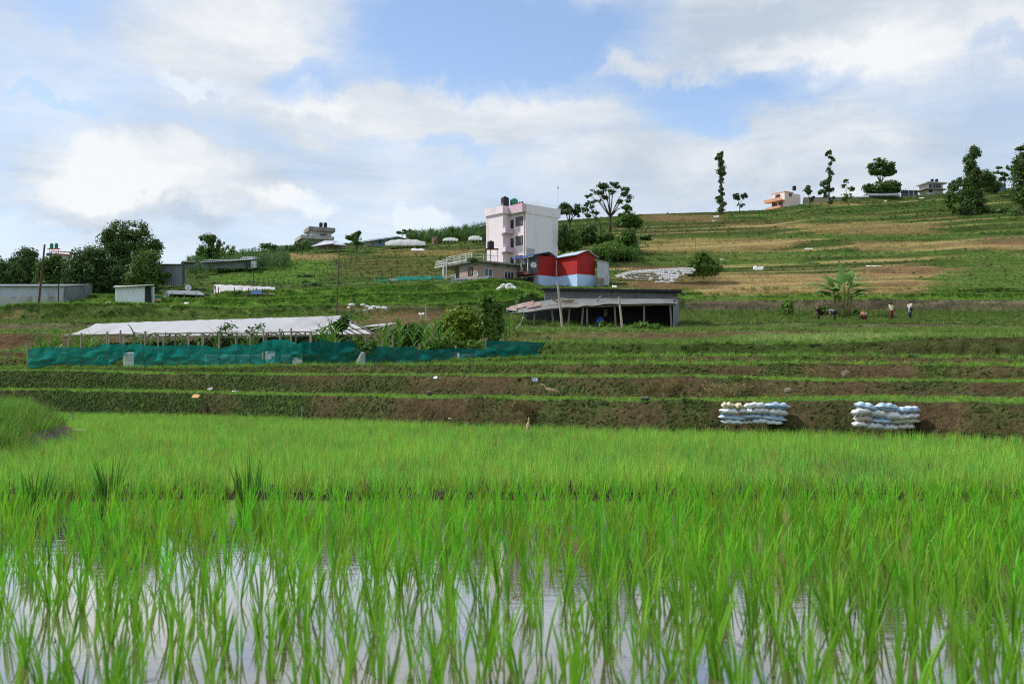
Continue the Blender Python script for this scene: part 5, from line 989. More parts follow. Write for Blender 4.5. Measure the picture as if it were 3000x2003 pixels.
for i in range(13000):
    u = RNG.uniform(0.02, 1.03); v = RNG.uniform(0.05, 1.6); p = groof(u, 0).lerp(broof(u, 1), v / 1.6); z0 = p.z - 2.0; top = np.interp(u, [0, .3, .6, .75, 1], [1.5, 1.5, 1.75, 1.75, 1.8]) ; pp.append((p.x, p.y + 0.3, z0 + top * RNG.uniform(0.0, 1.0) ** 0.7))
leafy_pts('greenhouse_crop', 'dark leafy climbing crop filling the inside of the greenhouse', 'crop', pp, 0.11, L_DK, 'stuff', seed=3)
def vine(label, path, n, size, m, seed):
    pp = []; P = [W(*q) for q in path]; r = np.random.default_rng(seed)
    for i in range(n):
        t_ = r.uniform(0, len(P) - 1.001); k = int(t_); q = P[k].lerp(P[k + 1], t_ - k); pp.append(q + Vector(r.normal(0, 0.12, 3)))
    o = leafy_pts('vine', label, 'vine', pp, size, m, seed=seed); return o
vine('leafy vine tip climbing over the greenhouse eave, middle of the roof', [(640, 1000, 60.8), (645, 975, 60.7), (655, 960, 60.8), (670, 956, 61.2), (690, 953, 61.6)], 190, 0.09, L_MD, 5); vine('vine climbing a post onto the roof nearer the open gable', [(735, 1005, 60.8), (733, 985, 60.7), (730, 968, 60.7), (750, 962, 61.0), (775, 953, 61.8)], 170, 0.09, L_MD, 6)
vine('dark leafy vine mass climbing the open gable of the greenhouse', [(985, 1000, 63), (990, 975, 63.5), (1002, 945, 63.6), (1015, 930, 63.7), (1010, 955, 63.2), (985, 950, 63.0)], 420, 0.14, L_DK, 7); vine('vine draped over the net fence at its torn corrugated sheet', [(1040, 1000, 50.8), (1065, 1008, 50.4), (1068, 1025, 50.2), (1085, 1010, 50.3), (1100, 1000, 50.8)], 300, 0.11, L_MD, 8)

# ------------------------------------------------------------------ trees and shrubs
BARK = mat('bark', (0.085, 0.065, 0.05), 0.95, 0.3, 6, 0.5, 20)
def crown_arrays(blobs, Y, size, dens, seed, gap=0.5):
    r = np.random.default_rng(seed); V_ = []; F_ = []
    for (px, py, rx, ry) in blobs:
        c_ = np.array(W(px, py, Y)); k = Y / FPX; R_ = np.array((rx, (rx + ry) * 0.5, ry)) * k; n = int(dens * 2.7 * math.pi * rx * ry); nc = max(5, int(math.pi * rx * ry / (70 + 60 * gap)))
        cc = r.normal(0, 0.54, (nc, 3)); cl_ = np.linalg.norm(cc, axis=1)[:, None]; cc = np.where(cl_ > 1.15, cc / cl_ * 1.15, cc)
        pick_ = r.integers(0, nc, n); off = r.normal(0, 1, (n, 3)) * (0.30 - 0.06 * gap) * r.uniform(0.6, 1.5, nc)[pick_][:, None]
        q_ = cc[pick_] + off; wv = r.normal(0, 1, (6, 3)); wv *= (3.2 + 3.0 * r.uniform(size=(6, 1))) / np.linalg.norm(wv, axis=1)[:, None]; fn = np.sin(q_ @ wv.T + r.uniform(0, 6.28, 6)).mean(1) * 2.0
        q_ = q_ * (1 + 0.16 * fn[:, None]); ql = np.linalg.norm(q_, axis=1); ok = (fn > -0.75 + 0.7 * gap) & (ql < 1.30) & ((ql < 1.0) | (r.uniform(size=n) < 0.55)); q_ = q_[ok]; off = off[ok]; pick_ = pick_[ok]; n = len(q_); P = c_ + q_ * R_
        v = off * 2.0 + r.normal(0, 0.2, (n, 3)) + cc[pick_] * 0.3 + np.array((0, 0, 0.12)); v /= np.linalg.norm(v, axis=1)[:, None] + 1e-9
        a = np.cross(v, r.normal(0, 1, (n, 3))); a /= np.linalg.norm(a, axis=1)[:, None] + 1e-9; b = np.cross(v, a); s = size * r.uniform(0.55, 1.35, (n, 1))
        q = np.stack([P - a * s, P + b * s * 0.5, P + a * s, P - b * s * 0.5], 1).reshape(-1, 3); m0 = sum(len(x) for x in V_); V_.append(q); F_.append(np.arange(4 * n).reshape(-1, 4) + m0)
    return np.concatenate(V_), np.concatenate(F_)
LM = {'dark': leaf_mat('tree_dark', (0.042, 0.088, 0.024), (0.105, 0.18, 0.038), 0.28), 'mid': leaf_mat('tree_mid', (0.05, 0.115, 0.02), (0.115, 0.21, 0.032), 0.3), 'light': leaf_mat('tree_light', (0.075, 0.16, 0.025), (0.16, 0.27, 0.045), 0.35),
      'yellow': leaf_mat('tree_yellow', (0.085, 0.16, 0.016), (0.22, 0.31, 0.03), 0.35), 'grey': leaf_mat('tree_grey', (0.045, 0.085, 0.03), (0.095, 0.15, 0.05), 0.3)}
TREE_SEED = [0]
def tree(name, label, cat, base, Y, blobs, col='mid', dens=0.34, tr=0.16, limbs=True, group=None, gap=0.5, size=None, fork=0.45, lift=True):
    TREE_SEED[0] += 1; b = W(base[0], base[1], Y); T = thing(name, label, cat, b, 0, group); k = Y / FPX
    if name in ('poplar', 'small_tree', 'airy_tree', 'slim_tree'): gap = max(gap, 0.8)
    if name == 'poplar': bs_ = sorted(blobs, key=lambda q: q[1]); blobs = blobs + [((p_[0] + q_[0]) / 2, (p_[1] + q_[1]) / 2, (p_[2] + q_[2]) * 0.36, (p_[3] + q_[3]) * 0.4) for p_, q_ in zip(bs_[:-1], bs_[1:])]
    V_, F_ = crown_arrays(blobs, Y, size or max(0.08, Y * 0.00135), dens, TREE_SEED[0] * 7 + 1, gap); V_ = V_ - np.array(b); put('crown', tri_mesh('crown', V_, F_, LM[col]), T)
    mb = MB(); cs = [W(q[0], q[1], Y) - b for q in blobs]; mz = sum(q.z for q in cs) / len(cs); mx = sum(q.x for q in cs) / len(cs); f = Vector((mx * 0.4, 0, mz * fork))
    if not limbs: f = f * 0.5
    mb.tube([(0, 0, -0.8), (f.x * 0.3, 0.03, f.z * 0.5), f], [tr * 1.25, tr, tr * 0.8], 7)
    for q in cs:
        if limbs: e = Vector((q.x, random.uniform(-0.4, 0.4), q.z * 1.02)); md = f.lerp(e, 0.5) + Vector((random.uniform(-0.1, 0.1), 0, 0.12 * (e - f).length)); mb.tube([f - Vector((0, 0, 0.1)), md, e], [tr * 0.6, tr * 0.4, tr * 0.12], 5)
    mb.build('trunk', BARK, T, True); return T
tree('broad_tree', 'large broad tree with airy double crown behind the tin sheds', 'tree', (385, 868), 112, [(345, 682, 34, 32), (402, 684, 38, 32), (318, 722, 38, 34), (372, 725, 44, 34), (430, 728, 38, 36), (350, 770, 50, 34), (410, 775, 46, 36), (455, 725, 22, 20)], 'dark', 0.42, 0.28, gap=0.7)
tree('dark_tree', 'dense dark tree just left of the broad airy tree', 'tree', (265, 870), 108, [(262, 758, 46, 38), (232, 790, 40, 40), (300, 800, 48, 44), (262, 828, 56, 38), (215, 830, 36, 34), (325, 835, 46, 34), (350, 820, 40, 40), (380, 842, 40, 26)], 'dark', 0.5, 0.2, gap=0.5)
tree('leafy_tree', 'mid green leafy tree in front of the broad tree, beside the grey shed', 'tree', (425, 868), 103, [(425, 768, 36, 34), (450, 800, 34, 32), (405, 812, 38, 36), (435, 838, 46, 28), (485, 805, 18, 10)], 'mid', 0.48, 0.16, gap=0.3)
tree('dark_tree', 'dark round tree between the rusty pole and the picture edge', 'tree', (78, 868), 118, [(75, 752, 32, 26), (62, 785, 34, 30), (100, 782, 30, 28), (88, 825, 28, 34)], 'dark', 0.5, 0.18, gap=0.4)
tree('dark_tree', 'low dark tree at the very edge above the long tin shed', 'tree', (18, 868), 115, [(18, 785, 26, 26), (8, 820, 34, 34), (42, 815, 30, 34), (20, 845, 46, 24), (-40, 800, 50, 50)], 'dark', 0.5, 0.16, gap=0.3)
tree('leafy_tree', 'dark tree with lighter front under the green tanks', 'tree', (155, 868), 112, [(165, 768, 30, 22), (140, 800, 36, 36), (185, 795, 28, 34), (155, 835, 46, 34), (195, 835, 36, 34)], 'mid', 0.5, 0.16, gap=0.3)
tree('slim_tree', 'dark slim tree beside the dry bush at the top of the maize', 'tree', (615, 775), 150, [(612, 700, 24, 18), (604, 728, 24, 18), (630, 722, 14, 28), (585, 740, 14, 8), (618, 752, 26, 16)], 'mid', 0.5, 0.14, gap=0.4)
tree('dry_bush', 'tangled dry yellowish bush beside the slim dark tree', 'bush', (665, 770), 152, [(662, 738, 26, 18), (670, 752, 32, 14), (655, 722, 8, 14), (682, 728, 8, 12)], 'yellow', 0.16, 0.05, gap=0.8)
tree('small_tree', 'small leafy tree between the hipped hut and the blue shed', 'tree', (1045, 722), 172, [(1030, 692, 16, 10), (1050, 690, 14, 12), (1040, 708, 22, 12), (1028, 702, 12, 12)], 'mid', 0.5, 0.1)
tree('small_tree', 'tiny spreading tree behind the blue shed roof, nearer the shed', 'tree', (1178, 695), 202, [(1170, 681, 11, 6), (1185, 680, 11, 7)], 'mid', 0.5, 0.08); tree('small_tree', 'tiny flat topped sparse tree beyond the blue shed roof', 'tree', (1205, 693), 203, [(1202, 676, 9, 4), (1210, 679, 9, 4)], 'grey', 0.4, 0.07)
tree('small_tree', 'rounded small tree on the ridge above the plastic tunnels', 'tree', (1327, 694), 190, [(1326, 672, 10, 9), (1320, 682, 14, 10), (1334, 682, 12, 9)], 'mid', 0.55, 0.08)
tree('round_bush', 'dark round bush by the grey concrete house', 'bush', (908, 728), 188, [(905, 716, 18, 12), (890, 722, 14, 9)], 'dark', 0.6, 0.08, False); tree('round_bush', 'round bush left of the concrete house on the slope', 'bush', (866, 732), 186, [(866, 722, 16, 9), (845, 728, 16, 8)], 'mid', 0.6, 0.08, False)
tree('umbrella_tree', 'umbrella shaped dark tree just behind the pink house', 'tree', (1668, 682), 160, [(1642, 612, 12, 14), (1662, 607, 20, 12), (1688, 612, 16, 13), (1670, 622, 28, 10), (1695, 628, 10, 8)], 'grey', 0.5, 0.16, gap=0.5)
tree('airy_tree', 'tall airy tree with forking bare trunks beyond the pink house', 'tree', (1788, 668), 176, [(1745, 565, 20, 10), (1768, 545, 22, 11), (1800, 545, 20, 10), (1828, 562, 16, 12), (1842, 580, 12, 12), (1785, 562, 20, 8), (1725, 575, 12, 8), (1815, 590, 12, 7), (1832, 605, 14, 7), (1752, 588, 12, 6), (1775, 578, 14, 6)], 'grey', 0.42, 0.22, gap=0.8, fork=0.35)
tree('airy_tree', 'leaning thin tree beside the tall airy tree', 'tree', (1763, 668), 174, [(1715, 612, 14, 12), (1730, 600, 14, 10), (1742, 622, 12, 8), (1720, 630, 14, 8)], 'grey', 0.45, 0.12, gap=0.7, fork=0.5)
tree('round_tree', 'compact bright tree with conical top right of the airy tree', 'tree', (1842, 690), 164, [(1838, 612, 14, 12), (1842, 640, 28, 18), (1830, 655, 26, 16), (1858, 655, 22, 16)], 'mid', 0.6, 0.14, gap=0.2)
tree('round_bush', 'dark rounded bush below the airy tree', 'bush', (1720, 705), 158, [(1722, 685, 32, 26), (1700, 700, 22, 22), (1745, 698, 24, 20)], 'dark', 0.55, 0.1, False, gap=0.2)
for i, (px, py, rx, ry, col_, lab) in enumerate(((1650, 700, 16, 36, 'dark', 'very dark bush hard against the side of the pink house'), (1680, 705, 22, 28, 'light', 'pale green bush right behind the pink house side'), (1788, 735, 50, 24, 'light', 'wide pale maize thicket above the red house roof'), (1835, 740, 34, 26, 'light', 'pale thicket at the right end above the red house'), (1840, 705, 26, 30, 'mid', 'brownish shrub below the compact bright tree'), (1770, 690, 26, 16, 'light', 'small pale shrub between the dark bush and the compact tree'), (1890, 695, 18, 8, 'mid', 'low bush at the start of the wire fence'), (1745, 760, 40, 16, 'mid', 'low shrubbery just over the red house roof'))):
    tree('shrub', lab, 'shrub', (px, py + ry), 150 + i, [(px, py, rx, ry), (px - rx * 0.4, py + ry * 0.3, rx * 0.7, ry * 0.7), (px + rx * 0.5, py + ry * 0.35, rx * 0.6, ry * 0.6)], col_, 0.5, 0.06, False, 'shrubs behind the pink and red houses', 0.3)
tree('poplar', 'tall slender poplar standing alone on the right skyline', 'tree', (2112, 628), 246, [(2113, 452, 10, 10), (2107, 468, 11, 10), (2116, 486, 12, 14), (2108, 503, 11, 10), (2116, 508, 10, 9), (2114, 532, 8, 9), (2111, 556, 7, 10), (2104, 585, 12, 9), (2116, 590, 12, 10), (2112, 606, 16, 12), (2116, 572, 7, 8)], 'grey', 0.55, 0.14, group='trees along the right crest', fork=0.3)
tree('small_tree', 'small forked tree right beside the lone poplar', 'tree', (2167, 622), 246, [(2157, 574, 11, 9), (2181, 573, 10, 10), (2168, 600, 11, 6), (2162, 584, 8, 6)], 'grey', 0.5, 0.1, group='trees along the right crest')
tree('small_tree', 'small ball headed tree just right of the salmon house', 'tree', (2372, 608), 250, [(2370, 550, 13, 11), (2366, 560, 12, 8), (2378, 583, 8, 8)], 'grey', 0.55, 0.1, group='trees along the right crest')
tree('poplar', 'tall broken topped poplar right of the salmon house', 'tree', (2432, 606), 249, [(2426, 446, 9, 9), (2437, 464, 8, 12), (2430, 497, 9, 7), (2434, 515, 8, 10), (2428, 530, 8, 9), (2416, 540, 15, 11), (2404, 562, 12, 8), (2428, 556, 14, 9), (2434, 585, 10, 12)], 'grey', 0.5, 0.13, group='trees along the right crest', fork=0.3)
tree('small_tree', 'little two tiered tree on the wall beyond the broken poplar', 'tree', (2482, 598), 252, [(2479, 531, 9, 5), (2474, 544, 8, 6), (2496, 553, 10, 6), (2482, 576, 16, 9), (2472, 582, 10, 8)], 'dark', 0.55, 0.09, group='trees along the right crest')
tree('round_tree', 'big round headed tree above the white farmhouse', 'tree', (2580, 560), 268, [(2558, 488, 17, 13), (2580, 476, 20, 12), (2602, 485, 20, 14), (2610, 500, 16, 10), (2568, 505, 24, 10), (2595, 505, 22, 10), (2552, 500, 12, 8)], 'mid', 0.6, 0.2, group='trees along the right crest', gap=0.4, fork=0.35)
tree('round_bush', 'wide dark bush under the big round headed tree', 'bush', (2580, 572), 266, [(2548, 552, 20, 12), (2575, 546, 28, 13), (2608, 546, 26, 14), (2625, 552, 14, 12), (2590, 558, 50, 9)], 'dark', 0.6, 0.1, False, gap=0.1)
tree('cypress', 'tall dark column shaped tree dominating the right slope', 'tree', (2850, 690), 214, [(2852, 446, 18, 18), (2844, 470, 18, 18), (2848, 500, 22, 22), (2846, 530, 24, 22), (2850, 562, 28, 26), (2852, 595, 32, 28), (2852, 628, 36, 28), (2842, 650, 32, 22), (2825, 575, 18, 24), (2820, 620, 18, 26)], 'dark', 0.6, 0.3, gap=0.15, fork=0.4)
tree('slim_tree', 'young slim tree with bare stem left of the tall dark column tree', 'tree', (2793, 668), 212, [(2786, 572, 12, 18), (2782, 595, 14, 16), (2788, 612, 11, 14), (2795, 585, 10, 14)], 'mid', 0.55, 0.09, gap=0.4)
for i, (px, py, rx, ry, col_, lab) in enumerate(((2905, 575, 26, 18, 'mid', 'round clipped looking bush on the right crest slope'), (2792, 545, 14, 14, 'dark', 'small dark tree touching the white crest house'), (2885, 522, 28, 24, 'dark', 'dark broad tree behind the tall column tree'), (2905, 545, 26, 16, 'dark', 'dark shrub by the blue crest hut'), (2815, 535, 12, 14, 'dark', 'narrow dark shrub left of the tall column tree'), (2800, 672, 26, 20, 'dark', 'dark hedge bush at the left foot of the column tree'), (2848, 672, 34, 20, 'dark', 'dark hedge bush right under the column tree'), (2900, 645, 34, 26, 'mid', 'mid green thicket right of the column tree'), (2945, 638, 34, 32, 'mid', 'tall thicket near the picture edge on the right slope'), (2985, 650, 36, 34, 'dark', 'dark thicket at the right picture edge'), (2890, 672, 36, 14, 'dark', 'low dark hedge between the column tree and the thickets'), (2940, 672, 46, 14, 'dark', 'low dark hedge under the tall thicket'))):
    tree('shrub', lab, 'shrub', (px, py + ry), (258, 262, 240, 250, 240, 210, 208, 214, 212, 208, 206, 205)[i], [(px, py, rx, ry), (px - rx * 0.45, py + ry * 0.3, rx * 0.65, ry * 0.7), (px + rx * 0.5, py + ry * 0.3, rx * 0.6, ry * 0.65)], col_, 0.55, 0.08, False, 'shrubs on the right slope', 0.25)
tree('airy_tree', 'sparse airy tree with dark leaf clusters at the right crest', 'tree', (2945, 552), 250, [(2935, 490, 14, 5), (2925, 505, 14, 6), (2955, 492, 10, 6), (2945, 512, 16, 7), (2940, 525, 12, 7)], 'dark', 0.45, 0.1, gap=0.7)
tree('broad_tree', 'tall dark tree cut by the right picture edge', 'tree', (3000, 645), 206, [(2990, 432, 16, 8), (3000, 455, 22, 10), (2975, 472, 14, 6), (2995, 500, 26, 22), (2992, 530, 28, 24), (2988, 560, 26, 22), (3020, 480, 40, 50), (3010, 570, 36, 34), (2985, 580, 22, 14)], 'dark', 0.5, 0.22, gap=0.4)
# garden bushes near the fence
tree('round_bush', 'big round yellow green bush behind the net fence', 'bush', (1350, 1030), 60, [(1345, 930, 42, 30), (1320, 962, 42, 34), (1375, 962, 40, 36), (1345, 990, 52, 26), (1352, 945, 48, 34)], 'yellow', 0.42, 0.06, True, gap=0.35, size=0.13)
tree('tall_bush', 'tall narrow leafy bush next to the round yellow green bush', 'bush', (1432, 1030), 59, [(1430, 885, 24, 18), (1450, 900, 22, 20), (1438, 925, 34, 24), (1442, 955, 34, 26), (1440, 985, 24, 22)], 'light', 0.42, 0.07, True, gap=0.35, size=0.13)
tree('shrub', 'dark spreading shrub between the white frame and the round bush', 'shrub', (1200, 1020), 61, [(1200, 975, 40, 22), (1170, 985, 30, 22), (1225, 990, 26, 18), (1190, 1000, 46, 14)], 'mid', 0.4, 0.05, True, gap=0.35, size=0.13)
tree('shrub', 'low garden shrub right in front of the round yellow bush', 'shrub', (1280, 1030), 56, [(1265, 1008, 36, 14), (1300, 1005, 30, 16), (1390, 1012, 40, 12), (1330, 1012, 40, 10)], 'light', 0.4, 0.04, False, gap=0.4, size=0.12)
tree('pumpkin_vine', 'broad leaved pumpkin plant sprawling in front of the cattle shed', 'plant', (1895, 990), 67, [(1880, 962, 30, 16), (1910, 968, 34, 14), (1895, 980, 28, 12), (1850, 962, 20, 10), (1935, 972, 18, 8)], 'light', 0.24, 0.03, False, gap=0.4, size=0.24)
tree('pumpkin_vine', 'small leafy plant by the blue barrel at the cattle shed', 'plant', (1772, 962), 70, [(1772, 952, 14, 8)], 'mid', 0.4, 0.03, False, size=0.18); tree('pumpkin_vine', 'leafy squash plant on the shed roof edge above the rusty sheets', 'plant', (1535, 895), 80, [(1540, 875, 22, 10), (1560, 866, 14, 8), (1525, 885, 16, 8)], 'light', 0.35, 0.03, False, size=0.22)
tree('shrub', 'light green shrub in the bean row near the banana plant', 'shrub', (2305, 935), 92, [(2305, 905, 22, 22), (2298, 920, 20, 12)], 'light', 0.4, 0.05, False, size=0.16)
tree('shrub', 'leafy shrub hiding the stem of the banana plant', 'shrub', (2415, 935), 93, [(2415, 915, 22, 16), (2440, 925, 22, 12), (2505, 920, 24, 16)], 'mid', 0.4, 0.05, False, size=0.16)
# fountain grass clump on the right slope, dark bushes on the left slope
tree('grass_clump', 'tall pale grass clump at the end of the sack wall', 'grass clump', (2060, 795), 122, [(2055, 760, 30, 22), (2040, 770, 24, 22), (2080, 772, 26, 20), (2062, 748, 22, 12), (2050, 785, 40, 14), (2085, 788, 36, 12), (2060, 799, 46, 11), (2030, 800, 26, 9)], 'light', 0.5, 0.06, False, gap=0.3)
tree('tomato_plant', 'thin arching papaya like plant on the left green terraces', 'plant', (890, 850), 108, [(890, 805, 16, 6), (875, 808, 12, 5), (908, 810, 12, 5), (895, 830, 20, 8)], 'mid', 0.35, 0.06)
for i, (px, py, rx, ry, lab) in enumerate(((920, 838, 34, 12, 'dark low bush beside the papaya like plant'), (985, 838, 26, 10, 'low dark bush by the rusty pole in the middle'), (1048, 836, 36, 8, 'pale cabbage bed bush left of the small hen hut'), (780, 722, 26, 8, 'low bush on the left ridge above the tan field'), (1245, 835, 30, 8, 'bush at the foot of the turquoise fence'))):
    tree('shrub', lab, 'shrub', (px, py + ry), 107 + i * 2 if py > 800 else 186, [(px, py, rx, ry), (px + rx * 0.5, py + 2, rx * 0.6, ry * 0.8)], ('dark', 'dark', 'light', 'mid', 'mid')[i], 0.45, 0.04, False, 'bushes on the left terraces', 0.3)
# maize fields on the left hill: one mass each
MZS = [source('maize_src', m_) for m_ in [maize_mesh(60 + i, RICE_T, 1.6, 8, 0.12) for i in range(4)]]
def maize_field(name, label, x0, x1, ya, yb, n, tint, hs=1.0):
    pts = []
    k = (cpx > x0) & (cpx < x1) & (ck >= 6) & (ck < 45); yl = np.interp(cpx, [x0, x1], [ya[0], ya[1]]); yh = np.interp(cpx, [x0, x1], [yb[0], yb[1]]); w = k & (cpy > yl) & (cpy < yh)
    P, r, c_ = pick(w * 1.0, n); h = RNG.uniform(0.7, 1.2, n) * hs; t_ = np.array(tint) * (1 + RNG.normal(0, 0.15, (n, 1)))
    scatter(name, P, np.c_[np.zeros(n), np.zeros(n), RNG.uniform(0, 6.28, n)], np.c_[h, h, h], RNG.integers(0, 4, n), np.clip(t_, .01, .5), MZS, label, 'maize')
maize_field('maize_field', 'pale maize field on the slope right of the dark shed', 545, 850, (775, 765), (805, 792), 900, (0.075, 0.15, 0.045)); maize_field('maize_strip', 'maize strip below the pale tin roofed shed', 590, 760, (772, 768), (790, 785), 260, (0.09, 0.19, 0.04)); maize_field('ridge_maize', 'maize covering the ridge beside the pink house', 1180, 1425, (684, 668), (716, 706), 800, (0.07, 0.15, 0.03)); maize_field('ridge_beans', 'dense green crop along the left ridge line', 690, 910, (735, 720), (748, 735), 420, (0.06, 0.13, 0.025), 0.55)
maize_field('garden_row', 'leafy vegetable bed at the foot of the far brown bank', 2060, 3050, (905, 905), (942, 938), 420, (0.07, 0.16, 0.02), 0.32); maize_field('red_house_maize', 'maize thicket on the slope above the red house', 1760, 1870, (735, 730), (785, 770), 260, (0.08, 0.17, 0.04), 1.2)
# ------------------------------------------------------------------ grassy side bank at the left of the paddy
def edge_x(Y): return float(np.interp(Y, [8, 12, 15, 18, 21, 24, 27, 40], [-6.2, -6.7, -7.3, -8.1, -9.0, -10.3, -12.6, -21]))
G = []; MV = []
for i in range(121):
    Y = 9 + 22 * i / 120; r = []
    for j in range(61):
        x = -26 + 19.5 * j / 60; d = edge_x(Y) - x + 0.25 * mnoise.noise(Vector((x * 0.8, Y * 0.8, 4))); h = 0.70 * min(1, max(0, d / 1.3)) ** 0.7 * min(1, max(0.0, (28 - Y) / 5)) * min(1, max(0, (Y - 10) / 3.5)); h += (0.05 * mnoise.noise(Vector((x * 3, Y * 3, 1))) + 0.03 * mnoise.noise(Vector((x * 9, Y * 9, 2)))) * (1 if d > 0 else 0)
        r.append((x, Y, h - 0.02 if d > 0 else -0.05)); MV.append((x, Y, h, d))
    G.append(r)
bk = MB().grid(G).build('side_bank', mat('bank_mud', (0.11, 0.085, 0.06), 0.9, 0.4, 2.5, 0.9, 8), smooth=True); tag(bk, 'grassy earth bank ending in mud at the left of the paddy', 'bank', kind='structure')
cand = [m_ for m_ in MV if m_[3] > 0.15 and m_[2] > 0.06 and m_[0] > -0.75 * m_[1] - 1 and not (m_[1] > 21.5 and m_[3] < 1.1) and not (m_[3] < 0.45 and m_[1] > 17)]
n = 5200; sel = RNG.integers(0, len(cand), n); P = np.array([cand[k][:3] for k in sel]) + np.c_[RNG.uniform(-0.15, 0.15, n), RNG.uniform(-0.09, 0.09, n), np.full(n, -0.03)]
h = RNG.uniform(0.2, 0.42, n); t_ = np.stack([RNG.uniform(0.10, 0.19, n), RNG.uniform(0.22, 0.36, n), RNG.uniform(0.025, 0.05, n)], -1)
scatter('bank_tall_grass', P, np.c_[RNG.normal(0, .15, n), RNG.normal(0, .15, n), RNG.uniform(0, 6.28, n)], np.c_[h, h, h], RNG.integers(0, 6, n), t_, [source('long_grass', tuft_mesh('long_grass', 20, 1.0, 0.3, 0.6, 1.0, 0.028, RICE_T, 3, 0.5, 900 + i)) for i in range(6)], 'tall dark green grass on the side bank at the left', 'grass')
q = W(231, 1275, 23.6); t_ = thing('log', 'short pale log lying at the muddy end of the side bank', 'log', (q.x, q.y, 0.12), 0.15); MB().tube([(-0.22, 0, 0), (-0.1, 0.02, 0.01), (0.1, 0.0, 0.0), (0.22, 0.02, -0.02)], [0.06, 0.075, 0.07, 0.055], 9).build('wood', M_WOODL, t_, True)
# specks of straw and leaf floating on the near water
r = np.random.default_rng(8); V_ = []; F_ = []
for i in range(420):
    y = r.uniform(3.3, 9.8); x = r.uniform(-0.6, 0.6) * y; a = r.uniform(0, 3.14); L = r.uniform(0.008, 0.045); w_ = r.uniform(0.002, 0.007); d = np.array((math.cos(a), math.sin(a), 0)) * L; e = np.array((-math.sin(a), math.cos(a), 0)) * w_; p = np.array((x, y, 0.004)); k = len(V_)
    V_ += [p - d - e, p + d - e * 0.4, p + d + e * 0.4, p - d + e]; F_.append((k, k + 1, k + 2, k + 3))
tag(put('floating_debris', tri_mesh('floating_debris', V_, F_, leaf_mat('debris', (0.05, 0.035, 0.02), (0.2, 0.17, 0.08), 0.1, 0.9))), 'bits of straw and leaf floating on the near water', 'debris', kind='stuff')
# three darker, taller grass clumps at the bund
CL = leaf_mat('clump_leaf', (0.03, 0.12, 0.01), (0.06, 0.19, 0.015), 0.35)
for i, (px, Y, hh, lab) in enumerate(((735, 9.2, 0.56, 'tall dark grass clump on the bund, nearest the middle of the paddy'), (328, 9.6, 0.55, 'tall dark grass clump on the bund, between the other two'), (112, 8.9, 0.5, 'tall dark grass clump on the bund, nearest the picture edge'))):
    o = put('grass_clump', tuft_mesh('grass_clump', 46, hh, 0.09, 0.32, 0.55, 0.011, CL, 5, 0.5, 950 + i)); o.location = ((px - 1500) / FPX * Y, Y, 0.0); tag(o, lab, 'grass clump', 'dark clumps on the bund')

# ------------------------------------------------------------------ sacks
def sack_mat(name, base, stripe=None):
    m = bpy.data.materials.new(name); m.use_nodes = True; t = NT(m.node_tree); b = t.n['Principled BSDF']; tc = t.add('ShaderNodeTexCoord'); v = tc.outputs['Object']; sp = t.add('ShaderNodeSeparateXYZ', {0: v}); oi = t.add('ShaderNodeObjectInfo')
    c0 = tuple(base) + (1,)
    if stripe:
        s1 = t.m('SINE', t.m('ADD', t.m('MULTIPLY', sp.outputs[2], 95.0), t.m('MULTIPLY', t.noise(v, 4.0, 3, 0.5), 4.0))); c0 = t.mix(t.rng(s1, -0.2, 0.5), tuple(stripe) + (1,), tuple(base) + (1,))
    n = t.noise(v, 7.0, 5, 0.6); c1 = t.mix(t.rng(n, 0.5, 0.75, 0, 0.5), c0, (0.42, 0.36, 0.28, 1)); f = t.rng(oi.outputs['Random'], 0, 1, 0.86, 1.06)
    t.put(b.inputs['Base Color'], t.mix(1.0, c1, t.add('ShaderNodeCombineColor', {0: f, 1: f, 2: f}).outputs[0], 'MULTIPLY')); b.inputs['Roughness'].default_value = 0.6
    bp = t.add('ShaderNodeBump', {'Strength': 0.6, 'Height': t.noise(v, 14.0, 5, 0.6, 0.5)}); bp.inputs['Distance'].default_value = 0.03; t.put(b.inputs['Normal'], bp.outputs[0]); return m
SK = {'white': sack_mat('white_sack', (0.78, 0.78, 0.78)), 'blue': sack_mat('blue_sack', (0.70, 0.76, 0.82), (0.30, 0.50, 0.76)), 'yellow': sack_mat('yellow_sack', (0.68, 0.62, 0.38)), 'pink': sack_mat('pink_sack', (0.66, 0.52, 0.50)), 'cream': sack_mat('cream_sack', (0.60, 0.60, 0.50)), 'peach': sack_mat('peach_sack', (0.68, 0.60, 0.54))}
def sack_mesh(L, H, D, seed, sag=0.0, pinch=0.6):
    r = random.Random(seed); nu, nv = 22, 16; G = []
    for i in range(nu + 1):
        u = -1 + 2 * i / nu; e = (1 - abs(u) ** 3.2) ** 0.5 if abs(u) < 1 else 0.0; e = max(e, 0.10); row = []
        for j in range(nv + 1):
            a = 2 * math.pi * j / nv; cy_, sz = math.cos(a), math.sin(a); k = 1 + 0.14 * mnoise.noise(Vector((u * 2.2, cy_ * 1.3, sz * 1.3 + seed))) + 0.10 * mnoise.noise(Vector((u * 7, cy_ * 3, sz * 3 + seed)))
            p_ = lambda q: math.copysign(abs(q) ** 0.75, q)
            row.append((u * L / 2 * (1 + 0.03 * mnoise.noise(Vector((cy_, sz, seed)))), p_(cy_) * D / 2 * (e if abs(u) < 0.9 else max(e, pinch)) * k, p_(sz) * H / 2 * e * k - sag * (u * u) * H + 0.012 * math.sin(u * 9 + seed) * (1 if sz > 0 else 0.3)))
        G.append(row)
    me = MB().grid(G); return me
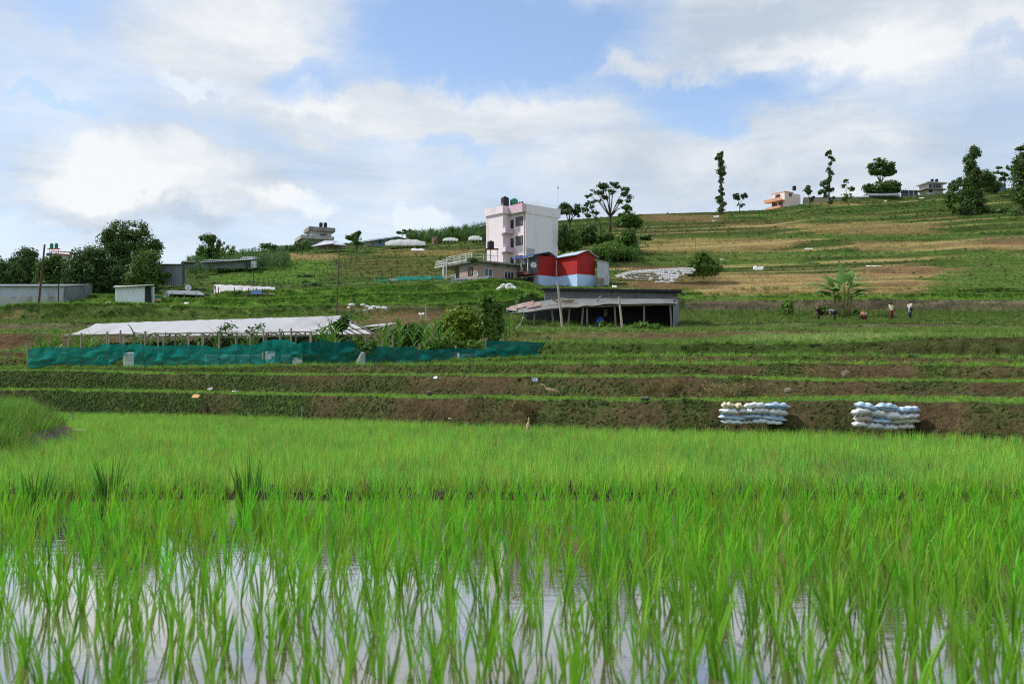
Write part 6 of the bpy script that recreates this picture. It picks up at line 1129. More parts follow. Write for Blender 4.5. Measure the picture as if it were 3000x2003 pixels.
def put_sack(px, py, wpx, hpx, Y, col, label, tilt=0.0, group=None, seed=0, dpt=0.32):
    p = W(px, py, Y); L = wpx * Y / FPX * 1.07; Hh = hpx * Y / FPX * 1.02; o = sack_mesh(L, Hh, dpt, seed, 0.12).build('sack', SK[col], None, True); o.location = p; o.rotation_euler = (random.uniform(-0.15, 0.15), -tilt + random.uniform(-0.03, 0.03), random.uniform(-0.16, 0.16)); return tag(o, label, 'sack', group)
CW = {'white': 'white woven sack', 'blue': 'blue striped sack', 'yellow': 'pale yellow sack', 'pink': 'faded pink sack', 'cream': 'cream sack', 'peach': 'peach tinted sack'}
RW = ('top', 'second', 'third', 'bottom'); OR = ('first', 'second', 'third', 'fourth', 'fifth')
for sname, ox, Yq, rows in (
    ('yellow topped stack', 2080, 22.15, [[(485, 245, 330, 150, 'yellow', -.05), (775, 270, 200, 150, 'yellow', .25), (1225, 260, 570, 165, 'white', .04), (1840, 265, 650, 165, 'blue', -.06)],
      [(520, 410, 480, 165, 'white', -.05), (870, 405, 230, 100, 'white', 0), (1060, 415, 230, 140, 'white', 0), (1370, 410, 450, 150, 'white', .02), (1850, 450, 520, 180, 'white', -.1)],
      [(600, 580, 680, 150, 'blue', -.06), (1130, 565, 540, 140, 'blue', .02), (1750, 590, 680, 150, 'blue', -.1)], [(620, 705, 600, 125, 'white', -.02), (1020, 710, 270, 100, 'cream', 0), (1350, 700, 440, 130, 'white', .05), (1715, 705, 520, 140, 'white', -.05)]]),
    ('stack with a pink sack', 2470, 20.5, [[(610, 265, 560, 165, 'blue', -.2), (1185, 300, 600, 180, 'blue', -.08), (1790, 370, 540, 175, 'blue', .05)],
      [(490, 425, 490, 190, 'white', .12), (950, 485, 420, 190, 'white', -.15), (1355, 540, 430, 200, 'white', -.05), (1765, 555, 570, 150, 'white', .12)],
      [(540, 610, 460, 140, 'pink', 0), (1025, 665, 550, 140, 'blue', -.1), (1690, 690, 750, 140, 'cream', .06)], [(445, 765, 370, 150, 'white', -.05), (845, 825, 430, 170, 'white', -.02), (1260, 845, 410, 150, 'white', 0), (1695, 830, 470, 150, 'peach', .04)]])):
    for ri, row in enumerate(rows):
        for ci, (cx_, cy_, w_, h_, col_, tl) in enumerate(row):
            put_sack(ox + cx_ / 9.396, 1160 + cy_ / 9.396, w_ / 9.396, h_ / 9.396, Yq + 0.05 * (3 - ri) * -1 + 0.02 * ci + (0.0 if ri % 2 else 0.04), col_, f'{CW[col_]}, {OR[ci]} from the left in the {RW[ri]} row, {sname}', tl, 'sacks in the ' + sname, ri * 10 + ci + (100 if ox > 2300 else 0))
for i, (px, py, w_, h_) in enumerate(((1030, 892, 18, 7), (1022, 901, 9, 6), (1063, 893, 13, 6), (1076, 898, 18, 8), (1096, 899, 18, 8), (1110, 901, 15, 8), (1126, 902, 17, 9), (1070, 909, 10, 6), (1086, 905, 16, 7))):
    put_sack(px, py, w_, h_, 81.3 - 0.1 * (i % 3), 'white', 'small white sack on the brown bank, ' + ('upper of two lying apart by the pole', 'lower of two lying apart by the pole', 'alone at the top of the main heap', 'first of the main heap from the rusty pole', 'second of the main heap from the rusty pole', 'third of the main heap from the rusty pole', 'at the heap end nearest the round bush', 'rolled lowest below the main heap', 'tucked under the middle of the main heap')[i], 0, 'white sacks on the brown bank', 300 + i, 0.4)
# retaining wall of white sacks
T = thing('sack_wall', 'long crumbling retaining wall of white sacks beyond the red house', 'retaining wall', W(1915, 820, 121)); sm_ = [sack_mesh(0.52, 0.2, 0.4, 500 + i, 0.1).mesh('sack', SK['white'], True) for i in range(4)]; cream_ = sack_mesh(0.4, 0.2, 0.4, 520, 0.1).mesh('stone', mat('pale_rubble', (0.30, 0.27, 0.21), 0.9, 0.3, 3), True)
for r_ in range(9):
    for k in range(24):
        px = 1808 + k * 9.6 + (r_ % 2) * 4.5 + RNG.normal(0, 1); top = np.interp(px, [1805, 1850, 1960, 2010, 2035], [808, 795, 789, 786, 787]); py = top + r_ * 4.6
        bot = np.interp(px, [1805, 1830, 1860, 1940, 1955, 1975, 2000, 2035], [812, 818, 822, 822, 826, 820, 806, 800])
        if py > bot: continue
        o = put('sack', sm_[int(RNG.integers(4))] if (r_ < 2 or (px > 1930 and RNG.uniform() < 0.7) or RNG.uniform() < 0.12) else cream_, T); o.location = W(px, py, 121 - 0.12 * r_) - T.location; o.rotation_euler = (0, RNG.normal(0, 0.08), RNG.normal(0, 0.15))
for k in range(10): o = put('sack', sm_[k % 4], T); o.location = W(1925 + k * 5, 826 + RNG.normal(0, 0.6), 117) - T.location
# heap of rags on the grassy mound
T = thing('rubbish_heap', 'heap of white and rusty coloured plastic rubbish on the grassy mound', 'rubbish heap', W(1487, 848, 99)); hm = [sack_mesh(0.5, 0.26, 0.4, 540 + i, 0.2).mesh('bag', (SK['white'], SK['cream'], M_RUST)[i % 3] if i != 2 else mat('brown_rag', (0.3, 0.2, 0.12), 0.9), True) for i in range(6)]
for k in range(30):
    u = RNG.uniform(-1, 1); v = RNG.uniform(0, 1) * (1 - abs(u) ** 2); o = put('bag', hm[int(RNG.integers(6))] if RNG.uniform() < 0.4 else hm[0], T); o.location = W(1487 + u * 26, 848 - v * 17, 99 + 0.4 * v) - T.location; o.rotation_euler = (RNG.normal(0, 0.4), RNG.normal(0, 0.5), RNG.uniform(0, 3))

# ------------------------------------------------------------------ litter on the slopes
LIT = mat('white_plastic_litter', (0.72, 0.72, 0.72), 0.6, 0.15, 4)
def litter(px, py, w_, h_, Y, label, m=LIT, name='plastic_sheet', cat='plastic sheet'):
    p = W(px, py, Y); k = Y / FPX; n1, n2 = 9, 5; sd = px * 0.13
    P = [[(w_ * k * (j / (n1 - 1) - 0.5) + 0.08 * mnoise.noise(Vector((i, j, sd))), -0.25 * i / (n2 - 1) - 0.1 * mnoise.noise(Vector((i * 2, j * 2, sd))), h_ * k * (1 - i / (n2 - 1)) * (0.75 + 0.5 * mnoise.noise(Vector((j * 0.7, i, sd))))) for j in range(n1)] for i in range(n2)]
    o = MB().grid(P).build(name, m, None, True, p - Vector((0, 0, h_ * k * 0.5))); md = o.modifiers.new('thickness', 'SOLIDIFY'); md.thickness = 0.03; return tag(o, label, cat, 'white litter on the hillside')
for px, py, w_, h_, Y, lab in ((2099, 634, 18, 8, 236, 'white sheet just below the lone poplar'), (2093, 647, 11, 6, 228, 'smaller white scrap under the sheet below the lone poplar'), (2227, 699, 42, 4, 190, 'long thin white sheet strip across the tan terraces'), (2306, 721, 20, 4, 178, 'thin white strip, upper one left of the wide strip'), (2370, 728, 26, 4, 172, 'wide thin white strip right of the others on the tan terraces'), (2346, 740, 19, 5, 166, 'white scrap below the two thin strips'), (2347, 755, 16, 4, 158, 'small white scrap at the top of the green band'), (2119, 761, 22, 7, 156, 'white bundle on the green band above the grass clump'), (2222, 785, 32, 16, 142, 'largest crumpled white sheet on the right slope'), (2441, 645, 9, 6, 226, 'white bag high on the slope below the broken poplar'), (2411, 664, 6, 5, 214, 'tiny white bag on the upper tan terraces'), (2238, 646, 20, 4, 228, 'pale strip below the small forked tree'), (2700, 580, 16, 3, 254, 'white strip below the dark crest shed'), (2752, 585, 14, 4, 252, 'white scrap below the white crest house'), (2745, 599, 20, 4, 246, 'long white strip under the white crest house'), (2553, 592, 24, 4, 250, 'pale strip below the farmhouse'), (2595, 589, 8, 5, 250, 'small white bundle below the farmhouse'), (2893, 682, 9, 7, 200, 'white bag at the foot of the dark hedge'), (2645, 771, 10, 8, 148, 'pale blue bundle on the line of white scraps'), (2560, 779, 46, 4, 145, 'broken line of white scraps edging the red earth plot'), (2620, 776, 50, 4, 146, 'line of white scraps beside the pale blue bundle'), (2617, 860, 4, 14, 114, 'upright pale blue scrap at the bottom of the tan field'), (900, 746, 22, 6, 176, 'white sheet lying at the top of the left tan field'), (942, 758, 8, 4, 170, 'small white scrap on the left tan field'), (1225, 731, 40, 8, 166, 'white sheet heap below the arched tunnel'), (547, 887, 13, 7, 89, 'white rag on the grass below the low shack'), (318, 887, 14, 6, 90, 'pale rag in the grass left of the white hut'), (1235, 918, 14, 8, 79, 'white lump on top of a thin stick on the brown bank'), (2805, 944, 24, 4, 85, 'white strip on the garden edge right of the standing people'), (1000, 757, 20, 4, 170, 'pale strip on the middle green terraces'), (2184, 897, 14, 4, 100, 'pale scrap above the bean row'), (1800, 838, 14, 8, 110, 'white scrap right of the stone plinth')):
    litter(px, py, w_, h_, Y, lab, mat('blue_litter', (0.35, 0.5, 0.7), 0.7) if 'blue' in lab else LIT)
# near things on the terrace steps
t_ = thing('tin_can', 'pale cylindrical tin lying on the first terrace step', 'tin', W(688, 1149, 39.5), 0.2); t_.location.z = W(688, 1149, 39.5).z; MB().tube([(-0.11, 0, 0), (0.11, 0.03, 0)], [0.075, 0.075], 12).build('body', mat('grey_white_tin', (0.52, 0.52, 0.50), 0.5), t_, True); MB().tube([(0.11, 0.03, 0), (0.125, 0.034, 0)], [0.08, 0.08], 12).build('rim', M_TIN, t_)
litter(577, 1158, 20, 13, 38.6, 'torn orange paper hanging over the first bank', mat('orange_paper', (0.62, 0.36, 0.14), 0.8), 'paper', 'paper')
litter(1568, 1110, 14, 12, 27.8, 'crumpled grey blue rag on the second bank', mat('grey_blue_rag', (0.25, 0.29, 0.34), 0.9), 'rag', 'rag'); litter(1277, 1104, 11, 8, 30.6, 'small white bag on the lip of the second bank', LIT, 'bag', 'bag'); litter(618, 1137, 10, 8, 40.6, 'small white scrap on the first step left of the tin', LIT, 'scrap', 'scrap')
def rock(px, py, w_, h_, Y, label, col=(0.15, 0.135, 0.11)):
    k = Y / FPX; bm = bmesh.new(); bmesh.ops.create_icosphere(bm, subdivisions=3, radius=1.0)
    for v in bm.verts: v.co *= 1 + 0.25 * mnoise.noise(v.co * 1.3 + Vector((px, 0, 0))) + 0.08 * mnoise.noise(v.co * 4); v.co.x *= w_ * k / 2; v.co.y *= w_ * k * 0.4; v.co.z *= h_ * k / 2
    me = bpy.data.meshes.new('rock'); bm.to_mesh(me); bm.free(); me.materials.append(mat('rock_%d' % int(col[0] * 100), col, 0.95, 0.25, 6, 0.6, 20)); o = put('rock', me, None, W(px, py, Y)); return tag(o, label, 'rock')
rock(1890, 1167, 27, 13, 24.2, 'pale flat rock on the first terrace step, right of the heron'); rock(2478, 1096, 24, 24, 25.3, 'pale boulder set in the second bank', (0.20, 0.165, 0.12)); rock(1258, 1151, 20, 16, 29.6, 'dark rock on the first step left of the heron', (0.13, 0.12, 0.10)); rock(1318, 1226, 12, 6, 27.9, 'small pale stone at the edge of the rice', (0.45, 0.36, 0.27)); rock(2310, 1144, 26, 18, 23.2, 'pale earth clod in the second bank', (0.22, 0.17, 0.12)); rock(920, 1147, 10, 8, 33.4, 'small stone on the first step right of the tin'); rock(1195, 1478, 18, 36, 9.8, 'upright muddy stick stump on the bund', (0.22, 0.18, 0.12))
# straw heaps
def straw(px, py, rx, ry, Y, label, n=900, c1=(0.22, 0.16, 0.07), c2=(0.40, 0.31, 0.15), size=0.09):
    r = np.random.default_rng(int(px)); k = Y / FPX; V_ = []; F_ = []; c_ = np.array(W(px, py, Y))
    for i in range(n):
        a = r.normal(0, 1, 3); a /= np.linalg.norm(a); p = c_ + np.clip(r.normal(0, 0.5, 3), -1.2, 1.2) * np.array((rx, rx * 0.3, ry)) * k; p[2] += 0.05 * math.sin(p[0] * 9); d = r.normal(0, 1, 3); d[2] *= 0.5; d /= np.linalg.norm(d); s = np.cross(d, (0, 1, 0.2)); s /= np.linalg.norm(s) + 1e-6; q = len(V_)
        V_ += [p - d * size - s * 0.008, p + d * size, p - d * size + s * 0.008]; F_.append((q, q + 1, q + 2))
    o = put('straw_heap', tri_mesh('straw', V_, F_, leaf_mat('straw', c1, c2, 0.15, 0.8))); return tag(o, label, 'straw heap')
straw(1985, 1132, 44, 18, 26.05, 'large tan straw heap on the second bank', 800); straw(1905, 1142, 26, 16, 25.6, 'smaller straw heap next to the large one', 380); straw(2130, 1140, 70, 16, 25.2, 'trailing straw scattered right of the large straw heap', 380); straw(2420, 1085, 50, 12, 27.0, 'thin dry straw spilling by the pale boulder', 250); straw(1525, 1190, 40, 14, 26.2, 'dry straw patch hanging on the first bank', 400); straw(1925, 1128, 14, 5, 25.7, 'few pale straws on top of the heaps', 120, (0.6, 0.55, 0.5), (0.7, 0.66, 0.6))

# ------------------------------------------------------------------ poles and stakes
def pole(x0, y0, x1, y1, Y, r, m, label, name='pole', cat='pole', bow=0.0):
    a = W(x0, y0, Y); b = W(x1, y1, Y); md = a.lerp(b, 0.5) + Vector((bow, 0, 0)); o = MB().tube([b - Vector((0, 0, 0.4)) - b + b, md, a], [r * 1.1, r, r * 0.85], 7).build(name, m); return tag(o, label, cat)
pole(131, 716, 112, 897, 86, 0.09, M_METAL, 'thick leaning rusty pole in front of the long tin shed'); pole(171, 832, 171, 912, 87, 0.05, mat('dark_green_pole', (0.03, 0.04, 0.03), 0.8), 'thin dark post in the grass beside the leaning rusty pole'); pole(995, 722, 986, 914, 82, 0.05, M_METAL, 'tall thin rusty pole rising behind the greenhouse'); pole(1163, 758, 1164, 835, 117, 0.06, M_METAL, 'thin dark pole at the turquoise fence'); pole(743, 797, 743, 838, 104, 0.06, M_DARK, 'short dark post behind the plastic shelter')
pole(1633, 825, 1651, 988, 69.5, 0.085, M_WOODL, 'tall leaning bamboo pole before the cattle shed'); pole(1813, 870, 1826, 985, 69.0, 0.08, M_WOODL, 'second bamboo pole before the cattle shed, nearer its end wall'); pole(1535, 929, 1500, 992, 68.5, 0.14, M_WOODL, 'short thick pole leaning steeply before the log pile'); pole(1247, 897, 1249, 940, 77, 0.045, M_WOODL, 'thin pale stake on the brown bank'); pole(1237, 917, 1228, 945, 77.5, 0.05, M_WOODL, 'thin slanting stick under the white lump'); pole(1580, 955, 1580, 985, 69.5, 0.04, M_METAL, 'short thin rod before the log pile')
pole(885, 1190, 885, 1226, 32.6, 0.012, M_WOODL, 'thin stick in the rice edge before the first bank'); pole(214, 1200, 214, 1235, 30.5, 0.02, M_WOOD, 'short stake in the far rice near the side bank'); pole(2713, 545, 2714, 575, 264, 0.06, M_STEEL, 'thin crest pole by the dark shed, nearer the white house') if False else None
pole(2662, 540, 2663, 572, 264, 0.05, M_STEEL, 'thin pole over the dark crest shed, nearer the farmhouse'); pole(2676, 545, 2677, 572, 264, 0.05, M_STEEL, 'thin pole over the dark crest shed, nearer the white house'); pole(2470, 690, 2472, 790, 150, 0.045, M_WOOD, 'thin bare stake in the middle of the tan terraces'); pole(2037, 700, 2038, 755, 150, 0.05, M_WOOD, 'thin stake standing above the grass clump'); pole(2992, 725, 2994, 795, 160, 0.06, M_WOODL, 'pale bare stem near the right edge of the slope')
def stake_fence(label, pts, n, h_px, Y0, Y1):
    T = thing('stake_fence', label, 'fence', W(pts[0][0], pts[0][1], Y0)); tops = []
    for i in range(n):
        u = i / (n - 1); px = np.interp(u, np.linspace(0, 1, len(pts)), [q[0] for q in pts]); py = np.interp(u, np.linspace(0, 1, len(pts)), [q[1] for q in pts]); Y = Y0 + (Y1 - Y0) * u; b = W(px, py, Y); a = W(px + RNG.normal(0, 0.6), py - h_px * RNG.uniform(0.8, 1.15), Y); tops.append(a); wpart('stake', MB().beam(b - Vector((0, 0, 0.5)), a, 0.032, 4), M_METAL, T)
    for k in (0.1, 0.5): wpart('wire', MB().tube([q - Vector((0, 0, k * h_px * Y0 / FPX)) for q in tops], 0.012, 3), M_METAL, T)
stake_fence('stake and wire fence on the slope right of the bright tree', [(1862, 688), (1920, 686), (2010, 680)], 17, 16, 182, 188); stake_fence('stake and wire fence above the white sack wall', [(1782, 790), (1850, 786), (1905, 784)], 14, 18, 134, 136); stake_fence('thin stake fence across the middle green terraces', [(910, 818), (980, 790), (1060, 760), (1180, 742)], 18, 20, 118, 160); stake_fence('thin stakes on the slope above the plastic shelter', [(740, 838), (800, 838), (860, 836)], 9, 22, 108, 110)

# ------------------------------------------------------------------ banana plant
def ban_leaf(base, az, L, lean, bend, w, seed, T):
    r = np.random.default_rng(seed); d = np.array((math.cos(az), math.sin(az))); s = np.array((-d[1], d[0])); P = []; x = z = 0.0; ang = lean; n = 12
    for i in range(n + 1):
        u = i / n; ww = w * (0.12 if u < 0.12 else min(1, (u - 0.08) * 4)) * (1 - u ** 5) * (1 + 0.12 * r.normal()); c_ = np.array((base[0] + d[0] * x, base[1] + d[1] * x, base[2] + z)); dr = 0.35 * ww
        P.append([(c_[0] - s[0] * ww, c_[1] - s[1] * ww, c_[2] - dr), tuple(c_), (c_[0] + s[0] * ww, c_[1] + s[1] * ww, c_[2] - dr)]); x += math.sin(ang) * L / n; z += math.cos(ang) * L / n; ang += bend / n
    MB().grid(P).build('leaf', leaf_mat('banana_leaf', (0.10, 0.23, 0.05), (0.20, 0.36, 0.09), 0.4), T, True)
b0 = gpt(2475, 91); T = thing('banana_plant', 'tall banana plant with broad drooping leaves behind the workers', 'banana plant', b0); T.scale = (1.08, 1.08, 0.98)
for dx, hh in ((0, 3.3), (-0.9, 2.7), (0.35, 2.8), (-0.5, 2.3), (0.6, 2.0)): MB().tube([(dx * 0.8, dx * 0.2, -0.3), (dx * 0.9, 0, hh * 0.5), (dx, 0, hh)], [0.12, 0.10, 0.06], 8).build('stem', mat('banana_stem', (0.24, 0.20, 0.07), 0.8, 0.3, 3), T, True)
for i, (dx, z, az, L, le, be, w) in enumerate(((0, 3.1, 2.2, 2.6, 0.08, 0.3, 0.34), (0.0, 3.0, 0.15, 2.6, 0.85, 0.9, 0.36), (0.0, 2.9, 3.3, 2.6, 0.75, 1.0, 0.36), (-0.9, 2.6, 3.05, 2.8, 0.9, 1.1, 0.38), (-0.9, 2.5, 3.7, 2.6, 1.1, 1.1, 0.36), (-0.9, 2.6, 2.0, 2.0, 0.3, 0.6, 0.34), (0.35, 2.7, 0.3, 2.1, 0.4, 0.3, 0.2), (0.35, 2.6, -0.5, 2.3, 0.8, 1.2, 0.36), (-0.5, 2.3, 4.2, 2.4, 0.9, 1.3, 0.36), (0.6, 2.0, 0.2, 1.9, 0.7, 1.0, 0.3), (0, 3.1, 4.6, 2.2, 0.5, 1.5, 0.36), (-0.5, 2.3, 2.6, 2.3, 0.5, 1.0, 0.34), (-0.9, 2.2, 4.6, 2.2, 0.7, 1.6, 0.36), (0.3, 2.6, 5.2, 2.2, 0.7, 1.6, 0.34), (-0.4, 2.6, 1.2, 2.4, 0.25, 0.6, 0.34), (0.5, 1.9, 0.4, 2.2, 0.6, 1.4, 0.36), (-1.0, 1.8, 3.5, 2.2, 0.6, 1.5, 0.36), (0.1, 2.3, 0.0, 2.5, 1.0, 1.2, 0.36), (-0.6, 2.0, 2.9, 2.4, 0.8, 1.5, 0.36), (0.2, 1.6, 5.6, 1.9, 0.6, 1.5, 0.34), (-0.3, 1.5, 4.0, 1.9, 0.6, 1.5, 0.34), (0.3, 3.0, 1.0, 2.3, 0.35, 0.8, 0.34))): ban_leaf((dx, 0, z), az, L, le, be, w, i, T)

# ------------------------------------------------------------------ people
SKIN = mat('skin', (0.22, 0.12, 0.075), 0.6); HAIR = mat('black_hair', (0.012, 0.010, 0.010), 0.5)
def skin(name, J, E, m, parent, sub=1):
    names = list(J); me = bpy.data.meshes.new(name); me.from_pydata([J[k][0] for k in names], [(names.index(a), names.index(b)) for a, b in E], []); me.materials.append(m); o = put(name, me, parent); o.modifiers.new('skin', 'SKIN').use_smooth_shade = True
    for i, k in enumerate(names): r = J[k][1]; me.skin_vertices[0].data[i].radius = (r, r) if not isinstance(r, tuple) else r
    me.skin_vertices[0].data[0].use_root = True; s = o.modifiers.new('sub', 'SUBSURF'); s.levels = s.render_levels = sub; return o
def hand(J, E, wrist, name, d, side):
    d = Vector(d).normalized(); s = Vector(side).normalized(); w_ = Vector(J[wrist][0]); pm = w_ + d * 0.07; J[name] = (tuple(pm), 0.032); E.append((wrist, name))
    for i, (o_, L) in enumerate(((-0.03, 0.07), (-0.01, 0.085), (0.012, 0.08), (0.032, 0.06))):
        a = pm + s * o_ + d * 0.02; b = a + d * L * 0.6; c_ = b + d * L * 0.3 + Vector((0, 0, -0.02)); J[f'{name}f{i}'] = (tuple(b), 0.009); J[f'{name}g{i}'] = (tuple(c_), 0.008); E += [(name, f'{name}f{i}'), (f'{name}f{i}', f'{name}g{i}')]
    a = w_ + d * 0.03 + s * -0.05; J[name + 't'] = (tuple(a + d * 0.02), 0.010); J[name + 'u'] = (tuple(a + d * 0.055), 0.008); E += [(name, name + 't'), (name + 't', name + 'u')]
def head(T, c_, face, hair_r=1.0, hairm=HAIR, bun=False):
    """head details: nose, ears, eyes, hair on a skull centred at c_, face direction in xy"""
    f = Vector((face[0], face[1], 0)).normalized(); s = Vector((-f.y, f.x, 0)); c_ = Vector(c_)
    bm = bmesh.new(); bmesh.ops.create_icosphere(bm, subdivisions=2, radius=0.112)
    for v in bm.verts: v.co.z *= 1.05
    bmesh.ops.delete(bm, geom=[v for v in bm.verts if v.co.dot(f) > 0.045 and v.co.z < 0.055], context='VERTS'); me = bpy.data.meshes.new('hair'); bm.to_mesh(me); bm.free(); me.materials.append(hairm); o = put('hair', me, T, c_ + Vector((0, 0, 0.012))); o.scale = (hair_r,) * 3
    if bun: MB().lathe([(0.02, -0.05), (0.055, -0.03), (0.06, 0.0), (0.05, 0.035), (0.01, 0.05)], 10).build('hair_bun', hairm, T, True, c_ - f * 0.11 + Vector((0, 0, 0.0)))
    mb = MB(); mb.tube([c_ + f * 0.09 + Vector((0, 0, 0.02)), c_ + f * 0.122 - Vector((0, 0, 0.02)), c_ + f * 0.095 - Vector((0, 0, 0.028))], [0.008, 0.015, 0.01], 6); mb.build('nose', SKIN, T, True)
    for k in (-1, 1): MB().lathe([(0.004, -0.012), (0.012, 0), (0.004, 0.012)], 8).build('eye', HAIR, T, True, c_ + f * 0.096 + s * 0.036 * k + Vector((0, 0, 0.01))); MB().tube([c_ + s * 0.098 * k + Vector((0, 0, 0.025)), c_ + s * 0.112 * k, c_ + s * 0.1 * k - Vector((0, 0, 0.03))], [0.01, 0.014, 0.008], 6).build('ear', SKIN, T, True)
    MB().tube([c_ + f * 0.098 - s * 0.025 - Vector((0, 0, 0.055)), c_ + f * 0.103 - Vector((0, 0, 0.055)), c_ + f * 0.098 + s * 0.025 - Vector((0, 0, 0.055))], 0.006, 5).build('mouth', mat('lips', (0.2, 0.07, 0.06), 0.6), T)
def person(label, px, Y, face, hip, chest, headp, knees, feet, elbows, wrists, tops, bottoms, shoes=None, skirt=None, hdir=None, scarf=None, long=False, sc=1.0, group='people working at the far field edge'):
    """joints in metres relative to the ground point; x to the right of the picture, y away"""
    T = thing('person', label, 'person', gpt(px, Y, 0.02), 0, group); T.scale = (sc,) * 3; V3 = Vector; hip, chest, headp = V3(hip), V3(chest), V3(headp); up = (chest - hip).normalized(); f = V3((face[0], face[1], 0)).normalized(); s = V3((-f.y, f.x, 0)); neck = chest + up * 0.17
    J = {'hip': (tuple(hip), 0.14), 'waist': (tuple(hip.lerp(chest, 0.45)), 0.125), 'chest': (tuple(chest), (0.15, 0.12)), 'neck': (tuple(neck), 0.055), 'jaw': (tuple(neck.lerp(headp, 0.55)), 0.065), 'head': (tuple(headp), 0.10), 'crownj': (tuple(headp + (headp - neck).normalized() * 0.08), 0.085)}
    E = [('hip', 'waist'), ('waist', 'chest'), ('chest', 'neck'), ('neck', 'jaw'), ('jaw', 'head'), ('head', 'crownj')]
    for i, k in enumerate((-1, 1)):
        sh = chest + up * 0.09 + s * 0.19 * k; hp = hip + s * 0.1 * k - V3((0, 0, 0.03)); J[f'sh{i}'] = (tuple(sh), 0.062); J[f'el{i}'] = (elbows[i], 0.043); J[f'wr{i}'] = (wrists[i], 0.028); E += [('chest', f'sh{i}'), (f'sh{i}', f'el{i}'), (f'el{i}', f'wr{i}')]; hand(J, E, f'wr{i}', f'ha{i}', V3(wrists[i]) - V3(elbows[i]), f if i else f)
        J[f'hp{i}'] = (tuple(hp), 0.095); J[f'kn{i}'] = (knees[i], 0.06); J[f'an{i}'] = (tuple(V3(feet[i]) + V3((0, 0, 0.08))), 0.04); J[f'to{i}'] = (tuple(V3(feet[i]) + f * 0.17 + V3((0, 0, 0.03))), 0.032); E += [('hip', f'hp{i}'), (f'hp{i}', f'kn{i}'), (f'kn{i}', f'an{i}'), (f'an{i}', f'to{i}')]
    skin('body', J, E, SKIN, T)
    k_ = 1.13; lo = hip - up * (0.32 if long else 0.06); Js = {'c': (J['chest'][0], (0.15 * k_, 0.125 * k_)), 'w': (J['waist'][0], 0.13 * k_), 'h': (tuple(hip), 0.15 * k_), 'l': (tuple(lo), 0.155 * k_), 'n': (tuple(chest + up * 0.12), 0.075)}; Es = [('c', 'w'), ('w', 'h'), ('h', 'l'), ('c', 'n')]
    for i in (0, 1): Js[f's{i}'] = (J[f'sh{i}'][0], 0.075); Js[f'e{i}'] = (tuple(V3(elbows[i]).lerp(V3(J[f'sh{i}'][0]), 0.1)), 0.06); Es += [('c', f's{i}'), (f's{i}', f'e{i}')]
    skin('shirt', Js, Es, tops, T)
    if skirt:
        skin('skirt', {'a': (tuple(hip + up * 0.08), 0.155), 'b': (tuple(hip - V3((0, 0, 0.12))), 0.185), 'c': (tuple((V3(knees[0]) + V3(knees[1])) / 2), 0.20), 'd': (tuple((V3(feet[0]) + V3(feet[1])) / 2 + V3((0, 0, 0.12))), 0.215)}, [('a', 'b'), ('b', 'c'), ('c', 'd')], skirt, T)
    else:
        Jt = {'h': (tuple(hip), 0.158)}; Et = []
        for i in (0, 1): Jt[f'p{i}'] = (J[f'hp{i}'][0], 0.108); Jt[f'k{i}'] = (knees[i], 0.078); Jt[f'a{i}'] = (tuple(V3(feet[i]) + V3((0, 0, 0.12))), 0.06); Et += [('h', f'p{i}'), (f'p{i}', f'k{i}'), (f'k{i}', f'a{i}')]
        skin('trousers', Jt, Et, bottoms, T)
    head(T, headp, hdir or face, 1.06, HAIR if not scarf else scarf, bun=bool(skirt) and not scarf)
    if scarf: skin('headscarf', {'a': (tuple(headp + V3((0, 0, 0.05))), 0.125), 'b': (tuple(headp - f * 0.05 - V3((0, 0, 0.06))), 0.125), 'c': (tuple(neck - f * 0.07), 0.13)}, [('a', 'b'), ('b', 'c')], scarf, T)
    return T
CREAM = mat('cream_blouse', (0.62, 0.62, 0.42), 0.8); MAROON = mat('maroon_skirt', (0.10, 0.025, 0.025), 0.85, 0.3, 5); WSH = mat('white_shirt', (0.74, 0.72, 0.76), 0.8); NAVY = mat('navy_cloth', (0.03, 0.035, 0.07), 0.85); BLK = mat('black_cloth', (0.012, 0.012, 0.014), 0.85); GREY = mat('striped_grey_shirt', (0.42, 0.45, 0.50), 0.85, 0.35, 9); YEL = mat('yellow_scarf', (0.70, 0.38, 0.02), 0.8); PEA = mat('peach_blouse', (0.62, 0.33, 0.24), 0.8)
person('woman in cream blouse and maroon skirt standing with her back turned', 2612, 87.0, (0.1, 1), (0, 0, 0.88), (0, 0.02, 1.22), (0, 0.06, 1.50), ((-0.09, 0.03, 0.46), (0.09, 0.03, 0.46)), ((-0.1, 0, 0), (0.1, 0, 0)), ((-0.30, 0.02, 1.02), (0.30, 0.02, 1.02)), ((-0.33, 0.10, 0.80), (0.33, 0.10, 0.80)), CREAM, MAROON, skirt=MAROON)
person('man in long white shirt and dark trousers standing with folded arms', 2666, 87.5, (-0.8, -0.5), (0, 0, 0.92), (0.01, 0.0, 1.30), (-0.03, -0.02, 1.60), ((-0.06, -0.04, 0.48), (0.08, 0.02, 0.48)), ((-0.07, -0.02, 0), (0.09, 0.04, 0)), ((0.16, -0.22, 1.10), (-0.05, 0.22, 1.10)), ((-0.08, -0.26, 1.10), (-0.2, 0.02, 1.12)), WSH, NAVY, long=True)
person('worker in grey and navy bending double beside the banana stems', 2440, 86.2, (-1, 0.1), (0.18, 0, 0.78), (-0.2, 0, 0.92), (-0.42, 0, 0.78), ((0.12, -0.1, 0.42), (0.16, 0.12, 0.42)), ((0.2, -0.12, 0), (0.24, 0.12, 0)), ((-0.26, -0.2, 0.62), (-0.24, 0.2, 0.62)), ((-0.36, -0.15, 0.36), (-0.36, 0.15, 0.36)), GREY, NAVY)
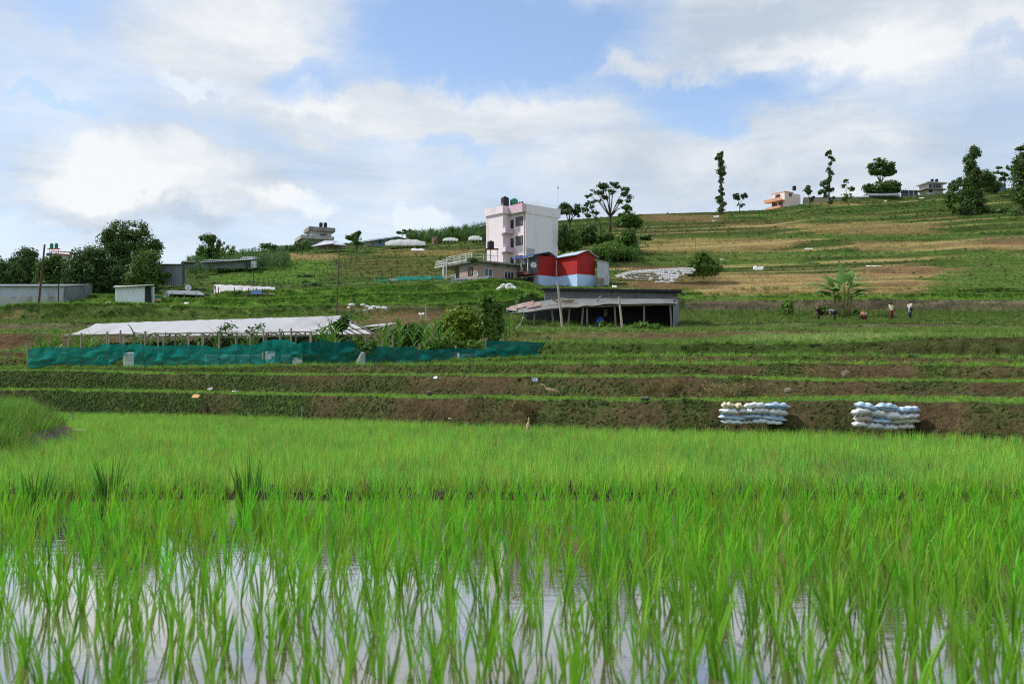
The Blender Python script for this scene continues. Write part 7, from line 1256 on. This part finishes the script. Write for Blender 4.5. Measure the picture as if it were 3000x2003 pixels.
person('worker all in black stooping at the field edge', 2400, 86.0, (-0.9, -0.3), (0.16, 0, 0.66), (-0.10, -0.02, 0.94), (-0.02, -0.04, 1.08), ((-0.1, -0.1, 0.40), (-0.08, 0.12, 0.40)), ((0.05, -0.12, 0), (0.08, 0.12, 0)), ((-0.26, -0.2, 0.70), (-0.24, 0.2, 0.70)), ((-0.36, -0.12, 0.46), (-0.36, 0.14, 0.46)), BLK, BLK)
person('person with yellow headscarf and peach blouse squatting by the field edge', 2531, 86.2, (-0.6, -0.7), (0.08, 0.05, 0.30), (-0.02, 0, 0.62), (-0.05, -0.06, 0.88), ((-0.28, -0.16, 0.50), (-0.05, -0.34, 0.50)), ((-0.16, 0.0, 0), (0.05, -0.18, 0)), ((-0.26, 0.08, 0.50), (0.16, -0.26, 0.50)), ((-0.42, -0.1, 0.42), (-0.1, -0.42, 0.42)), PEA, MAROON, scarf=YEL)

# ------------------------------------------------------------------ pond herons
def heron(label, p, az, upright, sc):
    T = thing('heron', label, 'bird', p, az); T.scale = (sc,) * 3; m = mat('heron_feathers', (0.36, 0.26, 0.15), 0.8, 0.35, 14); b = 0.9 if upright else 0.25
    c_, s_ = math.cos(b), math.sin(b)
    J = {'body': ((0, 0, 0.24), 0.075), 'rump': ((-0.12 * c_, 0, 0.24 - 0.12 * s_), 0.05), 'tail': ((-0.24 * c_, 0, 0.24 - 0.24 * s_), 0.014), 'breast': ((0.10 * c_, 0, 0.24 + 0.10 * s_), 0.06), 'n1': ((0.17 * c_ + 0.02, 0, 0.26 + 0.17 * s_), 0.03), 'n2': ((0.20 * c_ + 0.03, 0, 0.33 + 0.20 * s_), 0.024), 'head': ((0.25 * c_ + 0.04, 0, 0.37 + 0.2 * s_), 0.032), 'bill': ((0.25 * c_ + 0.10, 0, 0.37 + 0.2 * s_), 0.010), 'tip': ((0.25 * c_ + 0.18, 0, 0.36 + 0.2 * s_), 0.003)}
    E = [('body', 'rump'), ('rump', 'tail'), ('body', 'breast'), ('breast', 'n1'), ('n1', 'n2'), ('n2', 'head'), ('head', 'bill'), ('bill', 'tip')]
    for i, k in enumerate((-1, 1)): J[f'th{i}'] = ((0.0, 0.03 * k, 0.18), 0.02); J[f'kn{i}'] = ((-0.03, 0.03 * k, 0.10), 0.009); J[f'ft{i}'] = ((0.0, 0.03 * k, 0.0), 0.008); J[f'toe{i}'] = ((0.05, 0.03 * k, 0.0), 0.006); E += [('body', f'th{i}'), (f'th{i}', f'kn{i}'), (f'kn{i}', f'ft{i}'), (f'ft{i}', f'toe{i}')]
    skin('body', J, E, m, T, 2)
    for k in (-1, 1): skin('wing', {'a': ((0.08 * c_, 0.06 * k, 0.26 + 0.06 * s_), (0.012, 0.05)), 'b': ((-0.06 * c_, 0.07 * k, 0.25 - 0.06 * s_), (0.012, 0.05)), 'c': ((-0.2 * c_, 0.045 * k, 0.24 - 0.2 * s_), (0.006, 0.018))}, [('a', 'b'), ('b', 'c')], mat('heron_wing', (0.34, 0.23, 0.13), 0.8, 0.3, 10), T)
p = gpt(1618, 27.4); heron('buff coloured heron standing on the first terrace step', p, 2.9, False, 0.95); heron('brown heron standing upright at the far edge of the rice', (W(1545, 1240, 23.9).x, 23.9, 0.03), 1.3, True, 0.78)
